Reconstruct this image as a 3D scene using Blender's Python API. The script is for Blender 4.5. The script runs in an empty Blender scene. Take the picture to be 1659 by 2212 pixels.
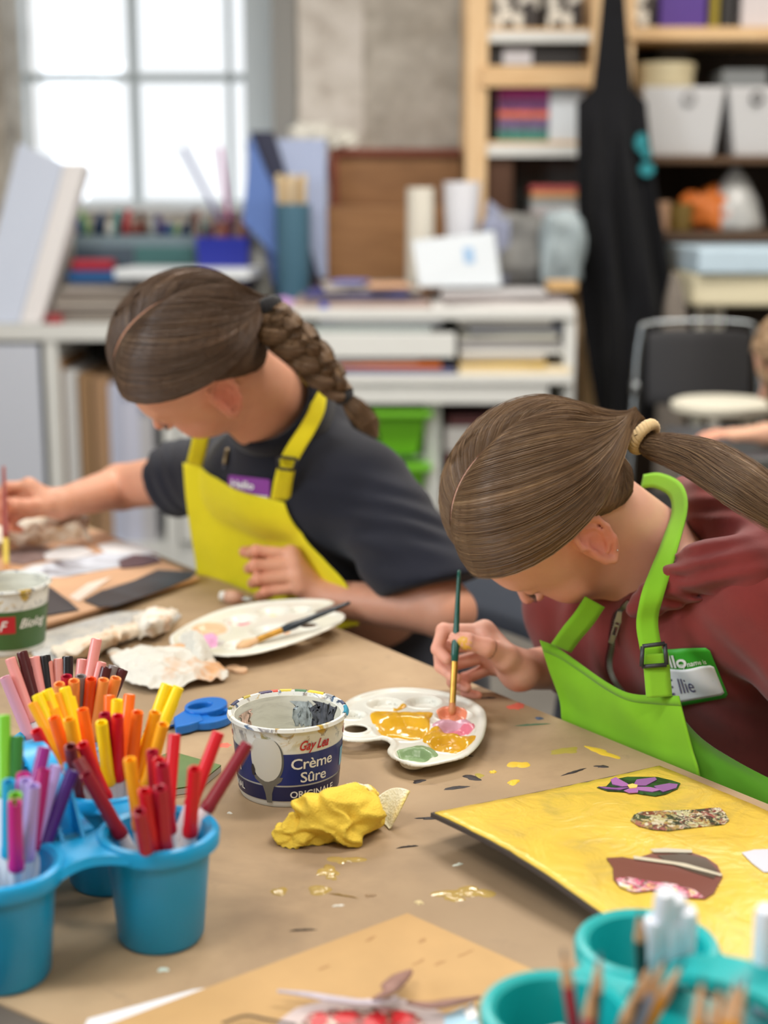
import bpy, bmesh, math, random
import numpy as np
from mathutils import Vector, Matrix
from mathutils.bvhtree import BVHTree
from mathutils import noise as mnoise

random.seed(7)
rng = np.random.default_rng(7)
SC = bpy.context.scene
COL = SC.collection
PI = math.pi

# ------------------------------------------------------------------ camera
F = 3195.0                      # focal length in pixels of the 1659 x 2212 frame
PITCH = math.radians(12.0)
CAM = np.array([0, 0, 1.30])
RT = np.array([1.0, 0, 0])
FW = np.array([0, math.cos(PITCH), -math.sin(PITCH)])
UP = np.array([0, math.sin(PITCH), math.cos(PITCH)])
cd = bpy.data.cameras.new('camera')
cam = bpy.data.objects.new('camera', cd); COL.objects.link(cam)
cam.location = CAM; cam.rotation_euler = (PI / 2 - PITCH, 0, 0)
cd.sensor_fit = 'VERTICAL'; cd.sensor_height = 36; cd.sensor_width = 27
cd.lens = F / 2212 * 36
cd.dof.use_dof = True; cd.dof.focus_distance = 1.40; cd.dof.aperture_fstop = 3.1
cd.clip_start = 0.05; cd.clip_end = 100
SC.camera = cam
SC.view_settings.view_transform = 'Standard'; SC.view_settings.look = 'None'
SC.view_settings.gamma = 1; SC.view_settings.exposure = 0.72
SC.view_settings.use_curve_mapping = False
SC.cycles.max_bounces = 6; SC.cycles.caustics_reflective = False; SC.cycles.caustics_refractive = False
SC.cycles.use_denoising = True
SC.cycles.sample_clamp_indirect = 6

# ------------------------------------------------------------------ world: bright overcast sky
w = bpy.data.worlds.new('sky'); SC.world = w; w.use_nodes = True
bg = w.node_tree.nodes['Background']; bg.inputs[0].default_value = (0.93, 0.97, 1.0, 1); bg.inputs[1].default_value = .80

# ------------------------------------------------------------------ lights of the room
def area(name, loc, size, power, col, aim):
    l = bpy.data.lights.new(name, 'AREA'); l.shape = 'RECTANGLE'; l.size = size[0]; l.size_y = size[1]
    l.energy = power; l.color = col
    o = bpy.data.objects.new(name, l); COL.objects.link(o); o.location = loc
    d = Vector(aim) - Vector(loc); o.rotation_euler = d.to_track_quat('-Z', 'Y').to_euler()
    return o
LAMPS = [((0.95, 1.75, 2.82), (1.25, .30), 24, (1.0, .93, .84)),
         ((-0.35, 3.45, 2.82), (1.25, .30), 28, (1.0, .94, .86)),
         ((1.55, 3.9, 2.82), (1.25, .30), 20, (1.0, .94, .86)),
         ((-0.9, 0.35, 2.82), (1.25, .30), 15, (1.0, .94, .86)),
         ((0.7, -0.5, 2.82), (1.25, .30), 12, (1.0, .94, .86))]
for i, (l, s, p_, c) in enumerate(LAMPS):
    area('ceiling_tube_light', l, s, p_, c, (l[0], l[1], 0))
area('added_side_daylight', (-2.40, 0.7, 1.75), (1.3, 1.2), 40, (.82, .91, 1.0), (-.1, 1.5, 0.9))  # added cool fill lamp at the left wall, out of view

# ------------------------------------------------------------------ placing helpers: a pixel of the photo to a point in the room
def P(x, y, d):
    return CAM + FW * d + RT * ((x - 829.5) / F * d) - UP * ((y - 1106) / F * d)
def T(x, y, z=0.75):
    v = FW + RT * ((x - 829.5) / F) - UP * ((y - 1106) / F)
    return CAM + v * ((z - 1.3) / v[2])
def PY(x, y, Y):
    v = FW + RT * ((x - 829.5) / F) - UP * ((y - 1106) / F)
    return CAM + v * (Y / v[1])
def proj(q):
    v = np.asarray(q) - CAM; d = v @ FW
    return 829.5 + F * (v @ RT) / d, 1106 - F * (v @ UP) / d, d

# ------------------------------------------------------------------ materials
def srgb(r, g, b):
    f = lambda c: (c / 255 / 12.92) if c <= 10.3 else ((c / 255 + .055) / 1.055) ** 2.4
    return (f(r), f(g), f(b), 1)
class NT:
    def __init__(s, name):
        s.m = bpy.data.materials.new(name); s.m.use_nodes = True
        s.n = s.m.node_tree.nodes; s.l = s.m.node_tree.links
        s.b = s.n['Principled BSDF']; s.out = s.n['Material Output']
    def new(s, t, **k):
        n = s.n.new(t)
        for a, v in k.items(): setattr(n, a, v)
        return n
    def link(s, a, b): s.l.new(a, b)
    def coord(s, kind='Object', scale=(1, 1, 1), rot=(0, 0, 0)):
        t = s.new('ShaderNodeTexCoord'); mp = s.new('ShaderNodeMapping')
        mp.inputs['Scale'].default_value = scale; mp.inputs['Rotation'].default_value = rot
        s.link(t.outputs[kind], mp.inputs[0]); return mp.outputs[0]
    def noise(s, co, scale, detail=4, rough=.55, dist=0):
        n = s.new('ShaderNodeTexNoise'); n.inputs['Scale'].default_value = scale
        n.inputs['Detail'].default_value = detail; n.inputs['Roughness'].default_value = rough
        n.inputs['Distortion'].default_value = dist
        s.link(co, n.inputs['Vector']); return n
    def ramp(s, fac, stops, interp='LINEAR'):
        r = s.new('ShaderNodeValToRGB'); r.color_ramp.interpolation = interp
        els = r.color_ramp.elements
        while len(els) < len(stops): els.new(.5)
        for e, (p_, c) in zip(els, stops): e.position = p_; e.color = c
        s.link(fac, r.inputs[0]); return r.outputs[0]
    def mix(s, fac, a, b):
        m = s.new('ShaderNodeMix', data_type='RGBA')
        for sock, v in ((m.inputs[0], fac), (m.inputs[6], a), (m.inputs[7], b)):
            if hasattr(v, 'is_linked') or hasattr(v, 'links'): s.link(v, sock)
            else: sock.default_value = v
        return m.outputs[2]
    def bump(s, h, strength=.3, dist=.002):
        b = s.new('ShaderNodeBump'); b.inputs['Strength'].default_value = strength
        b.inputs['Distance'].default_value = dist; s.link(h, b.inputs['Height'])
        s.link(b.outputs[0], s.b.inputs['Normal'])
    def set(s, **k):
        for a, v in k.items():
            i = s.b.inputs[a.replace('_', ' ')]
            if hasattr(v, 'links'): s.link(v, i)
            else: i.default_value = v
        return s
def pm(name, c, rough=.5, var=0, vscale=20, bump=0, bscale=200, metal=0, sheen=0, sss=0, trans=0, spec=.5, coat=0):
    """plain material: one colour, a little procedural variation"""
    t = NT(name); base = srgb(*c)
    if var:
        co = t.coord(); n = t.noise(co, vscale)
        lo = tuple(max(0, x * (1 - var)) for x in base[:3]) + (1,); hi = tuple(min(1, x * (1 + var)) for x in base[:3]) + (1,)
        t.set(Base_Color=t.ramp(n.outputs[0], [(.3, lo), (.7, hi)]))
    else: t.set(Base_Color=base)
    t.set(Roughness=rough, Metallic=metal)
    t.b.inputs['Specular IOR Level'].default_value = spec
    if sheen: t.b.inputs['Sheen Weight'].default_value = sheen
    if coat: t.b.inputs['Coat Weight'].default_value = coat
    if trans: t.b.inputs['Transmission Weight'].default_value = trans
    if sss:
        t.b.inputs['Subsurface Weight'].default_value = sss
        t.b.inputs['Subsurface Radius'].default_value = (1, .35, .18); t.b.inputs['Subsurface Scale'].default_value = .006
    if bump:
        co = t.coord(); n = t.noise(co, bscale, 3); t.bump(n.outputs[0], bump)
    return t.m
_mc = {}
def cm(c, rough=.5, **k):
    key = (c, rough, tuple(sorted(k.items())))
    if key not in _mc: _mc[key] = pm('paint_%d_%d_%d' % c, c, rough, **k)
    return _mc[key]

# ------------------------------------------------------------------ mesh helpers
class MB:
    def __init__(s): s.v = []; s.f = []; s.n = 0
    def add(s, v, f):
        v = np.asarray(v, float).reshape(-1, 3); o = s.n
        s.v.append(v); s.f.extend([tuple(i + o for i in q) for q in f]); s.n += len(v); return s
    def box(s, c, size, rz=0, M=None):
        hx, hy, hz = [a / 2 for a in size]
        v = np.array([[x, y, z] for x in (-hx, hx) for y in (-hy, hy) for z in (-hz, hz)])
        if M is not None: v = v @ np.asarray(M).T
        if rz: cz, sz = math.cos(rz), math.sin(rz); v = v @ np.array([[cz, sz, 0], [-sz, cz, 0], [0, 0, 1]])
        return s.add(v + np.asarray(c), [(0, 1, 3, 2), (4, 6, 7, 5), (0, 4, 5, 1), (2, 3, 7, 6), (0, 2, 6, 4), (1, 5, 7, 3)])
    def tube(s, pts, rad, n=12, cap=True, flat=None):
        pts = np.asarray(pts, float); m = len(pts)
        rad = np.full(m, rad, float) if np.isscalar(rad) else np.asarray(rad, float)
        t = np.gradient(pts, axis=0); t /= np.linalg.norm(t, axis=1)[:, None] + 1e-12
        a = np.array([0, 0, 1.0]) if abs(t[0][2]) < .9 else np.array([1.0, 0, 0])
        V = []
        u = np.cross(t[0], a); u /= np.linalg.norm(u)
        for i in range(m):
            u = u - t[i] * (u @ t[i]); u /= np.linalg.norm(u) + 1e-12
            w_ = np.cross(t[i], u)
            for k in range(n):
                an = 2 * PI * k / n
                V.append(pts[i] + rad[i] * (math.cos(an) * u + math.sin(an) * w_ * (flat or 1)))
        fs = [(i * n + k, i * n + (k + 1) % n, (i + 1) * n + (k + 1) % n, (i + 1) * n + k) for i in range(m - 1) for k in range(n)]
        if cap: fs += [tuple(range(n))[::-1], tuple((m - 1) * n + k for k in range(n))]
        return s.add(V, fs)
    def lathe(s, prof, c=(0, 0, 0), n=40, M=None, closed=False):
        V = []
        for r, z in prof:
            for k in range(n):
                a = 2 * PI * k / n; V.append((r * math.cos(a), r * math.sin(a), z))
        V = np.array(V)
        if M is not None: V = V @ np.asarray(M).T
        m = len(prof)
        fs = [(i * n + k, i * n + (k + 1) % n, (i + 1) * n + (k + 1) % n, (i + 1) * n + k) for i in range(m - 1) for k in range(n)]
        if closed: fs += [((m - 1) * n + k, (m - 1) * n + (k + 1) % n, (k + 1) % n, k) for k in range(n)]
        else: fs += [tuple(range(n))[::-1], tuple((m - 1) * n + k for k in range(n))]
        return s.add(V + np.asarray(c), fs)
    def prism(s, poly, z0, z1, zf=None):
        """flat slab from an outline [(x,y)], optional top height function"""
        n = len(poly); V = [(x, y, z0) for x, y in poly] + [(x, y, z1) for x, y in poly]
        fs = [tuple(range(n))[::-1], tuple(range(n, 2 * n))] + [(i, (i + 1) % n, n + (i + 1) % n, n + i) for i in range(n)]
        return s.add(V, fs)
    def grid(s, G, th=0, wrap=False):
        """surface through an array of points (m,n,3); th > 0 gives it thickness along its normals"""
        G = np.asarray(G, float); m, n = G.shape[:2]
        if not th:
            return s.add(G.reshape(-1, 3), [(i * n + j, i * n + j + 1, (i + 1) * n + j + 1, (i + 1) * n + j) for i in range(m - 1) for j in range(n - 1)])
        du = np.gradient(G, axis=0); dv = np.gradient(G, axis=1); N = np.cross(du, dv)
        N /= np.linalg.norm(N, axis=2)[..., None] + 1e-12
        A = (G + N * th / 2).reshape(-1, 3); B = (G - N * th / 2).reshape(-1, 3); k = m * n
        f = [(i * n + j, i * n + j + 1, (i + 1) * n + j + 1, (i + 1) * n + j) for i in range(m - 1) for j in range(n - 1)]
        f2 = [tuple(k + a for a in q[::-1]) for q in f]
        ring = [j for j in range(n)] + [i * n + n - 1 for i in range(1, m)] + [(m - 1) * n + j for j in range(n - 2, -1, -1)] + [i * n for i in range(m - 2, 0, -1)]
        side = [(ring[(i + 1) % len(ring)], ring[i], k + ring[i], k + ring[(i + 1) % len(ring)]) for i in range(len(ring))]
        return s.add(np.vstack([A, B]), f + f2 + side)
    def verts(s): return np.vstack(s.v)
def wloc(o):
    l = np.zeros(3)
    while o is not None: l = l + np.array(o.location); o = o.parent
    return l
def obj(name, mb, mat, parent=None, smooth=False, bevel=0, local=False, sub=0, auto=None, kind=None, label=None):
    me = bpy.data.meshes.new(name); V = mb.verts()
    if parent is not None and not local: V = V - wloc(parent)
    me.from_pydata(V.tolist(), [], mb.f); me.validate(); me.update()
    o = bpy.data.objects.new(name, me); COL.objects.link(o)
    if mat is not None:
        for m_ in (mat if isinstance(mat, (list, tuple)) else [mat]): me.materials.append(m_)
    if parent is not None: o.parent = parent
    if smooth or auto is not None:
        me.polygons.foreach_set('use_smooth', [True] * len(me.polygons))
        if auto is not None:
            me.set_sharp_from_angle(angle=math.radians(auto))
    if bevel:
        b = o.modifiers.new('bevel', 'BEVEL'); b.width = bevel; b.segments = 2; b.limit_method = 'ANGLE'
    if sub:
        b = o.modifiers.new('sub', 'SUBSURF'); b.levels = sub; b.render_levels = sub
    if kind: o['kind'] = kind
    if label: o['label'] = label
    return o
def recenter(o, loc=None):
    """move a single-mesh thing's origin to its base"""
    me = o.data; n = len(me.vertices); a = np.empty(n * 3); me.vertices.foreach_get('co', a); a = a.reshape(-1, 3)
    if loc is None: loc = np.array([(a[:, 0].min() + a[:, 0].max()) / 2, (a[:, 1].min() + a[:, 1].max()) / 2, a[:, 2].min()])
    a -= loc; me.vertices.foreach_set('co', a.ravel()); o.location = loc; return o
def tag(o, label, cat, group=None):
    o['label'] = label; o['category'] = cat
    if group: o['group'] = group
    if o.type == 'MESH' and tuple(o.location) == (0, 0, 0): recenter(o)
    return o
def thing(name, label, cat, loc=(0, 0, 0), group=None):
    o = bpy.data.objects.new(name, None); COL.objects.link(o); o.location = [float(a) for a in loc]
    o['label'] = label; o['category'] = cat
    if group: o['group'] = group
    o.empty_display_size = .05
    return o
def struct(name, mb, mat, **k):
    o = obj(name, mb, mat, **k); o['kind'] = 'structure'; return o
def vcol(o, cols, name='Col'):
    at = o.data.color_attributes.new(name, 'FLOAT_COLOR', 'POINT')
    c = np.ones((len(cols), 4), np.float32); c[:, :3] = cols; at.data.foreach_set('color', c.ravel())
def smoothstep(a, b, x):
    t = np.clip((x - a) / (b - a), 0, 1); return t * t * (3 - 2 * t)
def spline(pts, n):
    """Catmull-Rom through pts"""
    p = np.asarray(pts, float); p = np.vstack([2 * p[0] - p[1], p, 2 * p[-1] - p[-2]]); out = []
    m = len(p) - 3
    for t in np.linspace(0, m - 1e-9, n):
        i = int(t); u = t - i; a, b, c, d = p[i:i + 4]
        out.append(.5 * ((2 * b) + (-a + c) * u + (2 * a - 5 * b + 4 * c - d) * u * u + (-a + 3 * b - 3 * c + d) * u ** 3))
    return np.array(out)
def blob(cx, cy, rx, ry, rz=0, n=28, rough=.25, seed=0):
    r = random.Random(seed); ph = [r.random() * 6.28 for _ in range(6)]; am = [r.random() * rough / (k + 1) for k in range(6)]
    out = []
    for i in range(n):
        a = 2 * PI * i / n; q = 1 + sum(am[k] * math.sin((k + 2) * a + ph[k]) for k in range(6))
        x, y = rx * q * math.cos(a), ry * q * math.sin(a)
        out.append((cx + x * math.cos(rz) - y * math.sin(rz), cy + x * math.sin(rz) + y * math.cos(rz)))
    return out
def text_mesh(s, size, shear=0, offset=0, extrude=0, space=1.0):
    """lettering as mesh data in the xy plane, starting at x=0"""
    cu = bpy.data.curves.new('t', 'FONT'); cu.body = s; cu.size = size; cu.shear = shear; cu.offset = offset; cu.extrude = extrude
    cu.space_character = space; cu.resolution_u = 3
    o = bpy.data.objects.new('t', cu); COL.objects.link(o); dg = bpy.context.evaluated_depsgraph_get(); dg.update()
    me = bpy.data.meshes.new_from_object(o.evaluated_get(dg)); V = np.array([v.co[:] for v in me.vertices]); Fc = [tuple(p_.vertices) for p_ in me.polygons]
    bpy.data.objects.remove(o); bpy.data.curves.remove(cu); bpy.data.meshes.remove(me)
    return V, Fc

# ------------------------------------------------------------------ signed distance modelling (for bodies and clothes): one continuous surface
def sd_cone(P_, a, b, ra, rb):
    a = np.asarray(a, np.float32); b = np.asarray(b, np.float32); ba = b - a; L = float(np.linalg.norm(ba))
    pa = P_ - a; t = np.clip(pa @ ba / (L * L), 0, 1); q = pa - t[:, None] * ba
    return np.sqrt((q * q).sum(1)) - (ra + (rb - ra) * t)
def sd_ell(P_, c, r, M=None):
    q = P_ - np.asarray(c, np.float32)
    if M is not None: q = q @ np.asarray(M, np.float32)
    r = np.asarray(r, np.float32); k0 = np.sqrt(((q / r) ** 2).sum(1)); k1 = np.sqrt(((q / (r * r)) ** 2).sum(1)) + 1e-9
    return k0 * (k0 - 1) / k1
def smin(a, b, k):
    h = np.clip(.5 + .5 * (b - a) / k, 0, 1); return b + (a - b) * h - k * h * (1 - h)
def smax(a, b, k): return -smin(-a, -b, k)
def surfnet(f, lo, hi, h):
    lo = np.asarray(lo, float); hi = np.asarray(hi, float); B = 8
    nb = np.ceil((hi - lo) / (h * B)).astype(int); n = nb * B
    gx = [lo[i] + (np.arange(nb[i]) + .5) * B * h for i in range(3)]
    C = np.stack(np.meshgrid(*gx, indexing='ij'), -1).reshape(-1, 3).astype(np.float32)
    d = f(C); keep = np.abs(d) < B * h * .87 * 1.5 + .004
    V = np.where(d < 0, -1., 1.).astype(np.float32).reshape(nb)
    V = V.repeat(B, 0).repeat(B, 1).repeat(B, 2)
    ids = np.argwhere(keep.reshape(nb))
    loc = np.stack(np.meshgrid(*[np.arange(B)] * 3, indexing='ij'), -1).reshape(-1, 3)
    for s in range(0, len(ids), 400):
        blk = ids[s:s + 400]; idx = (blk[:, None, :] * B + loc[None]).reshape(-1, 3)
        pts = (lo + idx * h).astype(np.float32)
        V[idx[:, 0], idx[:, 1], idx[:, 2]] = f(pts)
    I = V < 0
    c0 = I[:-1, :-1, :-1].astype(np.int8); cnt = c0.copy()
    for dx in (0, 1):
        for dy in (0, 1):
            for dz in (0, 1):
                if dx + dy + dz: cnt += I[dx:n[0] - 1 + dx, dy:n[1] - 1 + dy, dz:n[2] - 1 + dz]
    act = np.argwhere((cnt > 0) & (cnt < 8)); vid = np.full(cnt.shape, -1, np.int32); vid[tuple(act.T)] = np.arange(len(act))
    acc = np.zeros((len(act), 3)); w_ = np.zeros(len(act))
    cor = [(a, b, c) for a in (0, 1) for b in (0, 1) for c in (0, 1)]
    val = {c: V[act[:, 0] + c[0], act[:, 1] + c[1], act[:, 2] + c[2]] for c in cor}
    for c in cor:
        for ax in range(3):
            if c[ax] == 0:
                e = list(c); e[ax] = 1; e = tuple(e); a, b = val[c], val[e]; m = (a < 0) != (b < 0)
                t = np.where(m, a / np.where(m, a - b, 1), 0); q = np.array(c, float)[None].repeat(len(act), 0); q[:, ax] = t
                acc[m] += q[m]; w_[m] += 1
    X = lo + (act + acc / w_[:, None]) * h
    faces = []
    for ax in range(3):
        o1, o2 = [(1, 2), (2, 0), (0, 1)][ax]
        sl0 = [slice(1, -1)] * 3; sl1 = [slice(1, -1)] * 3; sl0[ax] = slice(0, n[ax] - 1); sl1[ax] = slice(1, n[ax])
        a = I[tuple(sl0)]; b = I[tuple(sl1)]; m = np.argwhere(a != b)
        off = np.array([1, 1, 1]); off[ax] = 0; g = m + off
        sg = a[tuple(m.T)]
        def vi(d1, d2):
            q = g.copy(); q[:, o1] -= d1; q[:, o2] -= d2; return vid[tuple(q.T)]
        Q = np.stack([vi(0, 0), vi(1, 0), vi(1, 1), vi(0, 1)], 1)
        Q[~sg] = Q[~sg][:, ::-1]
        faces.append(Q)
    Fq = np.vstack(faces); Fq = Fq[(Fq >= 0).all(1)]
    return X, Fq
def relax(X, Fq, it=2, lam=.5):
    E = np.vstack([Fq[:, [0, 1]], Fq[:, [1, 2]], Fq[:, [2, 3]], Fq[:, [3, 0]]])
    for _ in range(it):
        S = np.zeros_like(X); c = np.zeros(len(X))
        for a, b in ((0, 1), (1, 0)):
            for k in range(3): S[:, k] += np.bincount(E[:, a], X[E[:, b], k], len(X))
            c += np.bincount(E[:, a], minlength=len(X))
        X = X + lam * (S / np.maximum(c, 1)[:, None] - X)
    return X
def sdf_obj(name, f, lo, hi, h, mat, parent=None, it=2, cols=None, post=None):
    X, Fq = surfnet(f, lo, hi, h); X = relax(X, Fq, it)
    if post is not None: X = post(X)
    me = bpy.data.meshes.new(name); Y = X - (wloc(parent) if parent is not None else 0)
    me.vertices.add(len(Y)); me.vertices.foreach_set('co', Y.astype(np.float32).ravel())
    me.loops.add(len(Fq) * 4); me.loops.foreach_set('vertex_index', Fq.astype(np.int32).ravel())
    me.polygons.add(len(Fq)); me.polygons.foreach_set('loop_start', np.arange(0, len(Fq) * 4, 4, dtype=np.int32))
    me.update(calc_edges=True); me.polygons.foreach_set('use_smooth', [True] * len(Fq))
    o = bpy.data.objects.new(name, me); COL.objects.link(o); me.materials.append(mat)
    if parent is not None: o.parent = parent
    if cols is not None: vcol(o, cols(X))
    return o, X, Fq

# ------------------------------------------------------------------ the room
def m_stone():
    t = NT('stone_wall'); co = t.coord('Object', (1, 1, 1.3)); a = t.noise(co, 1.9, 8, .62, .6); b = t.noise(co, 9, 6, .7)
    c1 = t.ramp(a.outputs[0], [(.25, srgb(120, 110, 98)), (.40, srgb(186, 178, 166)), (.6, srgb(214, 208, 198)), (.8, srgb(170, 162, 150))])
    c2 = t.ramp(b.outputs[0], [(.35, (.45, .43, .4, 1)), (.62, (1, 1, 1, 1))])
    m = t.new('ShaderNodeMix', data_type='RGBA', blend_type='MULTIPLY'); m.inputs[0].default_value = .55
    t.link(c1, m.inputs[6]); t.link(c2, m.inputs[7]); t.set(Base_Color=m.outputs[2], Roughness=.95); t.bump(b.outputs[0], .7, .03); return t.m
M_STONE = m_stone(); M_WHITEP = pm('white_paint', (226, 228, 230), .5); M_CEIL = pm('ceiling_paint', (222, 220, 214), .9)
M_WALL = pm('wall_paint', (196, 190, 178), .9, var=.05, vscale=3); M_FLOOR = pm('concrete_floor', (120, 116, 110), .6, var=.2, vscale=4)
M_PINE = None
def m_wood(name, a, b, sc=(1.5, 1.5, 14), rough=.55, ang=(0, 0, 0)):
    t = NT(name); co = t.coord('Object', sc, ang); n = t.noise(co, 6, 5, .6, .4)
    t.set(Base_Color=t.ramp(n.outputs[0], [(.3, srgb(*a)), (.7, srgb(*b))]), Roughness=rough); return t.m
M_PINE = m_wood('pine_wood', (214, 176, 128), (236, 204, 160), (14, 14, 1.2)); M_PINEH = m_wood('pine_wood_across', (206, 166, 118), (230, 196, 150), (1.2, 14, 14))
M_BROWN = m_wood('brown_board', (118, 84, 52), (146, 106, 68), (1, 3, 8), .7); M_DARK = pm('dark_back', (52, 42, 34), .9, var=.2, vscale=3)
WY = 5.6; GY = 5.95
def a_(x, y, Y): q = PY(x, y, Y); return q[0], q[2]
wx0 = PY(4, 200, WY)[0]; wx1 = PY(592, 200, WY)[0]; wz0 = 1.245; wz1 = 2.45
X0, X1, Y0, Y1, ZC = -2.45, 2.9, -1.6, 6.1, 2.9
b = MB()
b.box(((X0 + wx0) / 2, (WY + Y1) / 2, ZC / 2), (wx0 - X0, Y1 - WY, ZC)); b.box(((X1 + wx1) / 2, (WY + Y1) / 2, ZC / 2), (X1 - wx1, Y1 - WY, ZC))
b.box(((wx0 + wx1) / 2, (WY + Y1) / 2, wz0 / 2), (wx1 - wx0, Y1 - WY, wz0)); b.box(((wx0 + wx1) / 2, (WY + Y1) / 2, (wz1 + ZC) / 2), (wx1 - wx0, Y1 - WY, ZC - wz1))
struct('wall_back', b, M_STONE)
struct('floor', MB().box(((X0 + X1) / 2, (Y0 + Y1) / 2, -.05), (X1 - X0, Y1 - Y0, .1)), M_FLOOR)
struct('ceiling', MB().box(((X0 + X1) / 2, (Y0 + Y1) / 2, ZC + .05), (X1 - X0, Y1 - Y0, .1)), M_CEIL)
struct('wall_left', MB().box((X0 - .05, (Y0 + Y1) / 2, ZC / 2), (.1, Y1 - Y0, ZC)), M_WALL)
struct('wall_right', MB().box((X1 + .05, (Y0 + Y1) / 2, ZC / 2), (.1, Y1 - Y0, ZC)), M_WALL)
struct('wall_front', MB().box(((X0 + X1) / 2, Y0 - .05, ZC / 2), (X1 - X0, .1, ZC)), M_WALL)
# window: frame, cross bars, glass; grey reveal at the right, pale lime-washed strip of wall beside it
M_FRAME = pm('window_frame_paint', (214, 226, 234), .5)
wr = bpy.data.objects.new('window_1', None); COL.objects.link(wr); wr['kind'] = 'structure'; wr.location = ((wx0 + wx1) / 2, GY, wz0)
fx0 = PY(52, 200, GY)[0]; fx1 = PY(592, 200, GY)[0]; px1 = PY(530, 200, GY)[0]
fr = MB(); zc = (wz0 + wz1) / 2
fr.box((fx0 - .015, GY, zc), (.04, .07, wz1 - wz0)); fr.box(((px1 + fx1) / 2 + .03, GY, zc), (fx1 - px1 + .06, .07, wz1 - wz0))
fr.box(((fx0 + fx1) / 2, GY, wz0 + .02), (fx1 - fx0, .069, .05)); fr.box(((fx0 + fx1) / 2, GY, wz1 - .03), (fx1 - fx0, .069, .06))
obj('window_frame', fr, M_FRAME, wr, kind='structure')
mu = MB(); mxc = PY(291, 200, GY)[0]; mz = PY(291, 168, GY)[2]
mu.box((mxc, GY, zc), (.034, .04, wz1 - wz0 - .08)); mu.box(((fx0 + px1) / 2, GY, mz), (px1 - fx0, .042, .03)); mu.box(((fx0 + px1) / 2, GY, mz + .5), (px1 - fx0, .042, .03))
mu.box((px1 - .06, GY, zc), (.02, .03, wz1 - wz0 - .08))
obj('window_bars', mu, pm('window_bar_paint', (178, 190, 196), .5), wr, kind='structure')
t = NT('window_glass'); tr = t.new('ShaderNodeBsdfTransparent'); gl = t.new('ShaderNodeBsdfGlossy'); gl.inputs['Roughness'].default_value = .02
mx = t.new('ShaderNodeMixShader'); mx.inputs[0].default_value = .07; t.link(tr.outputs[0], mx.inputs[1]); t.link(gl.outputs[0], mx.inputs[2]); t.link(mx.outputs[0], t.out.inputs[0])
obj('window_pane', MB().box(((fx0 + px1) / 2, GY + .005, zc), (px1 - fx0, .006, wz1 - wz0 - .06)), t.m, wr, kind='structure')
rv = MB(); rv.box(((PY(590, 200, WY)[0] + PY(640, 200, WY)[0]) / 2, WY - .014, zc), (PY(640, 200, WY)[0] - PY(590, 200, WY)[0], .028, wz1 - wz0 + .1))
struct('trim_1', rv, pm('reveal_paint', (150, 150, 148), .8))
struct('trim_2', MB().box(((wx0 + wx1) / 2, (WY + GY) / 2 - .04, wz0 + .012), (wx1 - wx0 - .004, GY - WY - .05, .022)), M_WHITEP)

# unseen window frame on the left wall, added around the cool side lamp
w2 = MB(); 
for yy, zz, sy, sz in ((.7, 1.12, 1.5, .07), (.7, 2.38, 1.5, .07), (.0, 1.75, .07, 1.3), (1.40, 1.75, .07, 1.3), (.7, 1.75, .03, 1.2)): w2.box((X0 + .012, yy, zz), (.022, sy, sz))
struct('added_window_2', w2, M_FRAME)

lw = [(PY(646, 200, WY)[0], .2), (PY(785, 200, WY)[0], .2)]; stripm = NT('limewashed_plaster'); co = stripm.coord(); nn = stripm.noise(co, 7, 6, .65)
stripm.set(Base_Color=stripm.ramp(nn.outputs[0], [(.3, srgb(176, 166, 156)), (.5, srgb(220, 214, 206)), (.7, srgb(232, 226, 220))]), Roughness=.95); stripm.bump(nn.outputs[0], .6, .02)
struct('trim_3', MB().box(((lw[0][0] + lw[1][0]) / 2, WY - .006, 1.65), (lw[1][0] - lw[0][0], .012, 1.5)), stripm.m)
# ------------------------------------------------------------------ the table under brown craft paper
TZ = 0.75
E0 = np.array([-.048, 1.841]); ED = np.array([.588, -.809]); EN = np.array([.809, .588])   # far edge: a point, its direction, outwards
def te(s, n): q = E0 + ED * s + EN * n; return (q[0], q[1])
M_TABLE = pm('dark_table_top', (92, 84, 76), .6, var=.25, vscale=12); M_STEEL = pm('grey_steel', (120, 120, 122), .35, metal=.8)
tb = thing('table', 'long work table covered with brown craft paper, both girls sitting at its far side', 'table', (*te(.4, -.55), 0))
obj('table_top', MB().prism([te(-1.3, -.012), te(1.45, -.012), te(1.45, -1.25), te(-1.3, -1.25)], TZ - .032, TZ - .0025), M_TABLE, tb, bevel=.003)
for s, n in ((-1.15, -.15), (1.3, -.15), (-1.15, -1.1), (1.3, -1.1)):
    obj('leg', MB().tube([(*te(s, n), 0), (*te(s, n), TZ - .032)], .02), M_STEEL, tb, smooth=True)
def m_craft():
    t = NT('craft_paper'); co = t.coord('Object'); a = t.noise(co, 5.5, 6, .6, .3); b = t.noise(co, 26, 5, .65, .5); c = t.noise(co, 900, 2)
    base = t.ramp(a.outputs[0], [(.30, srgb(142, 119, 93)), (.5, srgb(172, 146, 114)), (.72, srgb(185, 159, 125))])
    st = t.ramp(b.outputs[0], [(.60, (0, 0, 0, 1)), (.72, (.55, .55, .55, 1))])
    m1 = t.mix(st, base, srgb(146, 126, 102))
    d = t.noise(co, 1.7, 3, .5, .4); wet = t.ramp(d.outputs[0], [(.50, (0, 0, 0, 1)), (.60, (.5, .5, .5, 1))])
    m2 = t.mix(wet, m1, srgb(140, 120, 97))
    t.set(Base_Color=m2, Roughness=.72); t.bump(c.outputs[0], .12, .001); return t.m
M_CRAFT = m_craft()
la, lb = T(-60, 2138)[:2], T(118, 2216)[:2]
dv = (lb - la) / np.linalg.norm(lb - la)
pap = MB(); q0 = la - dv * .5; q1 = lb + dv * .35
nx = 60; top = []
poly = [te(-1.3, .0), te(1.45, .0), te(1.45, -1.2), tuple(q1), tuple(q0)]
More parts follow.
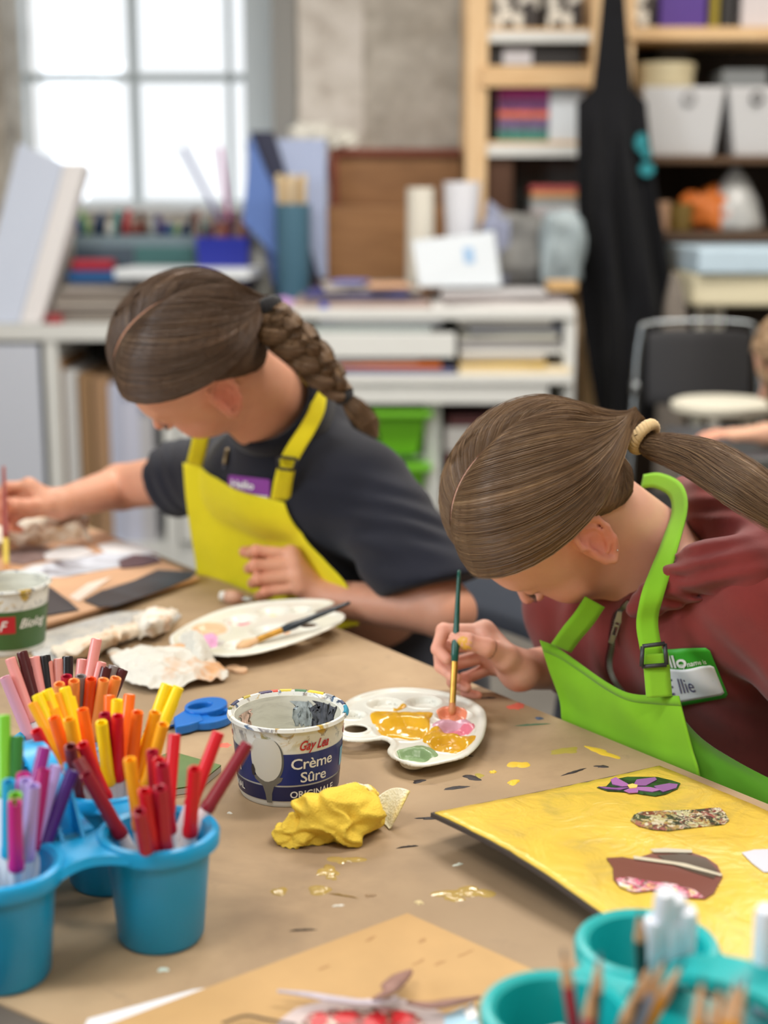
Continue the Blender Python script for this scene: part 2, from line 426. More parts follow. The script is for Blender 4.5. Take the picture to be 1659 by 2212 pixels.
pap.prism(poly, TZ - .0024, TZ)
cp = obj('craft_paper', pap, M_CRAFT); tag(cp, 'big brown craft paper sheet covering the table, scuffed and splashed with paint', 'paper')
M_WET = NT('wet_yellow_paint_drop').set(Base_Color=srgb(176, 150, 88), Roughness=.12).m
stn = [0]
def stain(poly, mat, h=.0006):
    stn[0] += 1; h += .00002 * stn[0]; q = np.array(poly); c = q.mean(0); n = len(q); V = []; R = 5
    for k in range(R + 1):
        for a in q: e = k / R; w_ = c + (a - c) * e; V.append((w_[0], w_[1], TZ + .00005 + h * (1 - e ** 4) * (1 + .6 * mnoise.noise(Vector((w_[0] * 260, w_[1] * 260, 1))))))
    fs = [(k * n + i, k * n + (i + 1) % n, (k + 1) * n + (i + 1) % n, (k + 1) * n + i)[::-1] for k in range(R) for i in range(n)]
    return obj('paint_stain', MB().add(V, fs), mat, cp, smooth=True)
def splat(x, y, rx, ry, mat, seed=0, rough=.3, rz=0, h=.0006):
    c = T(x, y); dpt = proj(c)[2]; k = dpt / F
    sy = k / max(.05, (1.3 - TZ) / np.linalg.norm(c - CAM))
    return stain(blob(c[0], c[1], rx * k, ry * sy, rz, 40, rough, seed), mat, h)
M_YEL = cm((232, 196, 60), .5); M_BLK = cm((50, 44, 46), .6); M_CORAL = cm((232, 112, 92), .6); M_OLIVE = cm((176, 160, 70), .5)
for i, (x, y, rx, ry, r) in enumerate([(708, 1882, 22, 12, .5), (745, 1858, 26, 9, .6), (716, 1892, 12, 9, .5), (603, 1926, 21, 7, .4), (690, 1923, 24, 11, .4), (995, 1930, 40, 11, .5), (1030, 1926, 32, 10, .6), (975, 1937, 26, 9, .5)]):
    splat(x, y, rx, ry, M_WET, i + 3, r, h=.0012)
for i, (x, y, rx, ry, m, rz) in enumerate([(1220, 1622, 34, 6, M_OLIVE, .5), (1300, 1625, 40, 5, M_YEL, -.8), (1120, 1652, 26, 6, M_YEL, .9), (1115, 1526, 18, 7, M_CORAL, 0), (485, 1610, 13, 5, M_CORAL, 0),
        (1020, 1680, 20, 5, M_BLK, -.7), (1035, 1676, 12, 4, M_OLIVE, .4), (985, 1702, 28, 3, M_BLK, .3), (1300, 1656, 14, 2.5, M_BLK, .2), (905, 1688, 16, 3, M_BLK, .6), (1165, 1552, 9, 3, cm((70, 90, 120)), .2),
        (1055, 1508, 12, 2, M_BLK, .1), (1150, 1566, 34, 1.2, cm((70, 110, 80)), .1), (925, 1768, 26, 2, M_BLK, .1), (1040, 1565, 10, 2, M_BLK, .4), (1240, 1668, 30, 1.5, M_BLK, .6), (995, 1632, 30, 1, M_BLK, -.2),
        (990, 1868, 9, 2.5, cm((220, 226, 214)), .2), (905, 1950, 9, 4, cm((214, 196, 150)), .3), (730, 1957, 10, 1.6, cm((236, 238, 232)), .1), (353, 2095, 8, 5, cm((206, 228, 224)), .4), (496, 1757, 6, 1.5, cm((230, 230, 222)), 0),
        (740, 1935, 34, .9, cm((150, 120, 60)), -.35), (655, 2010, 30, .8, M_BLK, .1), (880, 1830, 20, .9, M_BLK, .3), (800, 1935, 12, 3, cm((150, 122, 88)), .3), (1345, 1690, 24, 3, cm((120, 130, 80)), 1.0)]):
    splat(x, y, rx, ry, m, i + 40, .45, rz)
splat(1110, 1690, 22, 3, M_YEL, 77, .5, .8)
splat(1065, 1668, 9, 2.5, M_YEL, 78, .5, .8)

# ------------------------------------------------------------------ yellow painted board with glued cut-outs
BL = T(930, 1772, .772); BB = T(1420, 1650, .760)
va = (BB - BL)[:2]; LA = np.linalg.norm(va); va /= LA; vb = np.array([va[1], -va[0]]); LB = .46
def bz(u, v):      # u across (0..1 from the front-left corner to the back), v along
    return TZ + .003 + (.024 * math.exp(-(max(v, 0) / .62) ** 3) + .004 * math.sin(PI * min(1, max(0, v)) * 2)) * (1 - .8 * u) ** 1.3
def bpt(u, v, up=0.0):
    q = BL[:2] + va * LA * u + vb * LB * v; return np.array([q[0], q[1], bz(u, v) + up])
def bsolve(x, y):
    u = v = .5
    for _ in range(40):
        p0 = np.array(proj(bpt(u, v, .004))[:2]); pu = np.array(proj(bpt(u + 1e-3, v, .004))[:2]); pv = np.array(proj(bpt(u, v + 1e-3, .004))[:2])
        J = np.stack([(pu - p0) / 1e-3, (pv - p0) / 1e-3], 1); s = np.linalg.solve(J, np.array([x, y]) - p0); u += s[0]; v += s[1]
    return u, v
def m_yellow():
    t = NT('thick_yellow_paint'); co = t.coord('Object', (1, 1, 1)); a = t.noise(co, 9, 5, .6, 1.5); b = t.noise(co, 22, 3, .5, 3.0); e = t.noise(t.coord('Object', (1, .3, 1), (0, 0, .6)), 40, 4, .6, 1.2)
    c = t.ramp(a.outputs[0], [(.3, srgb(190, 166, 84)), (.45, srgb(218, 186, 76)), (.6, srgb(228, 194, 78)), (.75, srgb(232, 200, 90))])
    m = t.mix(t.ramp(e.outputs[0], [(.62, (0, 0, 0, 1)), (.75, (.35, .35, .35, 1))]), c, srgb(190, 168, 92))
    t.set(Base_Color=m, Roughness=.32); t.bump(b.outputs[0], .55, .004); return t.m
yb = thing('painted_board', 'stiff board painted thick yellow with cut-out pictures, its corner lifting off the table', 'board', (*BL[:2], TZ))
nu, nv = 26, 40
G = np.array([[bpt(i / nu, j / nv) for j in range(nv + 1)] for i in range(nu + 1)])
obj('board', MB().grid(G, .004), pm('black_board_core', (70, 62, 58), .8), yb)
r2 = random.Random(5)
Gy = np.array([[bpt(i / nu + (0 if 0 < i else .004 + .004 * r2.random()), j / nv + (0 if j else .006 + .003 * r2.random()), .0026 + .0004 * mnoise.noise(Vector((i * .9, j * .6, 0)))) for j in range(nv + 1)] for i in range(nu + 1)])
obj('paint_layer', MB().grid(Gy, .0014), m_yellow(), yb, smooth=True)
def m_collage(name, cols, scale=60, rough=.35, dist=2.0):
    t = NT(name); co = t.coord('Object'); v = t.new('ShaderNodeTexVoronoi'); v.inputs['Scale'].default_value = scale
    n = t.noise(co, scale * .6, 3, .6, dist); mixv = t.new('ShaderNodeVectorMath', operation='MULTIPLY_ADD'); mixv.inputs[1].default_value = (.05, .05, .05)
    t.link(n.outputs['Color'], mixv.inputs[0]); t.link(co, mixv.inputs[2]); t.link(mixv.outputs[0], v.inputs['Vector'])
    sp = t.new('ShaderNodeSeparateColor'); t.link(v.outputs['Color'], sp.inputs[0]); k = len(cols)
    t.set(Base_Color=t.ramp(sp.outputs[0], [(i / k, srgb(*c)) for i, c in enumerate(cols)], 'CONSTANT'), Roughness=rough); return t.m
def cutout(pts, mat, name='picture_cutout', up=.0038, th=.0006, label=None):
    """paper piece following the board, outline in photo pixels"""
    uv = np.array([bsolve(*p_) for p_ in pts]); c = uv.mean(0); n = len(uv); mb = MB(); R = 7; V = []
    for z in (0, th):
        for k in range(R + 1):
            for i in range(n): q = c + (uv[i] - c) * k / R; V.append(bpt(q[0], q[1], up + z))
    o = (R + 1) * n; fs = []
    for k in range(R):
        for i in range(n):
            j = (i + 1) % n; fs.append((o + k * n + i, o + k * n + j, o + (k + 1) * n + j, o + (k + 1) * n + i))
    for i in range(n): j = (i + 1) % n; fs.append((R * n + i, R * n + j, o + R * n + j, o + R * n + i))
    mb.add(V, fs); x = obj(name, mb, mat, yb)
    if label: x['label'] = label
    return x
def X8(l): return [(830 + a / 2, 1500 + b_ / 2) for a, b_ in l]
cutout(X8([(918, 402), (960, 398), (985, 370), (1050, 357), (1180, 358), (1240, 372), (1280, 385), (1268, 408), (1215, 432), (1172, 440), (1110, 432), (1080, 425), (1010, 420), (965, 418)]), m_collage('leafy_print', [(30, 60, 34), (44, 84, 44), (24, 46, 28)], 90), label='cut-out picture of a purple flower')
M_PUR = cm((170, 106, 176), .35); M_PUR2 = cm((146, 88, 158), .35)
for k, l in enumerate([[(1070, 400), (1000, 362), (978, 372), (985, 392), (1030, 402)], [(1075, 398), (1090, 372), (1170, 362), (1178, 372), (1130, 398)], [(1072, 405), (1035, 420), (1060, 430), (1095, 428), (1100, 410)], [(1065, 405), (1000, 408), (925, 402), (960, 412), (1020, 416)], [(1085, 403), (1150, 405), (1200, 415), (1160, 425), (1100, 418)], [(1165, 400), (1230, 388), (1268, 392), (1262, 408), (1205, 425), (1180, 412)]]):
    cutout(X8(l), (M_PUR, M_PUR2)[k % 2], 'petal', .0045)
cutout(X8([(1050, 398), (1072, 392), (1095, 398), (1090, 410), (1060, 412)]), cm((232, 206, 110)), 'flower_centre', .0051)
cutout(X8([(1064, 545), (1080, 520), (1110, 508), (1200, 503), (1330, 500), (1410, 492), (1450, 490), (1475, 515), (1490, 545), (1470, 562), (1340, 575), (1230, 590), (1160, 585), (1100, 570)]),
       m_collage('garden_print', [(60, 56, 44), (176, 150, 90), (120, 52, 48), (200, 196, 150), (48, 62, 44), (160, 96, 88), (74, 80, 60), (214, 206, 180)], 120), label='cut-out picture of a flower bed')
cutout(X8([(960, 708), (1030, 704), (1075, 712), (1150, 690), (1220, 672), (1300, 676), (1390, 705), (1440, 740), (1462, 790), (1440, 830), (1425, 860), (1385, 885), (1300, 880), (1230, 850), (1150, 850), (1080, 860), (1020, 835), (990, 800), (988, 750)]),
       NT('leaf_print').set(Base_Color=srgb(120, 72, 62), Roughness=.35).m, label='cut-out picture of a dark red leaf over flowers')
cutout(X8([(1180, 700), (1300, 692), (1390, 715), (1440, 765), (1425, 800), (1330, 770), (1230, 735)]), cm((84, 72, 60), .35), 'leaf_shade_print', .0045)
cutout(X8([(1075, 706), (1085, 706), (1300, 738), (1462, 785), (1455, 792), (1300, 748), (1080, 718)]), cm((206, 198, 176), .4), 'leaf_rib', .0051)
cutout(X8([(1000, 800), (1060, 795), (1160, 815), (1260, 825), (1340, 850), (1385, 884), (1300, 879), (1230, 849), (1150, 849), (1080, 859), (1020, 834)]), m_collage('petal_print', [(206, 92, 130), (238, 200, 206), (120, 70, 76), (224, 210, 120), (188, 60, 100), (70, 84, 54), (246, 236, 236)], 130), 'flower_print', .0045)
cutout(X8([(1150, 676), (1215, 672), (1330, 680), (1330, 692), (1230, 690), (1165, 690)]), cm((196, 190, 172), .5), 'pale_print', .0052)
cutout(X8([(1545, 685), (1600, 672), (1670, 670), (1720, 700), (1720, 770), (1640, 768), (1590, 730)]), cm((206, 208, 220), .5), label='pale grey paper cut-out')

# ------------------------------------------------------------------ round paint palettes
M_PLAS = pm('white_plastic', (226, 226, 216), .28, var=.04, vscale=30, sss=0)
def ps(name, c, rough=.12): return cm(c, rough)
def poly_sd(q, poly):
    """signed distance of points q (n,2) to a closed polygon"""
    A = np.asarray(poly); B = np.roll(A, -1, 0); d = np.full(len(q), 1e9); ins = np.zeros(len(q), bool)
    for a, b_ in zip(A, B):
        e = b_ - a; w_ = q - a; t_ = np.clip((w_ @ e) / (e @ e), 0, 1); d = np.minimum(d, ((w_ - t_[:, None] * e) ** 2).sum(1))
        c1 = (a[1] > q[:, 1]) != (b_[1] > q[:, 1]); xx = a[0] + (q[:, 1] - a[1]) / (e[1] if abs(e[1]) > 1e-12 else 1e-12) * e[0]; ins ^= c1 & (q[:, 0] < xx)
    return np.where(ins, -1, 1) * np.sqrt(d)
def palette(label, outline, hole, wells, zc=.013, tilt=0.0):
    """oval well palette: outline, thumb hole and wells given in photo pixels, laid on the table plane"""
    O = np.array([T(x, y, TZ + zc)[:2] for x, y in outline]); n = len(O); S_ = []
    for i in range(n):
        for s in range(4):
            t_ = s / 4; q0, q1_, q2, q3 = O[i - 1], O[i], O[(i + 1) % n], O[(i + 2) % n]; S_.append(.5 * ((2 * q1_) + (-q0 + q2) * t_ + (2 * q0 - 5 * q1_ + 4 * q2 - q3) * t_ ** 2 + (-q0 + 3 * q1_ - 3 * q2 + q3) * t_ ** 3))
    S_ = np.array(S_); c = S_.mean(0); th = thing('paint_palette', label, 'palette', (*c, TZ)); HW = T(*hole[:2], TZ + zc)[:2]; hr_ = hole[2]
    WL = [(T(x, y, TZ + zc)[:2], r_) for x, y, r_ in wells]
    def hgt(q):
        sd = poly_sd(q, S_); z = TZ + .0118 + .0026 * smoothstep(-.010, -.005, sd) - .0012 * smoothstep(-.0025, 0, sd); dh = np.linalg.norm(q - HW, axis=1) - hr_; z = z + .002 * smoothstep(.006, .003, dh)
        for w_, r_ in WL: d_ = np.linalg.norm(q - w_, axis=1) / r_; z = z - .0068 * (1 - smoothstep(.62, 1.05, d_)) + .0008 * np.exp(-((d_ - 1.12) / .07) ** 2)
        return np.maximum(z, TZ + .0018) + tilt * (q[:, 0] - S_[:, 0].min())
    def f(X_):
        q = X_[:, :2].astype(float); sd = poly_sd(q, S_); dh = np.linalg.norm(q - HW, axis=1) - hr_; e = np.maximum(sd, -dh); near = e < .004; z = np.full(len(q), 0.); z[near] = hgt(q[near]); d = np.where(near, np.abs(X_[:, 2] - z) - .0012, e)
        return np.maximum(d, e).astype(np.float32)
    sdf_obj('palette_tray', f, (*(S_.min(0) - .004), TZ - .0015), (*(S_.max(0) + .004), TZ + .0185 + tilt * .25), .0010, M_PLAS, th, it=2)
    def dab(poly_px, mat, lift=.0012, name='paint_dab', seed=1):
        loc = np.array([T(x, y, TZ + .010)[:2] for x, y in poly_px]); L = []; n = len(loc)
        for i in range(n):
            for s in range(5):
                t_ = s / 5; q0, q1_, q2, q3 = loc[i - 1], loc[i], loc[(i + 1) % n], loc[(i + 2) % n]; L.append(.5 * ((2 * q1_) + (-q0 + q2) * t_ + (2 * q0 - 5 * q1_ + 4 * q2 - q3) * t_ ** 2 + (-q0 + 3 * q1_ - 3 * q2 + q3) * t_ ** 3))
        L = np.array(L); c = L.mean(0); L = c + (L - c) * np.array([1 + .05 * mnoise.noise(Vector((k * .7, seed, 0))) for k in range(len(L))])[:, None]; n = len(L); R = 14; Q_ = np.vstack([c + (L - c) * k / R for k in range(R + 1)]); z = hgt(Q_)
        up = np.array([(.0008 + (lift + .0022 * mnoise.noise(Vector((q[0] * 60, q[1] * 60, seed))) + .0012 * mnoise.noise(Vector((q[0] * 190, q[1] * 120, seed)))) * (1 - (i // n / R) ** 5)) if i // n < R else -.0006 for i, q in enumerate(Q_)])
        V = np.column_stack([Q_, z + .0012 + up]); fs = [(k * n + i, k * n + (i + 1) % n, (k + 1) * n + (i + 1) % n, (k + 1) * n + i) for k in range(R) for i in range(n)]
        return obj(name, MB().add(V, fs), mat, th, smooth=True)
    return dab
M_GOLD = ps('golden', (226, 172, 40), .14)
dab2 = palette('white oval palette with wet golden, pink, coral and green paint beside the tub', [(1051, 1547), (1045, 1593), (1012, 1632), (957, 1649), (903, 1657), (858, 1645), (836, 1626), (843, 1609), (826, 1599), (786, 1603), (745, 1600), (716, 1582), (722, 1548), (755, 1513), (807, 1495), (870, 1488), (945, 1494), (998, 1507), (1034, 1524)], (769, 1577, .0118),
               [(832, 1521, .0185), (915, 1517, .0185), (979, 1545, .0185), (984, 1577, .0175), (968, 1610, .0190), (893, 1635, .0170), (762, 1545, .0130), (874, 1577, .0300)])
def X6(l): return [(830 + a / 2, 1200 + b_ / 2) for a, b_ in l]
dab2(X6([(-60, 690), (60, 690), (160, 690), (212, 692), (200, 720), (195, 760), (150, 790), (60, 775), (-30, 765)]), M_GOLD, .0022, seed=1)
dab2(X6([(170, 770), (230, 752), (320, 790), (360, 815), (395, 792), (392, 815), (350, 850), (300, 870), (230, 850), (165, 815)]), M_GOLD, .0020, seed=2)
dab2(X6([(40, 668), (70, 655), (98, 662), (70, 680), (40, 684)]), M_GOLD, .001, seed=3)
dab2(X6([(52, 858), (110, 842), (160, 835), (215, 855), (235, 878), (190, 890), (110, 890), (70, 880)]), ps('sage', (134, 164, 118), .3), .0012, seed=4)
dab2(X6([(225, 690), (245, 668), (290, 665), (340, 675), (360, 690), (330, 706), (260, 708)]), ps('coral', (226, 136, 104), .2), .0014, seed=5)
dab2(X6([(205, 745), (260, 722), (330, 720), (370, 730), (375, 748), (300, 752), (250, 765)]), ps('lilac', (222, 170, 190), .2), .0012, seed=6)
dab2(X6([(230, 765), (290, 750), (350, 742), (390, 742), (385, 765), (330, 774), (270, 772)]), ps('pink', (226, 124, 146), .2), .0014, seed=7)
dab1 = palette('white oval palette with peach paint and a brush across it, by the resting fist', [(366, 1382), (376, 1403), (410, 1416), (450, 1421), (500, 1426), (550, 1423), (600, 1413), (645, 1401), (700, 1381), (738, 1362), (745, 1347), (722, 1340), (684, 1341), (682, 1336), (715, 1325), (722, 1318), (700, 1312), (640, 1308), (550, 1311), (475, 1324), (410, 1349), (375, 1370)], (667, 1367, .0105),
               [(455, 1365, .024), (520, 1345, .022), (590, 1330, .022), (452, 1395, .018), (520, 1400, .02), (590, 1372, .028), (650, 1330, .016)], tilt=.05)
def X5(l): return [(a / 2, 1100 + b_ / 2) for a, b_ in l]
dab1(X5([(828, 525), (870, 508), (940, 512), (985, 528), (960, 545), (880, 555), (835, 545)]), ps('peach', (232, 184, 146), .3), .0012, seed=8)
dab1(X5([(875, 570), (905, 555), (940, 572), (930, 598), (885, 600)]), ps('orchid', (232, 172, 212), .3), .0012, seed=9)
dab1(X5([(985, 495), (1030, 505), (1090, 500), (1080, 520), (1030, 525)]), ps('rose', (226, 120, 130), .3), .001, seed=10)
dab1(X5([(1145, 480), (1180, 472), (1210, 480), (1180, 492)]), ps('lemon', (236, 206, 60), .3), .001, seed=11)
dab1(X5([(1225, 545), (1245, 538), (1255, 548), (1240, 558)]), ps('peach', (232, 184, 146), .3), .001, seed=12)

# ------------------------------------------------------------------ paint brushes
def brush(name, label, tip, tail, hr, ferr_mat, handle_mat, bristle_mat, lt=.022, lf=.028, tipw=1.0):
    tip = np.asarray(tip, float); tail = np.asarray(tail, float); d = tail - tip; L = np.linalg.norm(d); d /= L
    th = thing(name, label, 'paintbrush', tip)
    bp = [tip + d * L * 0, tip + d * lt * .35, tip + d * lt * .8, tip + d * (lt + .002)]
    obj('bristles', MB().tube(bp, [hr * .55 * tipw, hr * 1.15 * tipw, hr * 1.05, hr * .9], 14), bristle_mat, th, smooth=True)
    obj('ferrule', MB().tube([tip + d * lt, tip + d * (lt + lf * .3), tip + d * (lt + lf)], [hr * 1.0, hr * .98, hr * 1.02], 14), ferr_mat, th, auto=50)
    s = np.linspace(0, 1, 12); h0 = lt + lf - .001
    rr = hr * (1.0 + .25 * np.sin(np.minimum(1, s * 3.2) * PI) * (s < .32) - .6 * np.clip(s - .25, 0, 1))
    obj('handle', MB().tube([tip + d * (h0 + (L - h0) * a) for a in s], rr, 14), handle_mat, th, smooth=True)
    return th
M_BRASS = pm('brass_ferrule', (200, 152, 70), .3, metal=.8, var=.2, vscale=80); M_BRIS = pm('bristle', (196, 140, 82), .6)
btip = T(976, 1547, TZ + .008); 
brush('paintbrush', 'green-handled paintbrush held upright in the hand over the paint palette', btip, P(992, 1232, 1.628), .0036, M_BRASS, pm('green_lacquer', (14, 88, 78), .25, var=.15), pm('coral_bristle', (200, 130, 84), .5), .014, .045)
b1t = T(512, 1400, TZ + .018)
brush('paintbrush', 'black-handled flat brush lying across the palette by the resting fist', b1t, T(755, 1302, TZ + .052), .0042, M_BRASS, pm('dark_lacquer', (30, 44, 54), .3), pm('peach_bristle', (222, 180, 136), .6), .028, .034, 1.5)
b2t = T(14, 1245, TZ + .008)
brush('paintbrush', 'thin red-handled paintbrush held over the torn-paper picture at the left', b2t, P(8, 1008, 2.235), .0042, pm('yellow_ferrule', (214, 190, 70), .4), pm('red_lacquer', (140, 52, 44), .35), M_BRIS, .02, .04)

# ------------------------------------------------------------------ plastic food tubs used for water
def tub(cx, cy, rb, rr, h, label, name='plastic_tub'):
    th = thing(name, label, 'tub', (cx, cy, TZ))
    z0 = TZ + .0005
    prof = [(rb * .90, 0.0012), (rb * .97, 0), (rb, .003), (rb + (rr - rb) * .9, h * .88), (rr * .985, h * .93), (rr * .99, h * .955), (rr + .0025, h * .965), (rr + .0035, h - .003), (rr + .0025, h), (rr - .0005, h), (rr - .0022, h - .003), (rr - .004, h * .9), (rb - .002, .006), (rb * .9, .003)]
    obj('tub_body', MB().lathe([(r, z) for r, z in prof], (cx, cy, z0), 72), None, th, auto=40)
    def R(z): return rb + (rr * .985 - rb) * (z / (h * .9))
    def M(phi, z, off=.0004):      # phi measured from the side facing the camera, to the right
        v = -np.array([cx, cy]); v /= np.linalg.norm(v); rx = np.array([-v[1], v[0]])
        d = v * math.cos(phi) + rx * math.sin(phi); r = R(z) + off
        return np.array([cx + d[0] * r, cy + d[1] * r, z0 + z])
    def patch(rows, ncol=14, off=.0004):
        return MB().grid(np.array([[M(a + (b_ - a) * j / ncol, z, off) for j in range(ncol + 1)] for z, a, b_ in rows]), .0)
    def text(s, size, phi, z, **k):
        off = k.pop('off', .0009); sx = k.pop('sx', 1.0); V, Fc = text_mesh(s, size, **k)
        r = R(z); return MB().add([M(phi + x * sx / r, z + y, off) for x, y, _ in V], Fc)
    return th, M, patch, text
def m_tub():
    t = NT('smeared_white_plastic'); co = t.coord('Object'); z = t.new('ShaderNodeSeparateXYZ'); t.link(co, z.inputs[0])
    a = t.noise(co, 60, 5, .65, 1.0); b = t.noise(t.coord('Object', (3, 3, 60)), 8, 4, .6, 1)
    n3 = t.noise(co, 28, 2, .5, 0); hue = t.ramp(n3.outputs[0], [(.3, srgb(60, 64, 72)), (.42, srgb(50, 90, 130)), (.5, srgb(120, 120, 126)), (.58, srgb(206, 168, 60)), (.68, srgb(96, 120, 80))])
    hi = t.ramp(z.outputs[2], [(.055, (0, 0, 0, 1)), (.072, (1, 1, 1, 1))])
    msk = t.ramp(a.outputs[0], [(.53, (0, 0, 0, 1)), (.60, (1, 1, 1, 1))])
    m = t.new('ShaderNodeMath', operation='MULTIPLY'); t.link(hi, m.inputs[0]); t.link(msk, m.inputs[1])
    t.set(Base_Color=t.mix(m.outputs[0], srgb(222, 224, 220), hue), Roughness=.3); return t.m
M_TUB = m_tub()
def m_inside():
    t = NT('dried_paint_inside_tub'); a = t.noise(t.coord('Object', (1, 1, 5)), 30, 5, .65, 1.2); n2 = t.noise(t.coord('Object'), 22, 2)
    c = t.ramp(n2.outputs[0], [(.35, srgb(206, 204, 188)), (.5, srgb(186, 186, 176)), (.62, srgb(120, 122, 126)), (.7, srgb(150, 140, 90))])
    t.set(Base_Color=t.mix(t.ramp(a.outputs[0], [(.45, (0, 0, 0, 1)), (.65, (.8, .8, .8, 1))]), srgb(212, 212, 200), c), Roughness=.45); return t.m
bt = T(624, 1703)
TR = .0572; TH = .079
tb1, TM, tpatch, ttext = tub(bt[0], bt[1], .0468, TR - .0035, TH, 'white and blue sour cream tub with paint-smeared rim in the middle of the table')
tb1.children[0].data.materials.append(M_TUB)
M_IN = m_inside(); M_NAVY = pm('label_navy', (22, 44, 116), .3); M_NAVYD = pm('label_dark_navy', (24, 32, 78), .3); M_LWHITE = pm('label_white', (236, 236, 232), .4); M_LRED = pm('label_red', (186, 30, 44), .4)
ri = MB().lathe([(TR - .0080 - .0002, TH * .86), (.0447, .0042), (.0001, .0042)], (bt[0], bt[1], TZ + .0005), 60); 
ins = MB(); prof = [(TR - .0062 - .0008, TH - .004), (TR - .0085, TH * .85), (.0444, .0045), (.001, .0045), (.001, .0038), (.0449, .0038), (TR - .0080, TH * .85), (TR - .0062, TH - .004)]
ins.lathe(prof, (bt[0], bt[1], TZ + .0005), 60, closed=True); obj('dried_paint', ins, M_IN, tb1, auto=40)
dg = math.radians
bandrows = lambda z0_, z1_, a, b_, n=6, c=0: [(z0_ + (z1_ - z0_) * i / n, a, b_) for i in range(n + 1)]
def skew(rows, k): return rows
obj('label_band', tpatch(bandrows(.0224, .0535, dg(-170), dg(100), 6), 80), M_NAVY, tb1, smooth=True)
obj('label_band', tpatch(bandrows(.0065, .0208, dg(-170), dg(100), 4), 80), M_NAVYD, tb1, smooth=True)
sp = MB(); rows = []
for i in range(21):      # spoon bowl
    t_ = i / 20; zz = .0255 + .0425 * t_; wd = .30 * math.sqrt(max(0, 1 - (abs(t_ - .53) / .53) ** 2.3)); rows.append((zz, dg(-24) - wd, dg(-24) + wd))
rows[0] = (rows[0][0], dg(-26), dg(-22))
obj('printed_spoon_shadow', tpatch([(z - .0012, a + .0, b_ + .035) for z, a, b_ in rows], 14, .0006), pm('spoon_shadow_print', (96, 98, 96), .4), tb1, smooth=True)
obj('printed_spoon', tpatch(rows, 14, .0008), pm('spoon_print', (206, 206, 198), .35), tb1, smooth=True)
obj('printed_spoon_handle', tpatch([(.0045, dg(-25), dg(-19)), (.014, dg(-26.5), dg(-18.5)), (.021, dg(-29), dg(-16)), (.0265, dg(-38), dg(-8)), (.0305, dg(-40), dg(-6))], 8, .0007), pm('spoon_handle_print', (110, 108, 100), .4), tb1, smooth=True)
sl = tpatch([(.030, dg(-41), dg(-38)), (.036, dg(-42), dg(-37)), (.041, dg(-41), dg(-39))], 3, .0012); obj('black_smear', sl, M_BLK, tb1)
def serif(s, size, phi, z, mat, name, off=.00018, **k): return obj(name, ttext(s, size, phi, z, offset=off, **k), mat, tb1)
serif('Crème', .0150, dg(2), .0385, M_LWHITE, 'lettering', sx=1.06, space=.95)
serif('Sûre', .0145, dg(12), .0250, M_LWHITE, 'lettering', sx=1.06, space=.95)
serif('ORIGINALE', .0092, dg(1), .0100, M_LWHITE, 'lettering', sx=.98)
serif('Gay Lea', .0130, dg(10), .0570, M_LRED, 'lettering', sx=.72, shear=.45, off=.0003)
serif('ean', .0150, dg(-84), .0300, M_LWHITE, 'lettering')
serif('ORIGINAL', .0095, dg(-104), .0112, M_LWHITE, 'lettering', sx=.9)
serif('Gay Lea', .0120, dg(-112), .0590, M_LRED, 'lettering', sx=.8, shear=.45, off=.0003)
obj('label_panel', tpatch(bandrows(.028, .046, dg(70), dg(95), 3), 8, .0007), cm((120, 180, 214), .4), tb1)
leafp = [(.056, dg(84), dg(86)), (.059, dg(78), dg(92)), (.0625, dg(76), dg(93)), (.065, dg(82), dg(88))]; obj('red_leaf', tpatch(leafp, 4, .0007), M_LRED, tb1)
def inner(z, a, b_, nz, mat, name='paint_smear', seed=0, w=.0004):
    v0 = -np.array([bt[0], bt[1]]); v0 /= np.linalg.norm(v0); rx = np.array([-v0[1], v0[0]]); G = []
    for i in range(nz + 1):
        row = []
        for j in range(25):
            u = j / 24; zz = z[0] + (z[1] - z[0]) * i / nz; zz += (z[1] - z[0]) * .35 * mnoise.noise(Vector((u * 9, i * .8 + seed, seed))) * (i < nz) ; ph = a + (b_ - a) * u + (.16 * mnoise.noise(Vector((i * 1.1, seed, 2))) if u < .5 else .22 * mnoise.noise(Vector((i * .9, seed, 7)))) * abs(2 * u - 1)
            rad = .0449 + (TR - .0085 - .0444) * (zz - .0045) / (TH * .85 - .0045) - .0012 if zz < TH * .85 else TR - .0085 + (zz - TH * .85) * .2 - .0008
            d = v0 * math.cos(ph) + rx * math.sin(ph); row.append((bt[0] + d[0] * rad, bt[1] + d[1] * rad, TZ + .0005 + zz))
        G.append(row)
    obj(name, MB().grid(np.array(G)), mat, tb1, smooth=True)
inner((.034, .072), dg(112), dg(150), 8, pm('charcoal_paint', (70, 74, 84), .5, var=.6, vscale=160), seed=1)
inner((.046, .070), dg(150), dg(172), 6, pm('grey_blue_paint', (150, 160, 164), .5, var=.4, vscale=160), seed=2)
inner((.050, .068), dg(228), dg(250), 6, pm('rose_beige_paint', (206, 176, 160), .5, var=.3, vscale=160), seed=3)
def rimdab(a, b_, mat, seed=0, drop=.004):
    v0 = -np.array([bt[0], bt[1]]); v0 /= np.linalg.norm(v0); rx = np.array([-v0[1], v0[0]]); G = []
    for rr__, zz in ((TR - .0062, TH - .004 - drop), (TR - .0042, TH - .0004), (TR - .002, TH + .0005), (TR - .0008, TH - .0006), (TR + .0004, TH - .003)):
        G.append([(bt[0] + (v0 * math.cos(p_) + rx * math.sin(p_))[0] * rr__, bt[1] + (v0 * math.cos(p_) + rx * math.sin(p_))[1] * rr__, TZ + .0005 + zz + .0006) for p_ in np.linspace(a + .04 * mnoise.noise(Vector((zz * 900, seed, 0))), b_ + .06 * mnoise.noise(Vector((zz * 900, seed, 5))), 12)])
    obj('paint_dab', MB().grid(np.array(G)), mat, tb1, smooth=True)
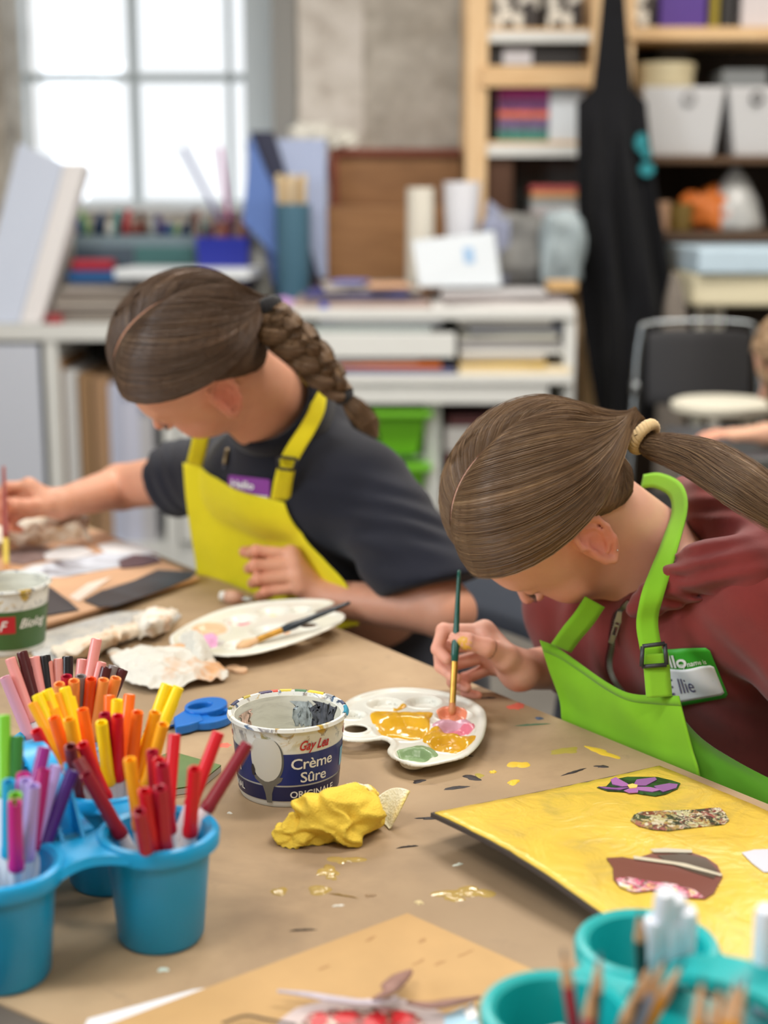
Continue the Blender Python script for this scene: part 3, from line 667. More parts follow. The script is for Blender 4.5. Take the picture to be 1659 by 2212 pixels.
for i_, (a, b_, c_) in enumerate([(196, 210, (54, 40, 84)), (190, 196, (206, 70, 50)), (176, 187, (206, 184, 60)), (160, 172, (60, 110, 70)), (140, 158, (226, 198, 50)), (126, 136, (150, 150, 152)), (74, 96, (40, 140, 170)), (100, 112, (70, 80, 110)), (222, 232, (180, 160, 60)), (240, 256, (50, 56, 90)), (262, 268, (120, 120, 60))]): rimdab(dg(a), dg(b_), cm(c_, .35), i_)
# second tub at the left edge of the frame
b2 = T(20, 1440); tbx = T(20, 1466)
tb2, TM2, tp2, tt2 = tub(-.4685, 1.795 - .02, .043, .0525, .085, 'white tub with green label and red corner, paint-crusted rim, at the left edge')
tb2.children[0].data.materials.append(M_TUB)
ins = MB().lathe([(.0490, .083), (.0480, .074), (.041, .0045), (.001, .0045), (.001, .0038), (.0415, .0038), (.0486, .074), (.0497, .083)], (-.4685, 1.775, TZ + .0005), 60, closed=True); obj('dried_paint', ins, M_IN, tb2, auto=40)
obj('label_band', tp2(bandrows(.008, .058, dg(-150), dg(125), 6), 70), pm('label_green', (62, 98, 50), .4), tb2, smooth=True)
obj('label_logo', tp2(bandrows(.030, .052, dg(-42), dg(10), 4), 16, .0007), M_LRED, tb2, smooth=True)
for s_, sz, ph, z_ in (('F', .018, -2 - 12, .034), ('Biolog', .0165, 15, .036), ):
    obj('lettering', tt2(s_, sz, dg(ph), z_, shear=.4, offset=.00025, off=.0011, sx=.85), M_LWHITE, tb2)

# ------------------------------------------------------------------ craft caddies (cups joined by a top web)
def caddy(cups, rb, rr, h, mat, label, handle, webs):
    cx = sum(c[0] for c in cups) / len(cups); cy = sum(c[1] for c in cups) / len(cups)
    th = thing('cup_caddy', label, 'caddy', (cx, cy, TZ))
    for c in cups:
        # gently tapered cup; rim rolled outwards and down
        prof = [(rb * .92, .0), (rb, .004), (rr - .003, h - .016), (rr - .003, h - .013), (rr + .0005, h - .0125), (rr + .0042, h - .011), (rr + .0048, h - .003), (rr + .003, h), (rr - .001, h + .0006), (rr - .0045, h - .002), (rr - .0062, h - .016), (rb - .003, .005), (rb * .85, .0035)]
        obj('cup', MB().lathe(prof, (c[0], c[1], TZ + .0004), 64), mat, th, auto=45)
    for (i, j, wd) in webs:      # saddle-shaped web between two neighbouring rims
        a, b_ = np.array(cups[i]), np.array(cups[j]); d = b_ - a; L = np.linalg.norm(d); d /= L; n_ = np.array([-d[1], d[0]])
        for sgn in ((1, -1) if wd > 0 else (1,)):
            pass
        G = []
        for s in np.linspace(0, 1, 17):
            q = a + d * (rr * .78 + (L - 2 * rr * .78) * s); hw = abs(wd) * (1 - .42 * math.sin(PI * s))
            G.append([[*(q + n_ * hw * t_), TZ + h - .0045 - (.004 if abs(t_) > .99 else 0)] for t_ in (-1, -.97, -.5, 0, .5, .97, 1)])
        G = np.array(G)
        # keep clear of the cup openings
        for g in G.reshape(-1, 3):
            for c in (a, b_):
                v = g[:2] - c; r = np.linalg.norm(v)
                if r < rr + .001: g[:2] = c + v / max(r, 1e-6) * (rr + .001)
        obj('rim_web', MB().grid(G, .006), mat, th, auto=50)
    return th
M_BLUE = pm('blue_plastic', (18, 156, 214), .34, spec=.5)
uA = np.array(T(349, 2022)[:2]); vAB = np.array([-.104, -.058]); vAC = np.array([-.056, .094])
cups = [uA, uA + vAB, uA + vAC, uA + vAC + vAB, uA + 2 * vAC, uA + 2 * vAC + vAB]
cad = caddy(cups, .0325, .0415, .087, M_BLUE, 'bright blue plastic cup caddy full of felt markers on the left of the table', None,
            [(0, 1, .030), (2, 3, .028), (4, 5, .028), (0, 2, .026), (2, 4, .026), (1, 3, .026), (3, 5, .026)])
mid = uA + vAC * .5 + vAB * .5; H0 = TZ + .087
dA = vAB / np.linalg.norm(vAB); dC = vAC / np.linalg.norm(vAC)
pl = MB(); cc = mid - dC * .0
G = np.array([[[*(cc + dA * x_ + dC * y_), H0 - .006] for x_ in np.linspace(-.022, .022, 5)] for y_ in np.linspace(-.022, .022, 5)])
obj('centre_plate', MB().grid(G, .005), M_BLUE, cad)
# handle: an arch rising over the centre along the long axis
hp = []
for s in np.linspace(0, 1, 25):
    q = cc - dC * .012 + dC * .13 * s; z = H0 - .006 + .046 * (math.sin(PI * s) ** .55); hp.append((*q, z))
hp = np.array(hp); tt_ = np.gradient(hp, axis=0); tt_ /= np.linalg.norm(tt_, axis=1)[:, None]; da3 = np.array([*dA, 0])
Gh = np.array([[p_ + da3 * wv for wv in (-.011, -.006, 0, .006, .011)] for p_ in hp]); obj('handle', MB().grid(Gh, .004), M_BLUE, cad, auto=50)
for k in range(2):      # gusset fins at the foot of the handle
    q = cc - dC * .014; o_ = da3[:2] * (-.008 + .016 * k)
    fin = [np.array([*(q + o_ - dC * .026), H0 - .003]), np.array([*(q + o_), H0 - .003]), np.array([*(q + o_ + dC * .012), H0 + .045])]
    v1 = [f_ + da3 * .0012 for f_ in fin]; v2 = [f_ - da3 * .0012 for f_ in fin]
    obj('handle_fin', MB().add(v1 + v2, [(0, 1, 2), (5, 4, 3), (0, 3, 4, 1), (1, 4, 5, 2), (2, 5, 3, 0)]), M_BLUE, cad)

# ------------------------------------------------------------------ felt markers
t = NT('marker_cap'); oi = t.new('ShaderNodeObjectInfo'); t.link(oi.outputs['Color'], t.b.inputs['Base Color']); t.set(Roughness=.3)
t.b.inputs['Subsurface Weight'].default_value = .0; M_CAP = t.m
M_BARREL = pm('marker_white', (232, 234, 238), .35)
ML = .140; CL = .060; MR = .0053
def frame_to(d):
    d = np.asarray(d, float); d /= np.linalg.norm(d); return Vector(d).to_track_quat('Z', 'Y').to_matrix().to_4x4()
mroot = None
capm = MB().lathe([(MR * .92, ML - CL), (MR * 1.10, ML - CL + .0005), (MR * 1.1, ML - CL + .006), (MR, ML - CL + .007), (MR * .93, ML - .001), (MR * .86, ML), (MR * .66, ML - .0005), (MR * .62, ML - .008), (MR * .2, ML - .009)], n=20)
barm = MB().lathe([(MR * .7, 0), (MR * .85, .001), (MR * .95, .02), (MR * .98, ML - CL - .001), (MR * .8, ML - CL + .004)], n=20)
COLN = {'y': ('bright yellow', (245, 214, 20)), 'a': ('amber', (244, 168, 22)), 'o': ('orange', (240, 110, 26)), 'l': ('light orange', (240, 146, 70)), 'v': ('vermilion', (226, 74, 24)),
        'r': ('red', (206, 20, 36)), 'c': ('crimson', (170, 20, 50)), 'm': ('maroon', (132, 22, 44)), 'b': ('brown red', (122, 40, 44)), 'd': ('dark brown', (74, 22, 26)), 'k': ('black', (26, 24, 28)),
        'p': ('pink', (228, 150, 144)), 's': ('salmon', (214, 142, 130)), 'g': ('grey', (130, 122, 122)), 'h': ('hot magenta', (196, 40, 136)), 'q': ('dark magenta', (164, 30, 104)), 'w': ('lilac', (176, 156, 218)),
        'u': ('deep purple', (62, 26, 112)), 'z': ('violet', (146, 38, 134)), 't': ('cyan', (40, 160, 210)), 'e': ('green', (50, 124, 52)), 'f': ('lime', (120, 196, 50)), 'n': ('navy', (28, 40, 96)), 'i': ('pale pink lilac', (206, 150, 166))}
CUPN = {0: 'the right front cup', 1: 'the left front cup', 2: 'the middle cup', 4: 'the rear cup'}
MK = [ # cup, colour, top x, top y, lower x, lower y (photo pixels)
 (0, 'm', 535, 1606, 452, 1740), (0, 'r', 472, 1582, 405, 1720), (0, 'r', 377, 1586, 368, 1690), (0, 'r', 420, 1660, 421, 1782), (0, 'c', 350, 1652, 380, 1790), (0, 'c', 346, 1702, 354, 1815), (0, 'r', 312, 1708, 327, 1822),
 (0, 'r', 343, 1640, 356, 1760), (0, 'c', 329, 1622, 345, 1750), (2, 'r', 254, 1546, 262, 1705), (2, 'r', 178, 1608, 235, 1745), (0, 'm', 185, 1672, 262, 1800), (0, 'b', 168, 1640, 215, 1760), (2, 'b', 152, 1612, 140, 1720), (0, 'c', 300, 1752, 306, 1840),
 (2, 'y', 361, 1478, 343, 1570), (2, 'y', 386, 1484, 366, 1580), (2, 'y', 375, 1514, 358, 1610), (2, 'a', 336, 1538, 315, 1650), (2, 'a', 353, 1564, 342, 1660), (2, 'o', 297, 1538, 297, 1650), (2, 'o', 280, 1500, 279, 1610), (2, 'y', 253, 1512, 253, 1600),
 (2, 'o', 236, 1502, 232, 1600), (4, 'l', 251, 1464, 247, 1540), (4, 'l', 224, 1468, 220, 1560), (4, 'v', 197, 1466, 196, 1570), (4, 'l', 160, 1470, 163, 1560), (4, 'l', 128, 1477, 135, 1560), (2, 'y', 139, 1485, 150, 1580), (2, 'y', 101, 1490, 118, 1590),
 (2, 'y', 80, 1500, 100, 1600), (2, 'a', 123, 1498, 140, 1590), (2, 'y', 150, 1506, 160, 1600), (2, 'a', 71, 1517, 95, 1620), (2, 'a', 105, 1512, 122, 1600), (2, 'a', 114, 1530, 130, 1620), (2, 'a', 84, 1540, 110, 1650), (2, 'o', 116, 1550, 145, 1660),
 (2, 'a', 149, 1553, 160, 1660), (2, 'o', 178, 1532, 205, 1670), (2, 'y', 219, 1560, 240, 1700), (2, 'c', 226, 1542, 236, 1600), (0, 'a', 280, 1640, 288, 1740), (2, 'r', 78, 1578, 92, 1650),
 (4, 'p', 22, 1422, 48, 1560), (4, 'p', 52, 1426, 75, 1560), (4, 'p', 74, 1419, 90, 1520), (4, 'd', 72, 1436, 85, 1530), (4, 's', 102, 1428, 108, 1520), (4, 's', 127, 1423, 130, 1510), (4, 'k', 146, 1418, 148, 1500), (4, 'p', 178, 1424, 172, 1500),
 (4, 'p', 209, 1380, 194, 1460), (4, 'p', 219, 1430, 210, 1500), (4, 'd', 230, 1441, 224, 1510), (4, 'g', 246, 1438, 240, 1510), (4, 'd', 266, 1446, 252, 1520), (4, 'c', 144, 1460, 146, 1540), (4, 'g', 175, 1460, 175, 1550), (4, 'd', 47, 1408, 62, 1500), (4, 'k', 97, 1416, 102, 1500), (4, 'i', 10, 1462, 36, 1590),
 (1, 'e', 37, 1590, 36, 1700), (1, 'u', 37, 1616, 22, 1700), (1, 'z', 96, 1614, 72, 1690), (1, 'h', 50, 1672, 54, 1790), (1, 't', 19, 1687, 20, 1790), (1, 'w', 55, 1684, 58, 1800), (1, 'q', 95, 1662, 97, 1828), (1, 'w', 121, 1653, 118, 1820),
 (1, 'u', 157, 1664, 137, 1815), (1, 'w', 72, 1696, 68, 1850), (1, 'f', 33, 1716, 36, 1830), (1, 'h', 32, 1732, 32, 1872), (1, 'n', 6, 1650, 8, 1750), (1, 'f', 8, 1545, 12, 1640)]
res = []
for (cu, co, x1, y1, x2, y2) in MK:
    c = cups[cu]; cb = np.array([c[0], c[1], TZ + .006])
    dpx = np.array([x2 - x1, y2 - y1], float); dpx /= np.linalg.norm(dpx)
    dd = proj([c[0], c[1], TZ + .08])[2]; bx = np.array([x1, y1]) + dpx * ML * F / dd * .80
    b_ = T(bx[0], bx[1], TZ + .006); b_[1] += .010; v = b_[:2] - c; r = np.linalg.norm(v)
    b_ = np.array([*(c + v * min(1, .023 / max(r, 1e-6))), TZ + .006])
    lo_, hi_ = dd - .11, dd + .11; best = None
    for d_ in np.linspace(lo_, hi_, 221):
        tp = P(x1, y1, d_); e = abs(np.linalg.norm(tp - b_) - ML) + .15 * abs(d_ - dd)
        if best is None or e < best[0]: best = (e, tp)
    tp = best[1]
    # slide so the marker crosses the rim inside the opening
    ax = tp - b_; ax /= np.linalg.norm(ax); k = (.085) / ax[2]; cr = b_ + ax * k; v = cr[:2] - c; r = np.linalg.norm(v)
    if r > .031: 
        sh = v * (1 - .031 / r); b_ = b_ - np.array([*sh, 0]) ; v = b_[:2] - c; r = np.linalg.norm(v)
        if r > .026: b_[:2] = c + v * .026 / r
    # keep the top where the photo has it: re-aim from the new foot
    best = None
    for d_ in np.linspace(lo_, hi_, 221):
        tq = P(x1, y1, d_); e = abs(np.linalg.norm(tq - b_) - ML) + .1 * abs(d_ - dd)
        if best is None or e < best[0]: best = (e, tq)
    tp = best[1]; ax = tp - b_; ax /= np.linalg.norm(ax); b_ = tp - ax * ML
    res.append([cu, co, x1, y1, b_, ax])
ORD = ['', 'second', 'third', 'fourth', 'fifth', 'sixth', 'seventh', 'eighth', 'ninth', 'tenth', 'eleventh']
from collections import defaultdict
grp = defaultdict(list)
for i, r in enumerate(res): grp[(r[0], r[1])].append(i)
mlab = {}
for (cu, co), ids in grp.items():
    ids.sort(key=lambda i: res[i][2]); cn = COLN[co][0]; n = len(ids)
    for k, i in enumerate(ids):
        if n == 1: s = 'the only one with a %s cap in %s' % (cn, CUPN[cu])
        elif k == 0: s = 'leftmost %s cap in %s' % (cn, CUPN[cu])
        elif k == n - 1: s = 'rightmost %s cap in %s' % (cn, CUPN[cu])
        else: s = '%s %s cap from the left in %s' % (ORD[k], cn, CUPN[cu])
        mlab[i] = 'felt marker, ' + s
proto = None
for i, (cu, co, x1, y1, b_, ax) in enumerate(res):
    if proto is None:
        o = thing('felt_marker', '', 'marker'); c1 = obj('cap', capm, M_CAP, o, auto=35, local=True); c2 = obj('barrel', barm, M_BARREL, o, auto=35, local=True); proto = (o, c1, c2)
    else:
        o = proto[0].copy(); COL.objects.link(o)
        c1 = proto[1].copy(); COL.objects.link(c1); c1.parent = o; c2 = proto[2].copy(); COL.objects.link(c2); c2.parent = o
    M_ = frame_to(ax); M_.translation = Vector(b_); o.matrix_world = M_
    c1.color = srgb(*COLN[co][1]); o['label'] = mlab[i]; o['category'] = 'marker'; o['group'] = 'felt markers in the blue caddy'

# ------------------------------------------------------------------ scissors, booklet, tissues, scraps
sc = T(440, 1548); M_SCB = pm('scissor_blue', (24, 112, 200), .4)
scs = thing('scissors', 'small scissors with blue plastic handles lying beside the white and blue tub', 'scissors', sc)
def px_ring(outer, inner, z, h): 
    o_ = [T(*p_, TZ + z)[:2] for p_ in outer]; i_ = [T(*p_, TZ + z)[:2] for p_ in inner]; n = len(o_)
    V = [(*q, TZ + z - h / 2) for q in o_] + [(*q, TZ + z - h / 2) for q in i_] + [(*q, TZ + z + h / 2) for q in o_] + [(*q, TZ + z + h / 2) for q in i_]
    fs = []
    for k in range(n):
        j = (k + 1) % n; fs += [(k, n + k, n + j, j), (2 * n + k, 2 * n + j, 3 * n + j, 3 * n + k), (k, j, 2 * n + j, 2 * n + k), (n + k, 3 * n + k, 3 * n + j, n + j)]
    return MB().add(V, fs)
def ring_pts(cx, cy, rx, ry, rot, n=28, sq=1.0): 
    return [(cx + rx * math.cos(a) * math.cos(rot) - ry * math.sin(a) * math.sin(rot), cy + rx * math.cos(a) * math.sin(rot) + ry * math.sin(a) * math.cos(rot)) for a in [2 * PI * k / n for k in range(n)]]
obj('handle', px_ring(ring_pts(445, 1530, 47, 16, -.14), ring_pts(432, 1532, 27, 7, -.14), .010, .009), M_SCB, scs, bevel=.0015)
obj('handle', px_ring(ring_pts(452, 1552, 52, 17, -.12), ring_pts(472, 1549, 22, 6, -.12), .006, .009), M_SCB, scs, bevel=.0015)
gp = [T(*q, TZ + .008)[:2] for q in [(375, 1556), (400, 1540), (430, 1545), (440, 1562), (410, 1572), (380, 1578)]]; obj('handle_shank', MB().prism([tuple(q) for q in gp], TZ + .002, TZ + .012), M_SCB, scs, bevel=.0015)
bl = [T(*q)[:2] for q in [(392, 1560), (394, 1570), (350, 1582), (310, 1590), (345, 1574)]]; obj('blade', MB().prism([tuple(q) for q in bl], TZ + .003, TZ + .0055), pm('blade_steel', (190, 190, 194), .25, metal=1), scs)
bk = [T(*q)[:2] for q in [(372, 1638), (478, 1668), (425, 1712), (300, 1730), (300, 1665)]]
bkt = thing('booklet', 'dark green booklet lying behind the red markers', 'booklet', (*bk[0], TZ))
obj('page_block', MB().prism([tuple(q) for q in bk], TZ + .0005, TZ + .006), pm('page_edges', (196, 196, 188), .8), bkt); obj('cover', MB().prism([tuple(q) for q in bk], TZ + .0062, TZ + .0075), pm('green_cover', (76, 104, 44), .45, var=.2, vscale=30), bkt)

def crumple(name, label, cx, cy, rx, ry, h, seed, mat, z=TZ, rz=0, amp=.5, tail=None, cat='paper towel', n=110, freq=2.2):
    """crumpled tissue: a closed bag of ridged folds resting on the table"""
    V = []; fs = []; m = n // 2
    for i in range(m + 1):
        th_ = PI * i / m
        for k in range(n):
            ph = 2 * PI * k / n; d = np.array([math.sin(th_) * math.cos(ph), math.sin(th_) * math.sin(ph), math.cos(th_)])
            q = Vector(tuple(d * freq + seed * 7.3)); r = 1 + amp * (mnoise.noise(q) * 1.0 + .5 * (1 - 2 * abs(mnoise.noise(q * 2.1))) - .25 + .22 * (1 - 2 * abs(mnoise.noise(q * 4.3))))
            x, y, zz = d[0] * rx * r, d[1] * ry * r, max(-.25, d[2]) * h * r
            V.append((cx + x * math.cos(rz) - y * math.sin(rz), cy + x * math.sin(rz) + y * math.cos(rz), z + max(.0008, zz + .25 * h)))
    for i in range(m):
        for k in range(n): j = (k + 1) % n; fs.append((i * n + k, i * n + j, (i + 1) * n + j, (i + 1) * n + k)[::-1])
    o = obj(name, MB().add(V, fs), mat, smooth=True); tag(o, label, cat); return o
def m_tissue(name, c, c2=None, sc_=700, dimple=.5, mixscale=14, pos=.5):
    t = NT(name); co = t.coord('Object'); v = t.new('ShaderNodeTexVoronoi'); v.inputs['Scale'].default_value = sc_; t.link(co, v.inputs['Vector'])
    if c2:
        n = t.noise(co, mixscale, 3); t.set(Base_Color=t.ramp(n.outputs[0], [(pos - .06, srgb(*c)), (pos + .06, srgb(*c2))]))
    else: t.set(Base_Color=srgb(*c))
    t.set(Roughness=.9); t.bump(v.outputs['Distance'], dimple, .0015); return t.m
# sheet crumple: folded cloth-like sheet through control points
def sheet(name, label, rows, mat, seed=0, amp=.004, f=40, th=.001, cat='paper towel', sub=14):
    R = np.array([spline(r, sub * (len(r) - 1) + 1) for r in rows]); G = np.stack([spline(R[:, j], sub * (len(rows) - 1) + 1) for j in range(R.shape[1])], 1)
    H = G.copy()
    for i in range(G.shape[0]):
        for j in range(G.shape[1]):
            q = Vector(tuple(G[i, j] * f + seed * 3.1)); G[i, j, 2] += amp * (1 - 2 * abs(mnoise.noise(q))) + amp * .5 * (1 - 2 * abs(mnoise.noise(q * 2.3)))
            G[i, j, 0] += amp * .6 * mnoise.noise(q * 1.3 + Vector((9, 2, 1))); G[i, j, 1] += amp * .6 * mnoise.noise(q * 1.3 + Vector((1, 7, 3)))
    G[..., 2] = np.maximum(G[..., 2], TZ + .0012)
    o = obj(name, MB().grid(G, th), mat, smooth=True); tag(o, label, cat); return o
M_YTIS = m_tissue('yellow_soaked_towel', (238, 204, 74), None, 620, .4)
M_WTIS = m_tissue('white_towel', (214, 212, 202), None, 420, .6)
# the yellow wad: soaked ball with a dry white wing
wad = thing('paper_towel', 'crumpled paper towel soaked yellow with a white dry end, in front of the tub', 'paper towel', T(700, 1800))
def wadpart(name, c3, r3, seed, mat, rot, amp=.45, n=120, fr=2.0, floor=TZ + .001):
    V = []; m = n // 2; R_ = Matrix.Rotation(rot[2], 3, 'Z') @ Matrix.Rotation(rot[1], 3, 'Y') @ Matrix.Rotation(rot[0], 3, 'X'); R_ = np.array(R_)
    for i in range(m + 1):
        th_ = PI * i / m
        for k in range(n):
            ph = 2 * PI * k / n; d = np.array([math.sin(th_) * math.cos(ph), math.sin(th_) * math.sin(ph), math.cos(th_)])
            q = Vector(tuple(d * fr + seed * 5.1)); q2 = q + Vector((mnoise.noise(q * 1.1), mnoise.noise(q * 1.1 + Vector((3, 3, 3))), 0)) * .8
            r = 1 + amp * (.5 * mnoise.noise(q * .8) + .55 * (.5 - 2.2 * abs(mnoise.noise(Vector((q2[0] * .9 + q2[2] * .5, q2[1] * .45, q2[2] * .9))))) + .16 * (.5 - 2 * abs(mnoise.noise(q2 * 1.3 + Vector((4, 4, 4))))))
            p_ = R_ @ (d * np.array(r3) * r) + np.array(c3); p_[2] = max(p_[2], floor + .0008 * math.sin(k)); V.append(p_)
    fs = [(i * n + k, i * n + (k + 1) % n, (i + 1) * n + (k + 1) % n, (i + 1) * n + k)[::-1] for i in range(m) for k in range(n)]
    return obj(name, MB().add(V, fs), mat, wad, smooth=True)
cw = T(705, 1812, TZ); wadpart('soaked_wad', (cw[0] + .006, cw[1] + .007, TZ + .015), (.039, .030, .027), 1.37, M_YTIS, (0, .1, .2), .52, fr=1.5)
wadpart('soaked_fold', (cw[0] - .026, cw[1] - .003, TZ + .008), (.019, .019, .0125), 3.9, M_YTIS, (0, -.3, .5), .45, fr=1.4)
cw2 = T(790, 1778); 
wadpart('dry_fold', (cw2[0] - .008, cw2[1] + .012, TZ + .014), (.020, .016, .017), 2.9, m_tissue('half_wet_towel', (238, 206, 90), (234, 230, 208), 420, .6, 30, .5), (0, 0, .3))
# wing: thin curled sheet rising to the right
wg = []
for s in np.linspace(0, 1, 26):
    row = []
    for t_ in np.linspace(0, 1, 20):
        bx = 786 + (840 - 786) * t_ + 46 * s * (.35 + .65 * t_); by = 1806 - 10 * t_ - 88 * s * (.25 + .75 * math.sin(PI * (.25 + .5 * t_))) - 18 * s * t_
        dpt = 1.326 - .012 * t_ + .006 * s + .014 * math.sin(PI * t_) * (1 - .3 * s) + .003 * math.sin(9 * t_ + 4 * s)
        row.append(P(bx, by, dpt))
    wg.append(row)
wg = np.array(wg); wg[..., 2] = np.maximum(wg[..., 2], TZ + .001)
obj('dry_wing', MB().grid(wg, .0012), m_tissue('dry_towel_wing', (236, 232, 206), (238, 216, 130), 420, .6, 22, .58), wad, smooth=True)
# towels behind
def tpx(l, z=0.0): return [T(x, y, TZ + z) for x, y in l] 
def rowz(l): return [T(x, y, TZ + z) + np.array([0, 0, 0]) for x, y, z in l]
M_WT2 = m_tissue('stained_towel', (216, 213, 203), (216, 168, 124), 420, .4, 22, .62)
sheet('paper_towel', 'white paper towel with peach paint smears spread beside the palette', [rowz([(225, 1412, .004), (300, 1405, .012), (390, 1395, .016), (420, 1400, .006)]), rowz([(250, 1440, .010), (320, 1425, .024), (400, 1420, .020), (450, 1425, .010)]), rowz([(275, 1478, .004), (345, 1462, .014), (420, 1452, .014), (490, 1455, .004)]), rowz([(320, 1495, .003), (370, 1492, .004), (430, 1480, .004), (495, 1468, .003)])], M_WT2, 1, .005, 34)
sheet('paper_towel', 'small twist of white tissue resting on the edge of the peach-stained palette', [rowz([(398, 1372, .02), (420, 1366, .03), (440, 1380, .03)]), rowz([(390, 1400, .016), (425, 1395, .03), (450, 1405, .02)]), rowz([(395, 1425, .012), (430, 1425, .02), (462, 1432, .010)])], M_WTIS, 2, .004, 50)
sheet('paper_towel', 'crumpled white towel lying on the newspaper near the tan picture', [rowz([(285, 1340, .004), (330, 1322, .02), (385, 1325, .006)]), rowz([(290, 1365, .006), (335, 1350, .03), (380, 1345, .010)]), rowz([(300, 1385, .003), (340, 1378, .006), (365, 1370, .003)])], m_tissue('peach_towel', (232, 226, 214), (226, 180, 140), 420, .4, 30, .62), 3, .006, 40)
sheet('paper_towel', 'pale rolled tissue between the newspaper and the white towel', [rowz([(110, 1405, .004), (180, 1385, .016), (250, 1360, .014), (290, 1350, .006)]), rowz([(115, 1420, .006), (185, 1402, .026), (255, 1376, .022), (295, 1362, .010)]), rowz([(130, 1432, .003), (190, 1425, .006), (262, 1396, .006), (300, 1378, .003)])], m_tissue('tan_towel', (222, 208, 188), (206, 168, 130), 420, .4, 30, .6), 4, .005, 40)
sheet('paper_towel', 'crumpled white towels beyond the tan picture at the upper left of the table', [rowz([(-40, 1150, .02), (60, 1132, .03), (150, 1128, .05), (195, 1130, .03)]), rowz([(-40, 1175, .03), (60, 1158, .04), (150, 1152, .04), (190, 1160, .02)]), rowz([(-40, 1195, .01), (60, 1190, .012), (150, 1185, .012), (200, 1180, .005)])], m_tissue('back_towel', (226, 216, 200), (196, 160, 124), 420, .4, 14, .6), 5, .012, 22)
# paint tube with red cap
tu = thing('paint_tube', 'small cream paint tube with a red cap behind the pink markers', 'tube', T(205, 1410))
a0, a1 = T(195, 1402, TZ + .008), T(240, 1382, TZ + .008); dd_ = (a1 - a0)
obj('tube_body', MB().tube([a0 + dd_ * k for k in (0, 1.0, 1.3, 1.5)], [.008, .0078, .007, .004], 16), cm((220, 206, 186), .4), tu, smooth=True); obj('cap', MB().tube([a0 - dd_ * .35, a0 - dd_ * .02], .0072, 16), cm((196, 44, 46), .4), tu, auto=40)
# small tubes by the fist
tu = thing('paint_tube', 'tiny crumpled paint tube lying just below the resting fist', 'tube', T(505, 1292))
a0, a1 = T(488, 1288, TZ + .009), T(524, 1292, TZ + .008); dd_ = a1 - a0
obj('tube_body', MB().tube([a0, a0 + dd_ * .5, a1], [.009, .010, .006], 14), cm((214, 168, 142), .5), tu, smooth=True); obj('cap', MB().tube([a0 - dd_ * .35, a0], [.006, .008], 12), cm((232, 232, 226), .4), tu, smooth=True); obj('crimped_end', MB().tube([a1, a1 + dd_ * .6], [.005, .006], 12, flat=.4), cm((206, 214, 214), .4), tu, smooth=True)
tag(obj('paper_scrap', MB().prism(blob(*T(512, 1450)[:2], .011, .012, 0, 20, .4, 9), TZ + .0003, TZ + .004), cm((214, 176, 140), .8)), 'small torn peach paper scrap right of the white towel', 'scrap')
# newspaper
nw = [T(*q)[:2] for q in [(95, 1368), (250, 1325), (372, 1318), (392, 1332), (360, 1362), (230, 1400), (90, 1440), (60, 1400)]]
t = NT('newsprint'); co = t.coord('Object', (60, 200, 1), (0, 0, .5)); br = t.new('ShaderNodeTexBrick'); t.link(co, br.inputs['Vector']); br.inputs['Color1'].default_value = srgb(90, 92, 100); br.inputs['Color2'].default_value = srgb(206, 208, 210); br.inputs['Mortar'].default_value = srgb(222, 222, 218); br.inputs['Mortar Size'].default_value = .05; br.inputs['Scale'].default_value = 1.2
nn = t.noise(t.coord('Object'), 30, 2); t.set(Base_Color=t.mix(t.ramp(nn.outputs[0], [(.45, (0, 0, 0, 1)), (.6, (1, 1, 1, 1))]), br.outputs[0], srgb(214, 212, 206)), Roughness=.8)
tag(obj('newspaper', MB().prism([tuple(q) for q in nw], TZ + .0003, TZ + .0018), t.m), 'folded newspaper sheet poking out below the tan picture at left', 'newspaper')

# ------------------------------------------------------------------ the tan picture the first girl paints
ap = [T(430, 1243, TZ + .012)[:2], T(218, 1142, TZ + .012)[:2], np.array([-.83, 2.50]), np.array([-1.0, 2.05]), T(-80, 1408, TZ + .005)[:2], T(78, 1360, TZ + .005)[:2]]
art = thing('cardboard_picture', 'peach-painted cardboard with black, white and grey torn pieces, worked on by the yellow-aproned girl', 'picture', (*ap[5], TZ))
pz = TZ + .009
ac = np.mean(ap, 0); E_ = []
for i in range(len(ap)):
    a_0, b_0 = ap[i], ap[(i + 1) % len(ap)]
    for s in range(14): E_.append(a_0 + (b_0 - a_0) * s / 14 + (0 if s == 0 else .0025 * (random.random() - .5)))
obj('cardboard_sheet', MB().prism([tuple(q) for q in E_], TZ + .004, pz), pm('peach_painted_cardboard', (216, 170, 132), .6, var=.14, vscale=9), art)
def piece(pts, mat, z, name='torn_piece'):
    L = [tuple(T(x, y, pz)[:2]) for x, y in pts]; return obj(name, MB().prism(L, pz + z, pz + z + .0009), mat, art)
t = NT('black_print'); co = t.coord('Object'); nn = t.noise(co, 5, 2); t.set(Base_Color=t.ramp(nn.outputs[0], [(.4, srgb(28, 28, 32)), (.7, srgb(70, 80, 88))]), Roughness=.35); M_BP = t.m
piece([(218, 1278), (290, 1255), (340, 1232), (424, 1237), (412, 1250), (370, 1268), (300, 1294), (270, 1290)], M_BP, .0003)
piece([(180, 1300), (222, 1277), (275, 1288), (300, 1295), (250, 1312), (215, 1314)], cm((40, 38, 42), .4), .0014)
piece([(40, 1265), (70, 1262), (110, 1270), (150, 1300), (170, 1318), (100, 1328), (60, 1305)], pm('black_paper', (48, 44, 50), .5, var=.2), .0003)
piece([(36, 1265), (90, 1278), (150, 1318), (172, 1320), (100, 1332), (70, 1325), (40, 1290)], cm((58, 54, 58), .5), .0014)
t = NT('grey_wash'); co = t.coord('Object'); nn = t.noise(co, 9, 4, .6, 1); t.set(Base_Color=t.ramp(nn.outputs[0], [(.35, srgb(120, 116, 124)), (.5, srgb(206, 212, 224)), (.65, srgb(232, 236, 240))]), Roughness=.5); M_GW = t.m
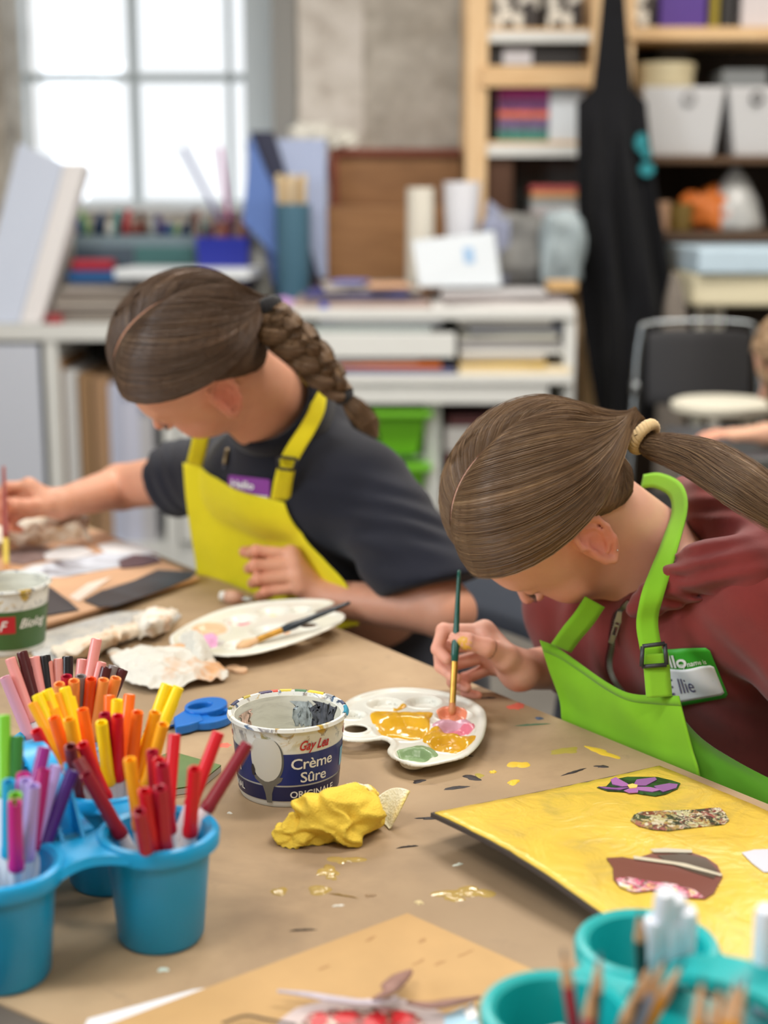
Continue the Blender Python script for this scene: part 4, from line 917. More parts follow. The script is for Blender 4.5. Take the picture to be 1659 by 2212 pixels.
piece([(30, 1240), (70, 1222), (160, 1208), (225, 1196), (300, 1190), (345, 1205), (340, 1215), (280, 1222), (200, 1236), (150, 1246), (60, 1252)], M_GW, .0005, 'painted_patch')
piece([(210, 1180), (250, 1170), (300, 1178), (345, 1195), (300, 1200), (225, 1196)], cm((240, 240, 242), .5), .0013, 'painted_patch')
piece([(95, 1200), (130, 1182), (180, 1184), (205, 1196), (160, 1210), (100, 1212)], cm((238, 238, 240), .5), .0013, 'painted_patch')
piece([(255, 1214), (290, 1200), (335, 1204), (348, 1215), (310, 1225), (262, 1230)], pm('plum_wash', (92, 66, 74), .5, var=.3, vscale=30), .0014, 'painted_patch')
piece([(10, 1195), (60, 1180), (110, 1186), (100, 1210), (50, 1222), (10, 1215)], pm('grey_smear', (150, 128, 124), .6, var=.3, vscale=30), .0006, 'painted_patch')
piece([(-30, 1265), (14, 1240), (30, 1262), (12, 1300), (-30, 1320)], cm((120, 116, 120), .5), .0006, 'painted_patch')
piece([(150, 1290), (190, 1262), (240, 1248), (205, 1275), (170, 1300)], cm((238, 222, 208), .6), .0005, 'painted_patch')




# ------------------------------------------------------------------ tan card with a glued collage in front
A0 = T(880, 1985)[:2]; Lc = T(240, 2225)[:2]; Rc = T(1200, 2130)[:2]; dl = Lc - A0; dl /= np.linalg.norm(dl); dr = Rc - A0; dr /= np.linalg.norm(dr)
cs = thing('tan_card', 'plain tan cardboard sheet lying front centre with a torn-paper strawberry collage', 'cardboard', (*A0, TZ))
cq = [A0, A0 + dr * .42, A0 + dr * .42 + dl * .36, A0 + dl * .36]
obj('card_sheet', MB().prism([tuple(q) for q in cq], TZ + .0028, TZ + .0050), pm('tan_card', (188, 152, 102), .75, var=.07, vscale=14), cs)
wp = [T(*q)[:2] for q in [(190, 2208), (415, 2145), (520, 2130), (560, 2230), (150, 2300)]]
tag(obj('paper_sheet', MB().prism([tuple(q) for q in wp], TZ + .0005, TZ + .0024), cm((226, 228, 234), .7)), 'white paper sheet sticking out from under the tan card', 'paper')
def cpiece(pts, mat, z, name='torn_piece', up=0):
    L = [tuple(T(x, y, TZ + .005)[:2]) for x, y in pts]; return obj(name, MB().prism(L, TZ + .0052 + z, TZ + .006 + z), mat, cs)
def strip(px, mat, width, name='torn_strip', arch=.012):
    C = spline([T(x, y, TZ + .007 + arch * z) for x, y, z in px], 24); d = np.gradient(C, axis=0); d /= np.linalg.norm(d, axis=1)[:, None]; s = np.cross(d, (0, 0, 1)); s /= np.linalg.norm(s, axis=1)[:, None]
    W_ = np.array([width * (.35 + .65 * math.sin(PI * min(1, max(0, k / 23)))) for k in range(24)])
    G = np.stack([C - s * W_[:, None], C - s * W_[:, None] * .3 + np.array([0, 0, .001]), C + s * W_[:, None] * .4 + np.array([0, 0, .0015]), C + s * W_[:, None]], 1); return obj(name, MB().grid(G, .0008), mat, cs, smooth=True)
M_PB = pm('mauve_paper', (140, 104, 94), .6, var=.2, vscale=60); M_LV = pm('lavender_paper', (186, 176, 186), .6, var=.2, vscale=60)
strip([(800, 2165, .2), (835, 2140, 1.2), (865, 2112, 1.0), (885, 2098, .6)], M_PB, .007); strip([(600, 2142, .6), (660, 2148, .6), (720, 2158, .5), (800, 2166, .5), (860, 2155, 1)], M_LV, .004)
strip([(880, 2166, .4), (930, 2172, .6), (980, 2165, .6), (1035, 2155, .3)], M_PB, .005)
cpiece([(600, 2210), (640, 2180), (700, 2165), (800, 2160), (870, 2160), (930, 2180), (980, 2200), (1000, 2240), (950, 2290), (650, 2290), (600, 2250)], pm('pinkish_paper', (196, 180, 178), .6, var=.15, vscale=40), .0002)
cpiece([(640, 2225), (670, 2195), (740, 2182), (830, 2182), (900, 2196), (925, 2230), (900, 2280), (670, 2280)], m_collage('berry_print', [(150, 30, 36), (190, 44, 46), (70, 70, 44), (206, 190, 176), (120, 30, 34), (60, 40, 36)], 150), .0012, 'strawberry_print')
for i, (x, y, r_) in enumerate([(690, 2212, 20), (745, 2204, 22), (810, 2212, 24), (870, 2206, 20)]):
    c = T(x, y, TZ + .005); cpt = blob(c[0], c[1], r_ * .00032, r_ * .0004, 0, 20, .2, i); obj('strawberry_print', MB().prism(cpt, TZ + .0066, TZ + .0074), cm((190, 36, 44), .35), cs)
cpiece([(960, 2200), (1000, 2180), (1030, 2200), (1040, 2250), (960, 2260)], cm((170, 206, 226), .5), .001); cpiece([(1000, 2190), (1020, 2172), (1032, 2205), (1012, 2215)], cm((226, 228, 232), .5), .0022)
strip([(480, 2212, .1), (530, 2196, .2), (580, 2204, .2), (640, 2215, .1)], M_BLK, .0008, 'black_thread')
M_SM = pm('tan_smudge', (172, 134, 88), .75)
for i, (x, y) in enumerate([(912, 2032), (905, 2078), (800, 2028), (950, 2080), (1005, 2060), (700, 2090)]):
    c = T(x, y, TZ + .005); obj('smudge', MB().prism(blob(c[0], c[1], .005, .0016, .7, 16, .5, i), TZ + .00502, TZ + .0052), M_SM, cs)

# ------------------------------------------------------------------ teal caddy with pencils
M_TEAL = pm('teal_plastic', (20, 168, 170), .34)
gA = np.array([.102, .787]); w1 = np.array([.066, .080]); w2 = np.array([.080, -.066])
tc = [gA, gA + w1, gA + w2, gA + w1 + w2]
cad2 = caddy(tc, .0325, .0415, .085, M_TEAL, 'teal plastic cup caddy with pencils and white tubes in the lower right corner', None, [(0, 1, .030), (2, 3, .028), (0, 2, .028), (1, 3, .028)])
mid = gA + w1 * .5 + w2 * .5; d1 = w1 / np.linalg.norm(w1); d2 = w2 / np.linalg.norm(w2)
hp = np.array([(*(mid - d2 * .03 + d2 * .14 * s), TZ + .079 + .036 * math.sin(PI * s) ** .6) for s in np.linspace(0, 1, 21)])
obj('handle', MB().grid(np.array([[p_ + np.array([*(d1 * wv), 0]) for wv in (-.016, -.008, 0, .008, .016)] for p_ in hp]), .006), M_TEAL, cad2, auto=50)
obj('centre_plate', MB().grid(np.array([[[*(mid + d1 * x_ + d2 * y_), TZ + .078] for x_ in np.linspace(-.022, .022, 5)] for y_ in np.linspace(-.022, .022, 5)]), .005), M_TEAL, cad2)
def pencil(cup, top, low, col, label, L=.16, tipc=(60, 60, 66), wood=(206, 166, 128), name='pencil', r=.0037):
    c = tc[cup]; dpx = np.array(low, float) - top; dpx /= np.linalg.norm(dpx); dd = proj([c[0], c[1], TZ + .1])[2]
    bx = np.array(top) + dpx * L * F / dd * .93; b_ = T(bx[0], bx[1], TZ + .006); v = b_[:2] - c; q = np.linalg.norm(v); b_ = np.array([*(c + v * min(1, .022 / max(q, 1e-6))), TZ + .006])
    best = min(((abs(np.linalg.norm(P(*top, d_) - b_) - L) + .1 * abs(d_ - dd), d_) for d_ in np.linspace(dd - .1, dd + .1, 101))); tp = P(*top, best[1]); ax = tp - b_; ax /= np.linalg.norm(ax); b_ = tp - ax * L
    o = thing(name, label, 'pencil', group='pencils in the teal caddy'); M_ = frame_to(ax); 
    obj('shaft', MB().lathe([(r * .9, 0), (r, .001), (r, L - .026)], n=6), cm(col, .4), o, local=True, auto=30); obj('sharpened_wood', MB().lathe([(r, L - .026), (r * .35, L - .006), (r * .33, L - .0059)], n=12), cm(wood, .7), o, local=True, auto=40); obj('lead', MB().lathe([(r * .34, L - .006), (r * .08, L)], n=10), cm(tipc, .5), o, local=True)
    M_.translation = Vector(b_); o.matrix_world = M_; return o
for a in [(0, (1216, 2048), (1290, 2200), (170, 30, 60), 'crimson coloured pencil leaning left, leftmost in the teal caddy', .15, (90, 84, 90)), (0, (1296, 2058), (1320, 2200), (30, 34, 38), 'black pencil with a violet tip, next to the crimson pencil', .15, (110, 84, 120)),
          (1, (1382, 1965), (1386, 2150), (26, 44, 40), 'tall dark green pencil standing highest in front of the white tubes', .165, (50, 50, 54)), (0, (1408, 2075), (1425, 2200), (30, 36, 38), 'black pencil right of the tall dark green one', .15, (60, 56, 60)),
          (0, (1440, 2065), (1448, 2200), (150, 168, 210), 'pencil with a pale blue violet shaft in the teal caddy', .155, (120, 90, 70)), (0, (1378, 2130), (1382, 2205), (170, 130, 90), 'short bare-wood pencil at the front of the teal caddy', .14, (140, 100, 70)),
          (2, (1518, 2105), (1500, 2200), (232, 160, 40), 'yellow pencil leaning right beside the teal handle', .15, (70, 64, 60)), (2, (1558, 2120), (1535, 2200), (40, 44, 48), 'dark-shafted pencil between the yellow ones at right', .15, (70, 60, 60)), (2, (1592, 2112), (1556, 2212), (236, 170, 44), 'yellow pencil, second from the right in the teal caddy', .155, (150, 130, 140)),
          (2, (1612, 2108), (1580, 2212), (238, 166, 40), 'rightmost yellow pencil in the teal caddy', .158, (110, 90, 120)), (0, (1478, 2075), (1450, 2205), (234, 160, 48), 'yellow pencil with its tip by the black pencil end', .15, (50, 44, 60)), (0, (1280, 2120), (1295, 2212), (186, 60, 84), 'rose-coloured pencil half hidden behind the crimson one', .14, (170, 120, 100))]:
    pencil(*a)
M_GLUE = pm('glue_tube_white', (214, 222, 238), .4)
for i, (cup, tx, ty, lx, ly, L, lab) in enumerate([(1, 1438, 1925, 1450, 2060, .15, 'white glue pen standing tallest in the teal caddy'), (1, 1462, 1938, 1480, 2060, .145, 'white glue pen just behind the tallest white one'), (1, 1412, 1985, 1418, 2080, .13, 'white tube at the left of the bunch, beside the green pencil'),
        (1, 1485, 1965, 1520, 2060, .14, 'white tube leaning right in the bunch of white tubes'), (1, 1455, 1985, 1465, 2080, .13, 'white tube at the front of the bunch of white tubes'), (3, 1655, 1962, 1600, 2080, .15, 'white tube leaning left at the right edge of the picture'), (3, 1690, 1950, 1640, 2080, .15, 'white tube half cut off by the right edge')]):
    c = tc[cup]; dpx = np.array([lx - tx, ly - ty], float); dpx /= np.linalg.norm(dpx); dd = proj([c[0], c[1], TZ + .1])[2]; bx = np.array([tx, ty]) + dpx * L * F / dd * .93; b_ = T(bx[0], bx[1], TZ + .006); v = b_[:2] - c; q = np.linalg.norm(v); b_ = np.array([*(c + v * min(1, .02 / max(q, 1e-6))), TZ + .006])
    best = min(((abs(np.linalg.norm(P(tx, ty, d_) - b_) - L) + .1 * abs(d_ - dd), d_) for d_ in np.linspace(dd - .1, dd + .1, 101))); tp = P(tx, ty, best[1]); ax = tp - b_; ax /= np.linalg.norm(ax); b_ = tp - ax * L
    o = thing('glue_pen', lab, 'tube', group='white tubes in the teal caddy'); obj('tube_body', MB().lathe([(.006, 0), (.0068, .002), (.0068, L - .05), (.0062, L - .049)], n=18), M_GLUE, o, local=True, auto=35)
    obj('cap', MB().lathe([(.0072, L - .05), (.0075, L - .048), (.0066, L - .006), (.005, L), (.003, L)], n=18), cm((226, 232, 244), .4), o, local=True, auto=35); M_ = frame_to(ax); M_.translation = Vector(b_); o.matrix_world = M_
# things inside the near cups
tag(recenter(obj('eraser', MB().box((gA[0] - .004, gA[1] - .006, TZ + .068), (.022, .014, .010), .4), cm((206, 226, 220), .6), bevel=.002)), 'pale block eraser lying inside the front teal cup', 'eraser')
# ------------------------------------------------------------------ people
def m_skin():
    t = NT('skin'); at = t.new('ShaderNodeAttribute'); at.attribute_name = 'Col'; co = t.coord('Object'); n = t.noise(co, 45, 4, .6); n2 = t.noise(co, 900, 2)
    mx = t.new('ShaderNodeMix', data_type='RGBA', blend_type='MULTIPLY'); mx.inputs[0].default_value = 1
    t.link(at.outputs['Color'], mx.inputs[6]); t.link(t.ramp(n.outputs[0], [(.3, (.94, .90, .89, 1)), (.7, (1, 1, 1, 1))]), mx.inputs[7])
    t.set(Base_Color=mx.outputs[2], Roughness=.48); t.b.inputs['Specular IOR Level'].default_value = .4
    t.b.inputs['Subsurface Weight'].default_value = .22; t.b.inputs['Subsurface Radius'].default_value = (1, .35, .2); t.b.inputs['Subsurface Scale'].default_value = .006
    t.bump(n2.outputs[0], .08, .0006); return t.m
M_SKIN = m_skin()
def m_hair(name, dark, mid, light, rough=.38):
    t = NT(name); at = t.new('ShaderNodeAttribute'); at.attribute_name = 'strand'; sp = t.new('ShaderNodeSeparateColor'); t.link(at.outputs['Color'], sp.inputs[0])
    def vec(a, b_):
        m1 = t.new('ShaderNodeMath', operation='MULTIPLY'); m1.inputs[1].default_value = a; t.link(sp.outputs[0], m1.inputs[0])
        m2 = t.new('ShaderNodeMath', operation='MULTIPLY'); m2.inputs[1].default_value = b_; t.link(sp.outputs[1], m2.inputs[0])
        c = t.new('ShaderNodeCombineXYZ'); t.link(m1.outputs[0], c.inputs[0]); t.link(m2.outputs[0], c.inputs[1]); t.link(sp.outputs[2], c.inputs[2]); return c.outputs[0]
    a = t.noise(vec(60, 1.6), 1.0, 6, .75); b_ = t.noise(vec(330, 3), 1.0, 3, .7)
    c = t.ramp(a.outputs[0], [(.32, srgb(*dark)), (.5, srgb(*mid)), (.7, srgb(*light))])
    t.set(Base_Color=c, Roughness=rough); t.b.inputs['Specular IOR Level'].default_value = .45; t.b.inputs['Anisotropic'].default_value = .0
    ad = t.new('ShaderNodeMath', operation='ADD'); t.link(a.outputs[0], ad.inputs[0]); t.link(b_.outputs[0], ad.inputs[1]); t.bump(ad.outputs[0], .55, .0016); return t.m

class Head:
    def __init__(s, o, L, Fv, U, scale):
        M = np.array([L, Fv, U], float).T; u_, _, v_ = np.linalg.svd(M); M = u_ @ v_
        s.o = np.array(o, float); s.M = M; s.s = scale
    def W(s, p_): return s.o + (np.asarray(p_, float) * s.s) @ s.M.T
    def D(s, v): return np.asarray(v, float) @ s.M.T
    def loc(s, Pw): return (Pw - s.o.astype(np.float32)) @ s.M.astype(np.float32) / s.s
EC = np.array([0, -.011, .048]); ER = np.array([.0775, .099, .090])
EARS = 1.14
def ear_frame(sx, ey=-.015, ez=-.004, ex=.067):
    out = np.array([sx * .90, -.42, .0]); out /= np.linalg.norm(out); up = np.array([0, -.22, .975]); up -= out * (up @ out); up /= np.linalg.norm(up); fwd = np.cross(up, out) * (1 if True else -1)
    if fwd[1] < 0: fwd = -fwd
    return np.array([sx * ex, ey, ez]), out, fwd, up
def head_sdf(Q, S):
    d = sd_ell(Q, EC, ER)
    d = smin(d, sd_ell(Q, (0, .028, -.012), (.057, .058, .076)), .03)
    d = smin(d, sd_ell(Q, (0, .045, -.058), (.038, .034, .030)), .028)
    d = smin(d, sd_ell(Q, (0, .064, -.080), (.015, .014, .012)), .02)
    for sx in (-1, 1):
        d = smin(d, sd_ell(Q, (sx * .034, .050, -.030), (.024, .025, .026)), .016)
    d = smin(d, sd_ell(Q, (0, .070, .032), (.046, .016, .014)), .018)
    for sx in (-1, 1): d = smax(d, -sd_ell(Q, (sx * .030, .101, .010), (.019, .017, .014)), .012)
    for sx in (-1, 1): d = smin(d, sd_ell(Q, (sx * .030, .0715, .009), (.0145, .0125, .0115)), .003)
    for sx in (-1, 1): d = smax(d, -sd_cone(Q, (sx * .019, .083, .0028), (sx * .041, .077, .0042), .0011, .0008), .002)
    d = smin(d, sd_cone(Q, (0, .080, .016), (0, .1035, -.020), .0055, .0088), .012)
    for sx in (-1, 1):
        d = smin(d, sd_ell(Q, (sx * .0095, .092, -.0255), (.0065, .008, .006)), .005)
        d = smax(d, -sd_ell(Q, (sx * .0052, .0985, -.0305), (.003, .004, .003)), .002)
    d = smin(d, sd_ell(Q, (0, .0830, -.0455), (.0195, .0075, .0048)), .004)
    d = smin(d, sd_ell(Q, (0, .0815, -.0545), (.0165, .0085, .0058)), .004)
    d = smax(d, -sd_ell(Q, (0, .0925, -.0498), (.018, .006, .0010)), .0018)
    hel = [(.010, .003), (.014, .013), (.010, .024), (-.001, .0305), (-.012, .027), (-.0175, .015), (-.0165, .001), (-.011, -.012), (-.0035, -.0225), (.005, -.0265), (.010, -.019), (.0115, -.008)]
    anti = [(-.003, .019), (-.0095, .012), (-.0105, .001), (-.0055, -.010), (.002, -.015)]
    for sx in (-1, 1):
        c, out, fw, up = ear_frame(sx, *S['ear'])
        R_ = np.stack([out, fw, up], 1)
        near = np.linalg.norm(Q - c.astype(np.float32), axis=1) < .06
        if not near.any(): continue
        q = (Q[near] - c.astype(np.float32)) / EARS + c.astype(np.float32); e = sd_ell(q, c + up * .002 - out * .003, (.0045, .0155, .0265), R_)
        e = smin(e, sd_ell(q, c - out * .004 + fw * .006, (.008, .008, .018), R_), .005)
        H_ = [c + out * (.004 if 0 < k < 8 else .001) + fw * a + up * b_ for k, (a, b_) in enumerate(hel)]
        for k in range(len(H_) - 1): e = smin(e, sd_cone(q, H_[k], H_[k + 1], .0031 if k < 7 else .0042, .0031 if k < 7 else .0042), .002)
        e = smax(e, -sd_ell(q, c + out * .0045 + fw * .002 + up * (-.002), (.0062, .0075, .0115), R_), .003)
        e = smax(e, -sd_ell(q, c + out * .0045 + fw * -.001 + up * (.020), (.0045, .007, .005), R_), .003)
        A_ = [c + out * .0022 + fw * a + up * b_ for a, b_ in anti]
        for k in range(len(A_) - 1): e = smin(e, sd_cone(q, A_[k], A_[k + 1], .0022, .0022), .002)
        e = smin(e, sd_ell(q, c + out * .002 + fw * .0105 + up * -.003, (.003, .004, .005), R_), .002)
        d2 = d[near]; d[near] = smin(d2, e * EARS, .004)
    return d
def chain(q, pts, rads, k=.004):
    d = None
    for i in range(len(pts) - 1):
        e = sd_cone(q, pts[i], pts[i + 1], rads[i], rads[i + 1]); d = e if d is None else smin(d, e, k)
    return d
def hand_sdf(q, H):
    """H: wrist, fingers [[4 points]], thumb [4 points] in world coordinates, scale factor r"""
    r = H.get('r', 1.0); W_ = H['wrist']; d = None
    for f_ in H['fingers']:
        e = sd_cone(q, W_, f_[0], .0165 * r, .0105 * r); d = e if d is None else smin(d, e, .008)
    mc = [f_[0] for f_ in H['fingers']]
    for a, b_ in zip(mc[:-1], mc[1:]): d = smin(d, sd_cone(q, a, b_, .0105 * r, .0098 * r), .007)
    d = smin(d, sd_cone(q, W_, H['thumb'][0], .017 * r, .0145 * r), .012); d = smin(d, sd_cone(q, H['thumb'][0], mc[0], .013 * r, .010 * r), .010)
    for i, f_ in enumerate(H['fingers']):
        s = (1.0, 1.04, .98, .86)[i] * r
        e = chain(q, f_, [.0092 * s, .0080 * s, .0070 * s, .0062 * s], .002)
        e = smin(e, sd_ell(q, f_[1], (.0088 * s,) * 3), .002); d = smin(d, e, .0022)
    e = chain(q, H['thumb'], [.0130 * r, .0100 * r, .0092 * r, .0078 * r], .004); d = smin(d, e, .003)
    return d
def nails(H, parent, mat, which=(0, 1, 2, 3, 4)):
    pass
SKIN_PINK = np.array(srgb(226, 138, 118)[:3])
def build_person(name, label, hd, S, prims, hands, skin, box, neck, h=.0022, extra=None):
    root = thing(name, label, 'person', S['base'])
    hw = [hh['wrist'] for hh in hands]
    def f(Pp):
        Pp = Pp.astype(np.float32); d = np.full(len(Pp), 1.0, np.float32)
        Q = hd.loc(Pp); nh = (np.abs(Q) < .21).all(1)
        if nh.any():
            d[nh] = head_sdf(Q[nh], S) * hd.s
        e = neck(Pp); d = smin(d, e, .018)
        for (a, b_, ra, rb, k) in prims: d = smin(d, sd_cone(Pp, a, b_, ra, rb), k)
        for H in hands:
            m = np.linalg.norm(Pp - np.asarray(H['wrist'], np.float32), axis=1) < .20
            if m.any(): d[m] = smin(d[m], hand_sdf(Pp[m], H), .010)
        return d
    def cols(X):
        Q = hd.loc(X.astype(np.float32)); n = len(X); c = np.array(srgb(*skin)[:3])[None].repeat(n, 0); pk = SKIN_PINK * (np.array(srgb(*skin)[:3]) / np.array(srgb(224, 172, 146)[:3]))
        def bl(center, r, tgt, amt):
            w_ = np.exp(-(((Q - np.array(center)) / np.array(r)) ** 2).sum(1))[:, None] * amt; return c * (1 - w_) + np.array(tgt) * w_
        for sx in (-1, 1):
            ce = ear_frame(sx, *S['ear'])[0]; c = bl(ce + np.array([sx * .006, -.004, 0]), (.016, .026, .036), pk, .9); c = bl((sx * .040, .062, -.026), (.024, .03, .024), pk, .42)
        c = bl((0, .106, -.022), (.012, .012, .012), pk, .5)
        lip = np.array(srgb(196, 108, 102)[:3]); c = bl((0, .089, -.0455), (.016, .008, .0042), lip, .9); c = bl((0, .088, -.0545), (.014, .009, .005), lip, .9)
        # eyebrows and lash line
        br = np.array(srgb(118, 84, 62)[:3]); lsh = np.array(srgb(70, 46, 38)[:3])
        for sx in (-1, 1):
            for k in range(9):
                t_ = k / 8; x = .016 + .030 * t_; z = .0265 + .006 * math.sin(PI * (t_ * .9 + .05)) ; 
                w_ = np.exp(-(((Q[:, 0] - sx * x) / .0035) ** 2 + ((Q[:, 2] - z) / .0021) ** 2)) * (Q[:, 1] > .05); c = c * (1 - .30 * w_[:, None]) + br * .30 * w_[:, None]
            for k in range(9):
                t_ = k / 8; x = .018 + .024 * t_; z = .0030 + .0008 * t_
                w_ = np.exp(-(((Q[:, 0] - sx * x) / .0026) ** 2 + ((Q[:, 2] - z) / .0011) ** 2)) * (Q[:, 1] > .05); c = c * (1 - .55 * w_[:, None]) + lsh * .55 * w_[:, None]
        for H in hands:
            for f_ in H['fingers'] + [H['thumb']]:
                for j in (1, 2, 3):
                    w_ = np.exp(-(np.linalg.norm(X - np.asarray(f_[j]), axis=1) / .012) ** 2)[:, None] * .38; c = c * (1 - w_) + pk * w_
        if extra is not None: c = extra(X, c)
        return c
    o, X, Fq = sdf_obj('body', f, box[0], box[1], h, M_SKIN, root, it=1, cols=cols)
    # lashes
    for sx in (-1, 1):
        mb = MB()
        for k in range(16):
            t_ = k / 15; x = sx * (.019 + .023 * t_); p0 = np.array([x, .0835 - .006 * t_ ** 1.5, .0035]); p1 = p0 + np.array([sx * (.001 + .003 * t_), .005, -.0035]); p2 = p1 + np.array([sx * .001, .0025, .0002])
            mb.tube([hd.W(p0), hd.W(p1), hd.W(p2)], [.00035, .00028, .0001], 4)
        obj('eyelashes', mb, cm((60, 42, 34), .6), root)
    return root, o

VOL = .010
# hair -------------------------------------------------------------
def surf(p_, add=0.0):
    p_ = np.asarray(p_, float); v = p_ - EC; k = 1 / np.linalg.norm(v / (ER + add), axis=-1)
    return EC + v * np.asarray(k)[..., None]
ROOTS = [(.000, -.085, .085, .0), (.0012, -.050, .125, .25), (.0018, -.010, .135, .55), (.0022, .03, .13, .85), (.0024, .058, .115, 1.0), (.0030, .076, .098, 1.0), (.008, .082, .087, .8), (.026, .078, .086, .5), (.044, .065, .081, .2), (.056, .048, .075, .0),
         (.064, .030, .068, -.05), (.070, .014, .058, -.05), (.0735, .000, .051, -.05), (.0755, -.012, .049, -.02), (.0755, -.028, .040, 0), (.072, -.044, .018, 0), (.062, -.054, -.008, 0), (.050, -.064, -.022, 0), (.034, -.074, -.032, 0), (.012, -.080, -.037, 0), (.0, -.081, -.037, 0)]
def strand_path(sv, side, tie, nU, off=.0, thick=.0075):
    """sv: array of positions along the root line; returns (len, nU, 3) in head space"""
    R = np.array(ROOTS); k = np.linspace(0, 1, len(R)); lf = np.interp(sv, k, [0, 0, 0, 0, 0, 0, 0, .004, .016, .030, .040, .044, .040, .030, .016, .006, 0, 0, 0, 0, 0])[:, None]; r = np.stack([np.interp(sv, k, R[:, i]) for i in range(4)], 1)
    p0 = r[:, :3] * np.array([side, 1, 1]); low = r[:, 2] < 0
    p0s = surf(p0); nk = smoothstep(.01, -.03, r[:, 2])[:, None]; p0s = p0s * (1 - nk) + p0 * nk
    ts = surf(tie)[None]; mid = (p0s + ts) / 2; w_ = r[:, 3:4]
    C = mid + np.array([side, 0, 0]) * .085 * w_ + np.array([0, 0, 1.0]) * lf
    u = np.linspace(0, 1, nU)[None, :, None]
    B_ = (1 - u) ** 2 * p0s[:, None] + 2 * u * (1 - u) * C[:, None] + u * u * ts[:, None]
    Bs = surf(B_); nkk = nk[:, None] * (1 - smoothstep(0, 1, u)); Bs = Bs * (1 - nkk) + B_ * nkk
    nrm = (Bs - EC) / ER ** 2; nrm /= np.linalg.norm(nrm, axis=2)[..., None]
    th = thick * smoothstep(-.02, .22, u) + .0006 + VOL * np.sin(np.clip(u, 0, 1) * PI) * (1 - smoothstep(.25, .6, np.asarray(sv)))[:, None, None]
    out = Bs + nrm * (th + off)
    # gather into the tie
    tdir = (ts[0] - EC); tdir /= np.linalg.norm(tdir); v = p0s - ts; v = v - (v @ tdir)[:, None] * tdir; v /= np.linalg.norm(v, axis=1)[:, None] + 1e-9
    ring = np.asarray(tie) + v * .0085; g = smoothstep(.60, 1.0, u) ** 1.25
    return out * (1 - g) + (ring[:, None] + v[:, None] * off * .5) * g
def ribbons(paths, width, jit=None):
    """many thin three-sided strands at once; paths (n,m,3)"""
    n, m, _ = paths.shape; t_ = np.gradient(paths, axis=1); t_ /= np.linalg.norm(t_, axis=2)[..., None] + 1e-9
    a = np.cross(t_, np.array([.31, .52, .79])); a /= np.linalg.norm(a, axis=2)[..., None] + 1e-9; b_ = np.cross(t_, a)
    prof = np.sin(np.linspace(.25, PI - .12, m))[None, :, None] * width
    V = np.stack([paths + prof * (math.cos(an) * a + math.sin(an) * b_) for an in (0, 2.094, 4.189)], 2).reshape(-1, 3)
    base = (np.arange(n) * m * 3)[:, None, None] + (np.arange(m - 1) * 3)[None, :, None]; k = np.arange(3)[None, None]; k2 = (k + 1) % 3
    Q = np.stack([base + k, base + k2, base + 3 + k2, base + 3 + k], -1).reshape(-1, 4)
    return V, Q
def fast_obj(name, V, Q, mat, parent, attr=None):
    me = bpy.data.meshes.new(name); Y = V - (wloc(parent) if parent is not None else 0)
    me.vertices.add(len(Y)); me.vertices.foreach_set('co', Y.astype(np.float32).ravel()); me.loops.add(len(Q) * 4); me.loops.foreach_set('vertex_index', Q.astype(np.int32).ravel())
    me.polygons.add(len(Q)); me.polygons.foreach_set('loop_start', np.arange(0, len(Q) * 4, 4, dtype=np.int32)); me.update(calc_edges=True); me.polygons.foreach_set('use_smooth', [True] * len(Q))
    o = bpy.data.objects.new(name, me); COL.objects.link(o); me.materials.append(mat)
    if parent is not None: o.parent = parent
    if attr is not None: vcol(o, attr, 'strand')
    return o
def gridQ(m, n): i, j = np.meshgrid(np.arange(m - 1), np.arange(n - 1), indexing='ij'); b_ = (i * n + j).ravel(); return np.stack([b_, b_ + 1, b_ + n + 1, b_ + n], 1)
def pnoise(x, y, seed=0):
    g = np.random.default_rng(seed).random((64, 64)); x = np.asarray(x) % 64; y = np.asarray(y) % 64; xi = x.astype(int); yi = y.astype(int); fx = x - xi; fy = y - yi; fx = fx * fx * (3 - 2 * fx); fy = fy * fy * (3 - 2 * fy)
    a = g[xi % 64, yi % 64]; b_ = g[(xi + 1) % 64, yi % 64]; c = g[xi % 64, (yi + 1) % 64]; d = g[(xi + 1) % 64, (yi + 1) % 64]
    return (a * (1 - fx) + b_ * fx) * (1 - fy) + (c * (1 - fx) + d * fx) * fy - .5
